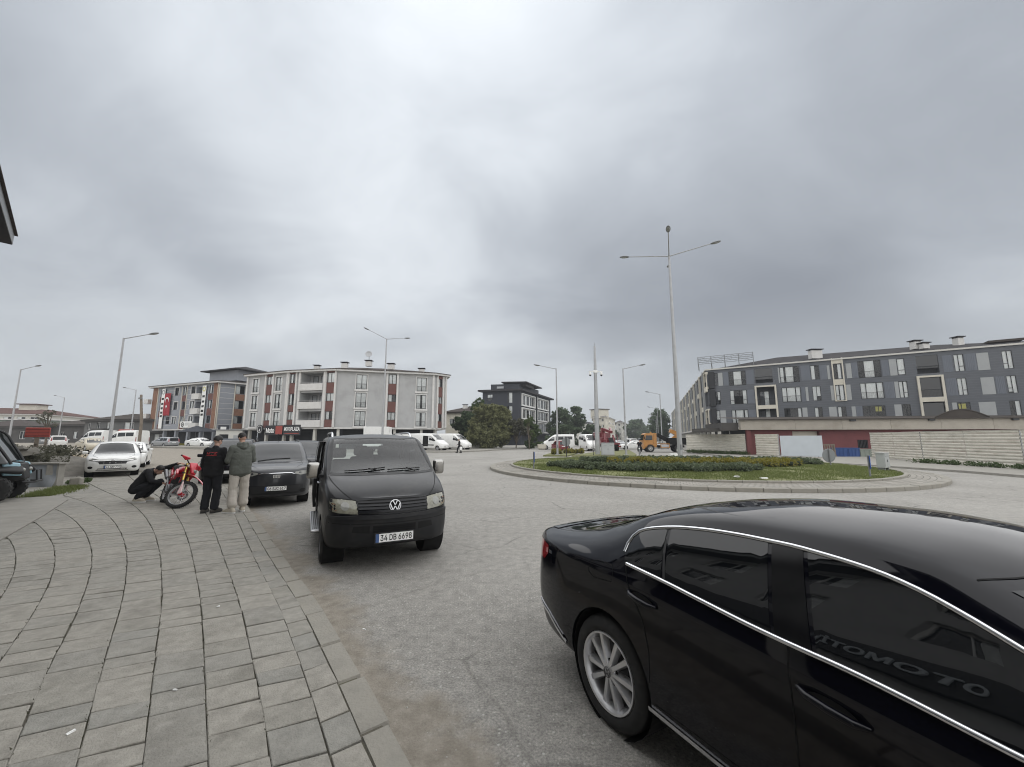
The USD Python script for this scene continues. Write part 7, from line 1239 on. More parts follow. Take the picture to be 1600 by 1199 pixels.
# dark grey compact van facing us
t, S = car('grey_compact_van', 'dark grey compact van facing us behind the man in the hoodie', 'mpv', (-8.33, 14.25, 0), math.radians(-59), 'dark_grey_paint', near=True, text='06 EJC 617', scale=.98)
ln = smooth_line([(-.80, .93), (-.48, .80), (-.36, .845), (.36, .845), (.48, .80), (.80, .93)], 40); obj('chrome_line', S.ribbon([(-.48, .895), (-.34, .935), (.34, .935), (.48, .895)], .014, 'x', 1, .008, .06), 'chrome', t, smooth=40); xe = float(S.drop([(0, .845)], 'x', 1)[0])
obj('badge', MB().box((xe + .012, 0, .845), (.016, .17, .085)), 'chrome', t); q = MB(); [q.box((xe + .022, y, .845), (.006, .012, .06)) for y in (-.055, -.02, .02, .055)]; obj('badge_bars', q, 'dark_grey_paint', t)
obj('lower_bumper', S.patch([(-.72, .30), (.72, .30), (.80, .60), (-.80, .60)], 'x', 1, .003, .06), 'van_bumper', t, smooth=40); obj('aerial', MB().tube([(1.35, .0, 1.80), (1.15, 0, 2.05)], .008, 5), 'gap_black', t)
for s in (-1, 1): obj('roof_rail', MB().tube([(-.5, s * .60, 1.78), (-.4, s * .60, 1.83), (1.0, s * .60, 1.84), (1.15, s * .60, 1.78)], .018, 8), 'black_plastic', t, smooth=50)
P_ = S.lift(smooth_line([(2.55, -.5), (2.5, -.1), (2.46, .35)], 8), 'z', 1, .02); obj('wiper', MB().tube(P_, .009, 5), 'gap_black', t)
# white saloon on the slabs facing us
t, S = car('white_saloon', 'white saloon parked on the slabs facing us, beside the covered wall', 'sedan', (-20.55, 20.95, .14), math.radians(-47), 'white_paint', near=True, text='41 ABP 770', scale=(.98, 1.02, 1.06))
obj('grille_bar', S.patch([(-.36, .60), (.36, .60), (.80, .70), (.79, .725), (-.79, .725), (-.80, .70)], 'x', 1, .004, .05), 'gap_black', t); xe = float(S.drop([(0, .68)], 'x', 1)[0]); obj('badge', MB().lathe([(0, .012), (.05, .012), (.058, 0)], (xe + .006, 0, .69), (1, 0, 0), 20), 'chrome', t, smooth=40)
car('white_saloon', 'second white saloon just behind the nearer white one', 'sedan', (-24.4, 25.9, .18), math.radians(-52), 'white_paint')
car('black_estate', 'black car half hidden between the standing men and the grey van', 'mpv', (-12.9, 18.8, .05), math.radians(-60), 'black_paint', near=True)
car('black_estate', 'black estate with pale roof glint behind the grey compact van', 'mpv', (-10.0, 19.2, 0), math.radians(-62), 'black_paint', scale=.98)
G = lambda x, y: (x, y, float(gz(x, y)) + .02)
car('beige_saloon', 'boxy old beige saloon on the far road left of the white ones', 'sedan', G(-47.0, 44.5), math.radians(-30), 'beige_paint')
car('white_hatchback', 'white car with dark rear window on the far road at left', 'mpv', G(-64.5, 57), math.radians(140), 'white_paint', scale=(.95, 1, .9))
car('grey_estate', 'grey estate left of the white car on the far road', 'mpv', G(-72.5, 62), math.radians(140), 'grey_paint', scale=(1, 1, .92))
minibus_win = {'win': [[(-.8, 1.65), (-.8, 2.15), (.5, 2.15), (.5, 1.62)], [(.6, 1.62), (.6, 2.15), (1.9, 2.12), (1.9, 1.55)]]}
car('white_minibus', 'white minibus behind the boxy beige saloon', 'panel', G(-63, 62), math.radians(165), 'white_paint', cat='minibus', extra=minibus_win)
car('white_minibus', 'white minibus behind the leaning wooden pole', 'panel', G(-53.5, 57), math.radians(170), 'white_paint', cat='minibus', extra=minibus_win)
car('silver_car', 'silver grey car parked in front of the flag building', 'mpv', G(-53.2, 62.5), math.radians(158), 'silver_paint', scale=(1.02, 1, .86))
car('white_coupe', 'low white car right of the silver one by the canopy', 'sedan', G(-50.3, 63.5), math.radians(-15), 'white_paint')
t, S = car('white_van', 'white panel van with its side door open before the grey block', 'panel', (-13.3, 59.2, .12), math.radians(-27), 'white_paint', cat='van', group='white panel vans by the grey block')
obj('open_doorway', S.patch([(1.0, .6), (1.95, .6), (1.95, 2.05), (1.0, 2.1)], 'y', -1, .006, .2), 'gap_black', t); obj('side_moulding', S.patch([(-.9, .80), (3.0, .72), (3.0, .86), (-.9, .94)], 'y', -1, .02, .2), 'black_plastic', t)
car('white_van', 'closed white panel van beside the one with an open door', 'panel', (-10.3, 62.8, .12), math.radians(-30), 'white_paint', cat='van', group='white panel vans by the grey block')
car('white_van', 'white van seen from behind at the left of the van pair', 'panel', (-15.6, 61.5, .12), math.radians(80), 'white_paint', cat='van', group='white panel vans by the grey block')
car('white_minibus', 'white minibus with dark windows crossing left of the camera mast', 'panel', (9.2, 66.5, .02), math.radians(172), 'white_paint', cat='minibus', extra=minibus_win)
car('white_minibus', 'white minibus facing us, half hidden by the camera mast', 'panel', (11.6, 62.5, .02), math.radians(-85), 'white_paint', cat='minibus', extra=minibus_win)
car('red_hatchback', 'small red car behind the octagonal sign', 'mpv', (7.2, 58, .02), math.radians(100), 'red_paint', scale=(.86, .92, .84))
for x, y, r, st, p, lab in [(20.0, 74, 100, 'sedan', 'silver_paint', 'silver car right of the red truck'), (24.0, 80, 95, 'mpv', 'white_paint', 'white estate in the far car row'), (25.6, 76, -80, 'sedan', 'white_paint', 'white car in the far row beside the estate'), (21.6, 66.5, 172, 'sedan', 'white_paint', 'white car just left of the orange truck'), (30.5, 92, 105, 'mpv', 'grey_paint', 'grey car deep in the far street'), (33, 100, -75, 'sedan', 'white_paint', 'small white car deepest in the far street')]:
    car('parked_car', lab, st, (x, y, .02), math.radians(r), p)
# box truck behind the black van's roof
t = thing('box_truck', 'white box truck whose top shows over the black van roof', 'truck', (-17.6, 52.5, .03), .1); obj('cargo_box', rbox((0, 0, 2.05), (3.2, 2.0, 2.5), .04, 6), 'white_paint', t); obj('cab', rbox((2.4, 0, 1.35), (1.5, 1.9, 1.9), .15, 8), 'white_paint', t, smooth=40); obj('windscreen', MB().box((3.16, 0, 1.75), (.03, 1.6, .7)), 'car_glass', t); obj('chassis', MB().box((.6, 0, .6), (5, .9, .25)), 'gap_black', t)
for x in (-.8, 2.3):
    for s in (-1, 1): wheel(t, (x, s * .85, .38), s, R=.38, w=.25, rim=.22, spokes=6, fine=False)
# orange crane truck facing left
t = thing('orange_truck', 'orange lorry with black loader arm behind its cab', 'truck', (20.9, 54.6, 0), PI - .12)
cabp = [(1.9, .9), (3.05, .9), (3.1, 1.55), (2.85, 2.35), (2.1, 2.5), (1.55, 2.5), (1.5, .9)]
side = lambda poly, w, y=0: MB().prism(poly, -w / 2, w / 2).xform(frame((0, y, 0), (1, 0, 0), (0, 0, 1)))
obj('cab', side([(1.4, .75), (3.1, .75), (3.15, 1.5), (2.95, 2.4), (2.75, 2.55), (1.4, 2.55)], 2.2), 'orange_paint', t); obj('bumper', MB().box((3.08, 0, .62), (.2, 2.25, .32)), 'orange_paint', t)
for s in (-1, 1):
    obj('side_window', side([(1.95, 1.62), (2.9, 1.62), (2.78, 2.25), (1.95, 2.25)], .02, s * 1.105), 'car_glass', t); obj('wheel_arch', MB().tube([(2.25 + .62 * math.cos(a), s * 1.08, .55 + .62 * math.sin(a)) for a in np.linspace(.1, PI - .1, 12)], .07, 6), 'orange_paint', t); obj('mirror', MB().box((3.0, s * 1.3, 1.9), (.08, .12, .4)), 'gap_black', t); obj('cab_door_gap', MB().box((1.8, s * 1.105, 1.6), (.02, .012, 1.6)), 'gap_black', t)
    for x in (2.25, -1.4): wheel(t, (x, s * .98, .52), s, R=.52, w=.3, rim=.28, spokes=8, fine=False, m='white_trim')
    obj('fuel_tank', rbox((.35, s * .9, .75), (1.1, .5, .55), .08, 6), 'silver_paint', t, smooth=40); q = MB().box((.35, s * 1.16, 1.12), (1.2, .06, .10)).box((.35, s * 1.16, .62), (1.2, .06, .10)).box((-.2, s * 1.16, .87), (.08, .06, .6)).box((.9, s * 1.16, .87), (.08, .06, .6)); obj('side_guard', q, 'orange_paint', t)
obj('windscreen', MB().add([(3.17, -.95, 1.62), (3.17, .95, 1.62), (2.99, .95, 2.3), (2.99, -.95, 2.3)], np.array([(0, 1, 2, 3)])), 'car_glass', t); obj('chassis', MB().box((0, 0, .78), (4.6, .9, .28)), 'gap_black', t)
obj('loader_arm', MB().beam((1.1, -.3, 2.35), (-.7, -.3, 1.35), .35, .4).beam((1.1, .3, 2.35), (-.7, .3, 1.35), .35, .4), 'gap_black', t); obj('boom', MB().beam((-.5, 0, 1.3), (-1.7, 0, 2.4), .5, .5).beam((-1.7, 0, 2.4), (-.6, 0, 2.9), .45, .5), 'orange_paint', t); obj('skip', side([(-2.6, 1.0), (-.4, 1.0), (-.1, 1.9), (-2.9, 1.9)], 1.9), 'gap_black', t); obj('beacon', MB().lathe([(.09, 0), (.09, .14), (0, .18)], (1.9, 0, 2.55), n=10), 'orange_paint', t)
# red recovery truck seen from behind
t = thing('red_truck', 'red crane truck with raised gear seen from behind', 'truck', (13.6, 57.5, 0), PI / 2 + .1)
obj('chassis', MB().box((0, 0, .8), (5.2, .95, .3)), 'gap_black', t); obj('deck', MB().box((-.4, 0, 1.12), (3.6, 2.2, .25)), 'red_paint', t); obj('cab', rbox((2.3, 0, 1.75), (1.7, 2.2, 1.9), .12, 8), 'red_paint', t, smooth=40); obj('tool_box', MB().tri(rbox((.2, 0, 1.6), (1.6, 2.1, .75), .05, 6)), 'red_paint', t); obj('winch', MB().tri(rbox((-1.0, .3, 1.5), (.7, 1.0, .5), .06, 6)).beam((-1.2, -.6, 1.3), (-.9, -.6, 2.3), .2, .2).beam((-1.2, .7, 1.3), (-.6, .5, 2.5), .2, .2), 'red_paint', t)
obj('crane_post', MB().box((1.1, .2, 2.6), (.5, .5, 1.5)), 'red_paint', t); obj('crane_boom', MB().beam((1.1, .2, 3.2), (-1.3, -.3, 2.7), .3, .35).beam((-1.3, -.3, 2.7), (.4, -.6, 3.3), .22, .25), 'red_paint', t); obj('chute', MB().beam((-1.5, 0, 1.9), (-2.2, 0, 1.2), .6, .12), 'gap_black', t); obj('rear_bumper', MB().box((-2.5, 0, .75), (.15, 2.2, .25)), 'gap_black', t)
for s in (-1, 1):
    obj('mudguard', MB().tube([(-1.4 + .62 * math.cos(a), s * .9, .55 + .62 * math.sin(a)) for a in np.linspace(.2, PI - .2, 10)], .16, 6), 'gap_black', t); obj('tail_lamp', MB().box((-2.58, s * .85, .78), (.03, .3, .14)), 'tail_red', t); obj('ladder', MB().tube([(-2.3, s * .8, 1.2), (-1.9, s * .8, 2.4)], .04, 6), 'red_paint', t)
    for x in (-1.4, 2.2): wheel(t, (x, s * .9, .5), s, R=.5, w=.34, rim=.28, spokes=8, fine=False, m='alloy_dark')
# ---------------------------------------------------------------- red off-road motorcycle
def motorcycle(loc, rz, lean, steer):
    t = thing('motorcycle', 'red off-road motorcycle with gold fork leaning on its stand on the slabs', 'motorcycle', loc, rz, tilt=lean)
    def spoked(name, c, R, w, parent, rimm, M=np.eye(4)):
        root = path_of(parent, name); UsdGeom.Xform.Define(stage, root); o = V(*c); ax = V(0, 1, 0); X = lambda mb: mb.xform(M)
        ty = MB().lathe([(R - .075, -w * .42), (R - .035, -w * .52), (R - .008, -w * .36), (R, -w * .18), (R, w * .18), (R - .008, w * .36), (R - .035, w * .52), (R - .075, w * .42)], o, ax, 56)
        for i in range(56):
            a = 2 * PI * i / 56; d = V(math.cos(a), 0, math.sin(a)); tg = V(-math.sin(a), 0, math.cos(a))
            for y in ((-.3, .3) if i % 2 else (0, -.45, .45)): p = o + d * (R - .002 - (.012 if abs(y) > .4 else 0)) + ax * y * w; ty.beam(p - tg * .009, p + tg * .009, .022, .022, d)
        obj('tyre', X(ty), 'rubber', root, smooth=35)
        obj('rim', X(MB().lathe([(R - .072, -w * .40), (R - .086, -w * .38), (R - .092, 0), (R - .086, w * .38), (R - .072, w * .40), (R - .072, -w * .40)], o, ax, 48)), rimm, root, smooth=40)
        sp = MB()
        for i in range(32):
            a = 2 * PI * i / 32; s = 1 if i % 2 else -1; b = a + (.35 if (i // 2) % 2 else -.35); sp.tube([o + V(math.cos(b) * .045, s * .045, math.sin(b) * .045), o + V(math.cos(a) * (R - .088), 0, math.sin(a) * (R - .088))], .0028, 4, False)
        obj('spoke', X(sp), 'alloy', root); obj('hub', X(MB().lathe([(0, -.06), (.05, -.055), (.035, -.02), (.035, .02), (.05, .055), (0, .06)], o, ax, 16)), 'bike_red', root, smooth=40)
        q = MB(); q.lathe([(.075, .066), (.125, .066), (.125, .070), (.075, .070), (.075, .066)], o, ax, 28); [q.beam(o + V(math.cos(a) * .04, .068, math.sin(a) * .04), o + V(math.cos(a) * .08, .068, math.sin(a) * .08), .012, .003, (0, 1, 0)) for a in np.arange(6) * PI / 3]; obj('brake_disc', X(q), 'engine_metal', root)
        return root
    # steered front end: about the steering axis through the head
    p0, p1 = V(1.43, 0, .345), V(1.085, 0, 1.02); ax = unit(p1 - p0); off = V(-.03, 0, 0); Ms = trimesh.transformations.rotation_matrix(steer, ax, p1 + off)
    X = lambda mb: mb.xform(Ms) if isinstance(mb, MB) else mb
    spoked('front_wheel', p0, .347, .085, t, 'alloy', Ms); spoked('rear_wheel', (0, 0, .325), .327, .12, t, 'alloy')
    for s in (-1, 1):
        y = V(0, s * .095, 0); fk = obj('fork_leg', X(MB().tube([p0 + (p1 - p0) * .46 + y, p1 + ax * .06 + y], .027, 12)), 'fork_gold', t, smooth=40); obj('fork_slider', X(MB().tube([p0 + y * .9, p0 + (p1 - p0) * .48 + y], .021, 10)), 'engine_metal', fk, smooth=40)
        g = obj('fork_guard', X(MB().tri(to_tm(hullm([(p0 + y * 1.12 + V(.025, 0, .02), .018), (p0 + (p1 - p0) * .40 + y * 1.12 + V(.03, 0, 0), .016), (p0 + y * 1.12 + V(-.03, 0, -.03), .014)], 10)))), 'bike_pink_white', t, smooth=50)
    for k, r in ((.72, .03), (1.0, .03)): q = p0 + (p1 - p0) * k; obj('triple_clamp', X(MB().tri(rbox(q + off * .6, (.09, .26, .035), .014, 8))), 'black_plastic', t)
    fe = smooth_line([(.98, .735), (1.18, .835), (1.40, .855), (1.60, .80), (1.80, .70)], 20); P = np.array([[(x, w * math.sin(b), z + .035 * math.cos(b) - .03) for b in np.linspace(-1.3, 1.3, 9)] for (x, z), w in zip(fe, np.interp(np.linspace(0, 1, 20), [0, .3, .7, 1], [.055, .085, .08, .04]))])
    q = MB().grid(P, True); q.grid(P - V(0, 0, .006)); obj('front_fender', X(q), 'bike_red', t, smooth=50)
    st = MB().grid(P[8:, 1:3] + V(0, 0, .004), True).grid(P[8:, 6:8] + V(0, 0, .004), True); obj('fender_stripe', X(st), 'bike_pink_white', t, smooth=50)
    hm = to_tm(hullm([((1.20, 0, 1.13), .05), ((1.24, -.09, .99), .04), ((1.24, .09, .99), .04), ((1.30, -.05, .90), .035), ((1.30, .05, .90), .035), ((1.12, -.07, 1.10), .03), ((1.12, .07, 1.10), .03)], 14)); hd = obj('headlamp_mask', X(MB().tri(hm)), 'bike_red', t, smooth=50)
    obj('headlamp', X(MB().ell((1.305, 0, .96), (.035, .065, .05), 2)), 'headlamp', hd, smooth=True); obj('indicator', X(MB().ell((1.2, -.19, .98), (.03, .045, .022), 1).tube([(1.2, -.08, .98), (1.2, -.16, .98)], .008, 5).ell((1.2, .19, .98), (.03, .045, .022), 1).tube([(1.2, .08, .98), (1.2, .16, .98)], .008, 5)), 'indicator_orange', hd)
    hb = [(1.0, -.40, 1.15), (1.03, -.25, 1.16), (1.08, -.10, 1.10), (1.085, 0, 1.09), (1.08, .10, 1.10), (1.03, .25, 1.16), (1.0, .40, 1.15)]; h = obj('handlebar', X(MB().tube(smooth_line(hb, 24), .014, 8)), 'black_plastic', t, smooth=50)
    for s in (-1, 1):
        obj('grip', X(MB().tube([(1.03, s * .27, 1.16), (1.0, s * .41, 1.148)], .019, 8)), 'rubber', h, smooth=50); obj('lever', X(MB().tube([(1.08, s * .22, 1.15), (1.10, s * .30, 1.145), (1.06, s * .40, 1.135)], .007, 5)), 'engine_metal', h)
        gd = to_tm(hullm([((1.11, s * .24, 1.17), .03), ((1.13, s * .34, 1.15), .03), ((1.07, s * .43, 1.14), .025), ((1.12, s * .34, 1.10), .02)], 10)); obj('hand_guard', X(MB().tri(gd)), 'bike_red', h, smooth=50)
    m = obj('mirror', X(MB().ell((1.02, .34, 1.40), (.02, .075, .055), 2)), 'black_plastic', h, smooth=True); obj('mirror_stalk', X(MB().tube([(1.04, .24, 1.16), (1.03, .27, 1.30), (1.02, .32, 1.38)], .007, 5)), 'black_plastic', m)
    # frame, engine, bodywork
    fr = MB()
    for s in (-1, 1): fr.tube(smooth_line([(1.05, s * .02, .95), (.80, s * .11, .83), (.45, s * .12, .60), (.38, s * .11, .36), (.62, s * .10, .27), (.88, s * .07, .34), (1.06, s * .02, .84)], 26), .018, 8); fr.tube([(.48, s * .11, .66), (.05, s * .09, .84), (-.25, s * .07, .87)], .013, 6)
    obj('frame', fr, 'bike_red', t, smooth=50); q = MB()
    for s in (-1, 1): q.tube([(.46, s * .09, .40), (.2, s * .10, .36), (0, s * .10, .325)], [.03, .028, .022], 8)
    obj('swingarm', q, 'engine_metal', t, smooth=50)
    en = MB().tri(rbox((.62, 0, .42), (.40, .26, .24), .06, 10)).lathe([(0, -.17), (.10, -.165), (.12, -.14), (.12, .14), (.10, .165), (0, .17)], (.55, 0, .40), (0, 1, 0), 20); e_ = obj('engine', en, 'engine_metal', t, smooth=40)
    cy = MB(); [cy.tri(rbox((.74 + .012 * i, 0, .56 + .022 * i), (.17, .17, .012), .005, 4)) for i in range(8)]; obj('cylinder', cy, 'engine_metal', e_); obj('skid_plate', MB().tri(rbox((.68, 0, .275), (.42, .2, .03), .012, 6)), 'alloy', e_)
    tk = soft([hullm([((.95, 0, .93), .09), ((.62, 0, .93), .09), ((.80, 0, .86), .12)]), hullm([((1.12, -.17, .82), .03), ((.90, -.15, .90), .04), ((.72, -.12, .80), .04), ((.95, -.15, .66), .03)]), hullm([((1.12, .17, .82), .03), ((.90, .15, .90), .04), ((.72, .12, .80), .04), ((.95, .15, .66), .03)])], .03, 6)
    obj('tank_and_shrouds', tk, 'bike_red', t, smooth=50)
    for s in (-1, 1): obj('shroud_panel', MB().tri(to_tm(hullm([((1.09, s * .195, .80), .012), ((.92, s * .19, .87), .012), ((.95, s * .182, .70), .012)], 8))), 'bike_pink_white', t, smooth=50); obj('side_panel', to_tm(hullm([((.45, s * .13, .76), .03), ((.12, s * .10, .85), .025), ((.22, s * .11, .68), .02)], 10)), 'bike_red', t, smooth=50); obj('radiator', MB().tri(rbox((.97, s * .115, .68), (.05, .12, .26), .01, 4)), 'black_plastic', t)
    obj('seat', soft([hullm([((.66, 0, .97), .075), ((.3, 0, .91), .085), ((-.12, 0, .945), .07)])], .03, 6), 'upholstery', t, smooth=50); rf = to_tm(hullm([((.05, 0, .88), .08), ((-.35, 0, .93), .055), ((-.52, 0, .92), .03)], 12)); f = obj('rear_fender', rf, 'bike_red', t, smooth=50); obj('tail_lamp', MB().box((-.53, 0, .90), (.03, .10, .05)), 'tail_red', f); obj('rear_plate', MB().box((-.55, 0, .72), (.012, .17, .15), 0, -.3), 'plate_white', f)
    obj('exhaust', MB().tube(smooth_line([(.85, -.10, .55), (.95, -.15, .38), (.7, -.17, .34), (.42, -.16, .55), (.2, -.16, .66)], 20), .022, 8).tube([(.22, -.165, .65), (-.25, -.17, .82)], [.05, .055], 12), 'engine_metal', t, smooth=50); obj('kickstand', MB().tube([(.45, .12, .34), (.40, .34, .06)], .013, 6), 'engine_metal', t); obj('footpeg', MB().tube([(.42, -.24, .33), (.42, .24, .33)], .014, 6), 'engine_metal', t)
    return t
HB = math.radians(-40); fx, fy = V(-8.47, 10.3) - V(math.cos(HB), math.sin(HB)) * 1.43
motorcycle((fx, fy, SH - .01), HB, -.24, math.radians(48))
# ---------------------------------------------------------------- people
def head_mesh(c, R, s=1.0):
    """Head as one mesh; local x right, y face, z up; R turns it."""
    ms = [m3.Manifold.sphere(1, 24).scale((.074 * s, .092 * s, .100 * s)).translate((0, -.008 * s, .028 * s)), m3.Manifold.sphere(1, 20).scale((.058 * s, .060 * s, .070 * s)).translate((0, .026 * s, -.045 * s)),
          hullm([((0, .088 * s, .012 * s), .007 * s), ((0, .106 * s, -.022 * s), .012 * s), ((0, .085 * s, -.026 * s), .014 * s)], 8), hullm([((-.018 * s, .076 * s, -.062 * s), .009 * s), ((.018 * s, .076 * s, -.062 * s), .009 * s)], 8)]
    ms += [m3.Manifold.sphere(1, 10).scale((.010 * s, .022 * s, .032 * s)).translate((q * .076 * s, -.008 * s, 0)) for q in (-1, 1)]
    m = soft(ms, .012, 3); m.apply_transform(trimesh.transformations.compose_matrix(angles=R, translate=c)); return m
def hair_mesh(c, R, s=1.0, low=.0):
    m = trimesh.creation.icosphere(subdivisions=3); v = m.vertices * (.080, .098, .106) * s; k = v[:, 2] > (-.055 * s + np.where(v[:, 1] > .02 * s, .085 * s, 0) * np.clip(v[:, 1] / (.09 * s), 0, 1)); v = v + m.vertices * ((meshkit.fbm(v * 60, 2)[:, None] - .4) * .014)
    f = m.faces[k[m.faces].all(1)]; h = trimesh.Trimesh(v + (0, -.012 * s, .034 * s), f, process=True); h.remove_unreferenced_vertices(); h.apply_transform(trimesh.transformations.compose_matrix(angles=R, translate=c)); return h
def hand(w, d, palm_n, s=1.0, curl=.6, side=1):
    """Palm and five curled fingers; d = direction of the fingers, palm_n = the way the palm faces."""
    d = unit(d); n = unit(palm_n - d * (np.asarray(palm_n) @ d)); a = np.cross(d, n) * side; w = np.asarray(w, float); ms = [hullm([(w, .022 * s), (w + d * .075 * s + a * .028 * s, .012 * s), (w + d * .075 * s - a * .028 * s, .012 * s), (w + d * .02 * s + a * .025 * s, .014 * s)], 8)]
    for i, (o, l) in enumerate(((.030, .068), (.010, .078), (-.010, .072), (-.029, .056))):
        p = w + d * .082 * s + a * o * s; u = d
        for k in range(3): u = unit(u + n * curl * (.55 + .25 * k)); q = p + u * l * s * (.45, .32, .23)[k]; ms.append(hullm([(p, .0092 * s), (q, .0084 * s)], 8)); p = q
    p = w + d * .02 * s + a * .03 * s; u = unit(d + a * .9 + n * .4)
    for l in (.034, .028): q = p + u * l * s; ms.append(hullm([(p, .011 * s), (q, .009 * s)], 8)); p = q; u = unit(u + n * .5 + d * .3)
    return ms
def chain(*pr): return [hullm([pr[i], pr[i + 1]]) for i in range(len(pr) - 1)]
def person(label, loc, rz, J, top, legs, shoe, s=1.0, hood=False, head_R=(0, 0, 0), print_text=None, group=None, detail=True, cuff=None, curl=.7):
    """J: joints in metres (x right, y forward, z up). One continuous body; clothes and hair are its children."""
    t = thing('person', label, 'person', loc, rz, group, s if s != 1 else None); g = lambda k: V(*J[k]); A = {}
    body = chain((g('pelvis'), .12), (g('chest'), .125), (g('neck'), .055)) + chain((g('neck'), .053), (g('head') + V(0, -.01, -.05), .055))
    for q in 'LR':
        body += chain((g('chest') + V(0, 0, .05), .08), (g('sh' + q), .058), (g('el' + q), .042), (g('wr' + q), .027)) + chain((g('pelvis'), .11), (g('hip' + q), .085), (g('kn' + q), .058), (g('an' + q), .040), (g('toe' + q), .030))
        d = g('hand' + q) - g('wr' + q); body += hand(g('wr' + q) + unit(d) * .02, d, V(*J.get('palm' + q, (0, 0, -1))), 1.0, curl, 1 if q == 'L' else -1)
    bm = soft(body, .022 if detail else .05, 2); hm = head_mesh(g('head'), head_R); b = obj('body', trimesh.util.concatenate([bm, hm]), 'skin', t, smooth=60)
    obj('hair', hair_mesh(g('head'), head_R), 'hair', t, smooth=60)
    Mh = trimesh.transformations.compose_matrix(angles=head_R, translate=g('head')); q = MB()
    for x in (-.03, .03): q.ell((x, .078, .012), (.012, .007, .008), 1)
    q.xform(Mh); obj('eyes', q, 'hair', t)
    jk = [hullm([(g('shL') + V(.01, 0, -.01), .075), (g('shR') + V(-.01, 0, -.01), .075), (g('chest'), .15)]), hullm([(g('chest'), .152), (g('chest') + V(.09, 0, -.02), .12), (g('chest') + V(-.09, 0, -.02), .12), (g('hem') + V(.095, 0, 0), .125), (g('hem') + V(-.095, 0, 0), .125)])] + chain((g('chest') + V(0, -.01, .08), .10), (g('neck') + V(0, -.015, -.01), .072))
    for q in 'LR': jk += chain((g('sh' + q), .080), (g('el' + q), .066), (g('wr' + q) + (g('el' + q) - g('wr' + q)) * .12, .045))
    if hood: jk += [hullm([(g('neck') + V(.08, -.05, -.02), .05), (g('neck') + V(-.08, -.05, -.02), .05), (g('neck') + V(0, -.11, -.05), .06), (g('neck') + V(0, -.10, .03), .04)]), hullm([(g('neck') + V(.075, .01, .02), .04), (g('neck') + V(.07, -.07, .02), .045)]), hullm([(g('neck') + V(-.075, .01, .02), .04), (g('neck') + V(-.07, -.07, .02), .045)])]
    jm = soft(jk, .025 if detail else .05, 3)
    if detail: nrm = jm.vertex_normals; jm.vertices += nrm * ((meshkit.fbm(jm.vertices * (9, 9, 16), 3) - .5) * .030)[:, None]
    obj('jacket', jm, top, t, smooth=60)
    tr = [hullm([(g('hipL'), .105), (g('hipR'), .105), (g('pelvis') + V(0, 0, -.02), .10)])]
    for q in 'LR': tr += chain((g('hip' + q), .112), (g('kn' + q), .088), (g('an' + q) + (g('kn' + q) - g('an' + q)) * J.get('cuff', .10), J.get('legw', .078)))
    tm_ = soft(tr, .025 if detail else .05, 3)
    if detail: tm_.vertices += tm_.vertex_normals * ((meshkit.fbm(tm_.vertices * (10, 10, 14) + 5, 3) - .5) * .028)[:, None]
    obj('trousers', tm_, legs, t, smooth=60)
    for q in 'LR':
        a, toe = g('an' + q), g('toe' + q); d = unit((toe - a) * (1, 1, 0)); z = min(toe[2], a[2]) - .02; hl = V(a[0], a[1], max(.045, z)) - d * .045; tp = V(toe[0], toe[1], .04 + max(0, toe[2] - .035))
        sh_ = obj('shoe', to_tm(hullm([(hl, .045), (hl + d * .03 + V(0, 0, .05), .045), (tp + d * .03, .036), (tp - d * .06 + V(0, 0, .03), .045)], 14)), shoe, t, smooth=60); obj('sole', to_tm(hullm([((hl[0], hl[1], hl[2] - .030), .046), ((tp[0] + d[0] * .035, tp[1] + d[1] * .035, tp[2] - .027), .042)], 14).trim_by_plane((0, 0, -1), -(max(hl[2], tp[2]) - .018))), 'sign_white' if shoe == 'shoe_pale' else 'rubber', sh_, smooth=40)
    if print_text:
        c = V(0, g('chest')[1] - .155, g('chest')[2] + .08); m = text_on(print_text, .05, c, (1, 0, 0), (0, -.12, 1), .002, True, .24); S = Surf(jm); m.vertices[:, 1] = S.drop(m.vertices[:, [0, 2]] if False else np.c_[m.vertices[:, 0], m.vertices[:, 2]], 'y', -1) - .004; obj('back_print', m, 'print_red', t)
        r = MB(); P = S.patch([(-.12, c[2] - .055), (.12, c[2] - .055), (.12, c[2] - .042), (-.12, c[2] - .042)], 'y', -1, .004, .03); obj('back_print', P, 'print_red', t)
    return t
ST = dict(pelvis=(0, -.01, .97), chest=(0, .00, 1.30), neck=(0, .015, 1.52), head=(0, .055, 1.665), hem=(0, -.005, .90), shL=(-.185, 0, 1.445), shR=(.185, 0, 1.445), elL=(-.255, .04, 1.16), elR=(.255, .04, 1.16), wrL=(-.12, .27, 1.14), wrR=(.12, .27, 1.14), handL=(-.07, .36, 1.17), handR=(.07, .36, 1.17), palmL=(.6, 0, .6), palmR=(-.6, 0, .6),
          hipL=(-.095, 0, .93), hipR=(.095, 0, .93), knL=(-.11, .025, .51), knR=(.11, .025, .51), anL=(-.115, -.03, .085), anR=(.115, -.03, .085), toeL=(-.145, .13, .035), toeR=(.145, .13, .035))
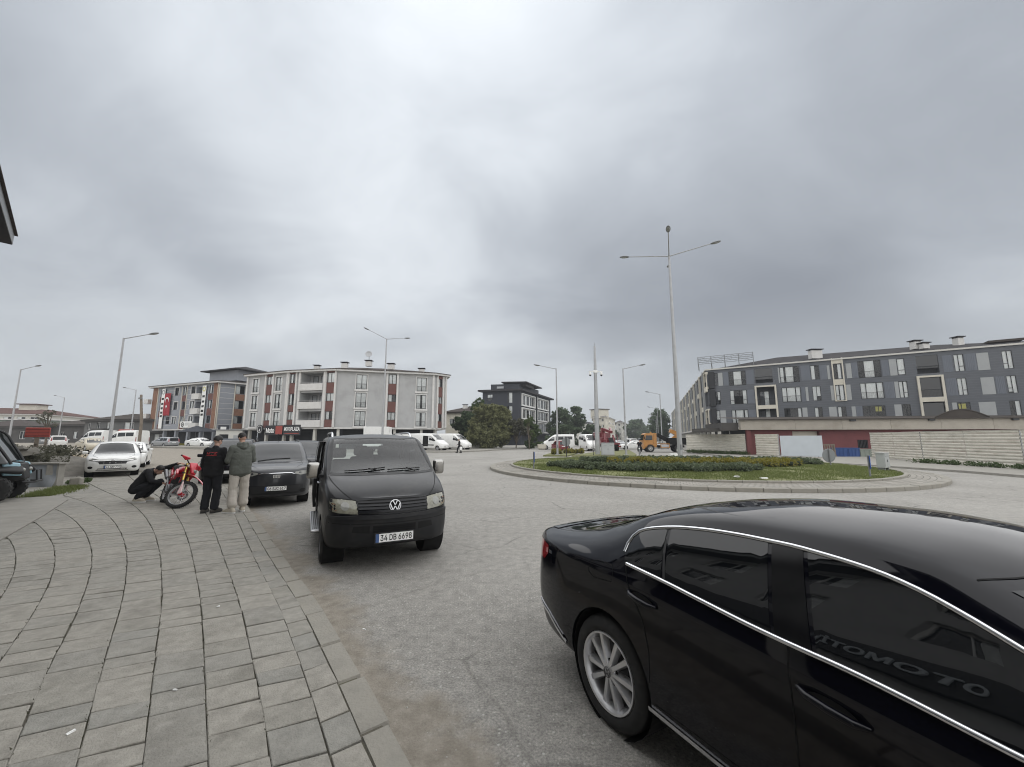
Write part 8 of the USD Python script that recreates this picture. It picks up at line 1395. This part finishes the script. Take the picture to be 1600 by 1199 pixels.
# rz turns +y (forward): 0 = facing away from the camera along the view
ph = math.radians(34)                                               # direction from the camera to them: turned left
person('man in black hooded top with red back print standing by the motorcycle, back to us', (-7.12, 9.66, SH), ph - .55, {**ST, 'legw': .085}, 'cloth_black', 'denim_black', 'shoe_dark', 1.0, head_R=(-.35, 0, -.35), print_text='MTZ')
person('man in grey green hoodie and pale trousers looking down beside the van', (-6.52, 9.72, SH), ph + .30, {**ST, 'legw': .098, 'cuff': .24, 'anR': (.13, .06, .085), 'toeR': (.15, .22, .035), 'knR': (.125, .05, .51), 'anL': (-.12, -.06, .085), 'toeL': (-.20, .08, .035)}, 'cloth_green_grey', 'cloth_stone', 'shoe_pale', 1.04, hood=True, head_R=(-.55, 0, .30))
ph_t = thing('phone', 'dark phone held by the man in the hoodie', 'phone', (-6.98, 10.18, SH + 1.20), ph); obj('case', rbox((0, 0, 0), (.075, .15, .010), .004, 6), 'black_plastic', ph_t); obj('screen', MB().box((0, 0, .0065), (.066, .138, .002)), 'tinted_glass', ph_t)
SQ = dict(pelvis=(0, -.18, .32), chest=(0, .06, .66), neck=(0, .20, .80), head=(.04, .34, .80), hem=(0, -.14, .34), shL=(-.17, .16, .78), shR=(.17, .16, .78), elL=(-.20, .42, .86), elR=(.24, .30, .54), wrL=(-.12, .68, .96), wrR=(.12, .48, .48), handL=(-.09, .78, .97), handR=(.05, .56, .45), palmL=(0, .2, -1), palmR=(-.3, 0, -.9),
          hipL=(-.10, -.16, .31), hipR=(.10, -.16, .31), knL=(-.16, .27, .48), knR=(.15, .25, .44), anL=(-.13, -.04, .10), anR=(.12, -.06, .10), toeL=(-.16, .13, .035), toeR=(.15, .11, .035), legw=.075)
person('man in black crouching with one arm stretched out to the red motorcycle', (-10.22, 11.30, SH), math.radians(-80), SQ, 'cloth_black', 'denim_black', 'shoe_pale', 1.06, head_R=(-.75, 0, -.2))
WK = {**ST, 'anL': (-.1, -.26, .12), 'toeL': (-.12, -.10, .04), 'knL': (-.1, -.02, .52), 'anR': (.1, .24, .09), 'toeR': (.12, .40, .05), 'knR': (.1, .20, .53), 'wrL': (-.24, .26, 1.02), 'handL': (-.24, .34, .98), 'wrR': (.26, -.14, .95), 'handR': (.26, -.15, .85)}
person('distant walker in black crossing in front of the white vans', (-6.75, 51.4, .02), math.radians(100), WK, 'cloth_black', 'denim_black', 'shoe_dark', 1.0, detail=False)
bg = thing('shopping_bag', 'white bag carried by the distant walker', 'bag', (-6.5, 51.15, .35), 0); obj('bag_body', rbox((0, 0, .2), (.34, .18, .42), .06, 8), 'sign_white', bg, smooth=50); obj('bag_handle', MB().tube([(-.1, 0, .4), (-.05, 0, .55), (.05, 0, .55), (.1, 0, .4)], .012, 5), 'sign_white', bg)
RD = dict(pelvis=(0, -.1, .86), chest=(0, .04, 1.18), neck=(0, .10, 1.38), head=(0, .14, 1.52), hem=(0, -.08, .84), shL=(-.18, .08, 1.32), shR=(.18, .08, 1.32), elL=(-.28, .28, 1.14), elR=(.28, .28, 1.14), wrL=(-.28, .50, 1.10), wrR=(.28, .50, 1.10), handL=(-.28, .58, 1.08), handR=(.28, .58, 1.08), hipL=(-.1, -.08, .84), hipR=(.1, -.08, .84), knL=(-.2, .30, .70), knR=(.2, .30, .70), anL=(-.2, .12, .30), anR=(.2, .12, .30), toeL=(-.2, .28, .26), toeR=(.2, .28, .26))
person('distant rider in black on a scooter beyond the lamp', (15.75, 49.6, .02), math.radians(165), RD, 'cloth_black', 'denim_black', 'shoe_dark', 1.0, detail=False)
sc = thing('scooter', 'black scooter ridden by the distant rider', 'scooter', (15.75, 49.6, .02), math.radians(165) + PI / 2)
obj('body', to_tm(union([hullm([((-.5, 0, .62), .14), ((.05, 0, .66), .12), ((-.3, 0, .42), .12)]), hullm([((.1, 0, .30), .12), ((-.3, 0, .34), .12)]), hullm([((.45, 0, .85), .12), ((.55, 0, .5), .10), ((.3, 0, .32), .10)])])), 'black_paint', sc, smooth=50)
for x in (-.5, .72): obj('wheel', MB().lathe([(.13, -.05), (.22, -.06), (.25, 0), (.22, .06), (.13, .05), (.13, -.05)], (x, 0, .25), (0, 1, 0), 24), 'rubber', sc, smooth=40)
obj('fork', MB().tube([(.72, 0, .25), (.52, 0, .9), (.46, 0, 1.06)], .035, 6).tube([(.44, -.32, 1.06), (.46, 0, 1.06), (.44, .32, 1.06)], .02, 6), 'gap_black', sc)
# ---------------------------------------------------------------- buggies at the left edge
def buggy():
    t = thing('side_by_side_buggy', 'black side by side buggy with pale blue nose and roll cage at the left edge', 'buggy', (-14.33, 11.42, SH + .01), math.radians(37.7)); nose_m = 'black_plastic'
    for s in (-1, 1):                                                  # x forward from the front axle
        cg = smooth_line([(.24, s * .52, 1.02), (-.02, s * .58, 1.50), (-.28, s * .60, 1.90), (-.60, s * .60, 1.98), (-1.55, s * .60, 1.92), (-1.95, s * .60, 1.55), (-2.1, s * .58, .95)], 30); obj('roll_cage', MB().tube(cg, .032, 8), 'black_plastic', t, smooth=50)
        obj('windscreen_pillar', to_tm(hullm([((.16, s * .60, 1.06), .04), ((-.32, s * .63, 1.90), .04), ((.04, s * .60, 1.06), .04), ((-.44, s * .62, 1.84), .03)], 10)), 'lamp_grey', t, smooth=50)
        obj('front_fender', to_tm(hullm([((.42, s * .50, .80), .07), ((-.35, s * .62, .92), .07), ((.05, s * .66, .86), .07), ((.38, s * .38, .92), .05)], 12)), 'black_plastic', t, smooth=50); obj('headlamp', MB().ell((.42, s * .30, .84), (.05, .08, .06), 2), 'headlamp', t, smooth=True)
        obj('blue_panel', to_tm(hullm([((.34, s * .40, 1.00), .04), ((.10, s * .48, 1.05), .04), ((.14, s * .52, .74), .04), ((.40, s * .42, .72), .04)], 12)), 'light_blue', t, smooth=50); obj('door_net', MB().tri(rbox((-1.0, s * .62, .82), (.85, .05, .42), .02, 6)), 'black_plastic', t)
        obj('side_rail', MB().tube([(-.45, s * .66, .38), (-1.6, s * .66, .38)], .03, 8), 'black_plastic', t); obj('suspension_arm', MB().tube([(-.1, s * .2, .45), (0, s * .55, .34)], .022, 6).tube([(.15, s * .2, .45), (0, s * .55, .34)], .022, 6).tube([(.0, s * .30, .9), (0, s * .52, .40)], .04, 8), 'engine_metal', t)
        for x in (0, -1.95):
            w = wheel(t, (x, s * .63, .34), s, R=.345, w=.26, rim=.17, spokes=6, fine=True, m='alloy_dark'); lg = MB()
            for i in range(20):
                a = 2 * PI * i / 20
                for k in (-1, 1): b = a + k * .06; d = V(math.cos(b), 0, math.sin(b)); lg.beam(d * .338 + V(0, k * .02, 0), d * .338 + V(0, k * .125, 0), .05, .03, d)
            obj('tread_lugs', lg, 'rubber', w)
    obj('nose', to_tm(hullm([((.40, -.22, .62), .06), ((.40, .22, .62), .06), ((.34, -.26, .98), .05), ((.34, .26, .98), .05), ((-.1, -.42, 1.02), .05), ((-.1, .42, 1.02), .05), ((-.1, -.3, .5), .06), ((-.1, .3, .5), .06)], 12)), 'black_plastic', t, smooth=50); obj('bonnet_insert', MB().tri(rbox((.12, 0, 1.05), (.4, .45, .03), .012, 6)), 'black_plastic', t)
    obj('bumper_bar', MB().tube(smooth_line([(.45, -.35, .5), (.68, -.3, .5), (.70, 0, .52), (.68, .3, .5), (.45, .35, .5)], 16), .025, 8).tube([(.69, -.2, .5), (.66, -.2, .82), (.66, .2, .82), (.69, .2, .5)], .02, 6), 'black_plastic', t, smooth=50)
    obj('roof', MB().tri(rbox((-1.15, 0, 1.95), (1.15, 1.2, .05), .02, 8)), 'black_plastic', t); obj('floor_pan', MB().tri(rbox((-1.0, 0, .42), (1.9, 1.0, .18), .05, 8)), 'black_plastic', t)
    obj('windscreen', MB().add([(.16, -.55, 1.10), (.16, .55, 1.10), (-.30, .57, 1.88), (-.30, -.57, 1.88)], np.array([(0, 1, 2, 3)])), 'windscreen', t)
    for y in (-.3, .3): s_ = obj('seat', MB().tri(rbox((-1.15, y, .68), (.5, .42, .16), .06, 8)), 'upholstery', t, smooth=50); obj('backrest', to_tm(hullm([((-1.40, y - .13, .78), .07), ((-1.40, y + .13, .78), .07), ((-1.58, y, 1.42), .10)], 12)), 'upholstery', s_, smooth=50)
    obj('steering_wheel', MB().tube([(-.55 + .08 * math.sin(a), .3 + .17 * math.cos(a), 1.16 + .15 * math.sin(a)) for a in np.linspace(0, 2 * PI, 25)[:-1]], .016, 6, closed=True).tube([(-.2, .3, .98), (-.55, .3, 1.16)], .02, 6), 'black_plastic', t); obj('dashboard', MB().tri(rbox((-.22, 0, 1.0), (.28, 1.05, .16), .05, 8)), 'black_plastic', t); obj('cargo_bed', MB().tri(rbox((-2.15, 0, .85), (.8, 1.2, .3), .04, 6)), 'black_plastic', t)
buggy()
def quad():
    t = thing('quad_bike', 'quad bike with fat tyres and white fenders cut by the left edge', 'quad bike', (-13.32, 10.0, SH + .01), math.radians(37.7))
    for s in (-1, 1):
        for x in (0, -1.2): w = wheel(t, (x, s * .42, .28), s, R=.285, w=.24, rim=.14, spokes=5, fine=True, m='alloy_dark')
        obj('front_fender', to_tm(hullm([((.32, s * .44, .55), .04), ((0, s * .46, .66), .05), ((-.34, s * .44, .58), .04), ((0, s * .30, .70), .04)], 12)), 'white_paint', t, smooth=50); obj('rear_fender', to_tm(hullm([((-.9, s * .44, .62), .04), ((-1.2, s * .46, .70), .05), ((-1.5, s * .42, .64), .04), ((-1.2, s * .26, .74), .04)], 12)), 'white_paint', t, smooth=50); obj('headlamp', MB().ell((.32, s * .2, .72), (.05, .08, .06), 2), 'headlamp', t, smooth=True)
    obj('body', to_tm(hullm([((.3, 0, .70), .09), ((-.3, 0, .82), .10), ((-.2, 0, .45), .14), ((-.6, 0, .72), .10)], 14)), 'black_plastic', t, smooth=50); obj('seat', to_tm(hullm([((-.5, 0, .82), .11), ((-1.2, 0, .84), .12)], 14)), 'upholstery', t, smooth=50); obj('engine', MB().tri(rbox((-.55, 0, .42), (.6, .3, .3), .06, 8)), 'engine_metal', t)
    obj('handlebar', MB().tube(smooth_line([(-.35, -.38, 1.06), (-.25, -.18, 1.08), (-.2, 0, 1.0), (-.25, .18, 1.08), (-.35, .38, 1.06)], 16), .016, 8).tube([(-.1, 0, .8), (-.2, 0, 1.0)], .03, 6), 'black_plastic', t, smooth=50); obj('front_rack', MB().tube([(.35, -.3, .80), (.35, .3, .80), (-.1, .3, .84), (-.1, -.3, .84), (.35, -.3, .80)], .014, 6), 'black_plastic', t)
quad()
# ---------------------------------------------------------------- damp air
_mats['haze'] = usdkit.material(stage, '/World/Looks/haze', {'v': ('principled_volume', {'color': (.86, .89, .93), 'density': .0005, 'anisotropy': .2})}, volume='v.volume')
hz = trimesh.creation.box((900, 700, 27)); hz.apply_translation((0, 250, 11.5))
obj('haze', hz, 'haze', kind='stuff', label='thin damp haze over the whole place', category='haze')
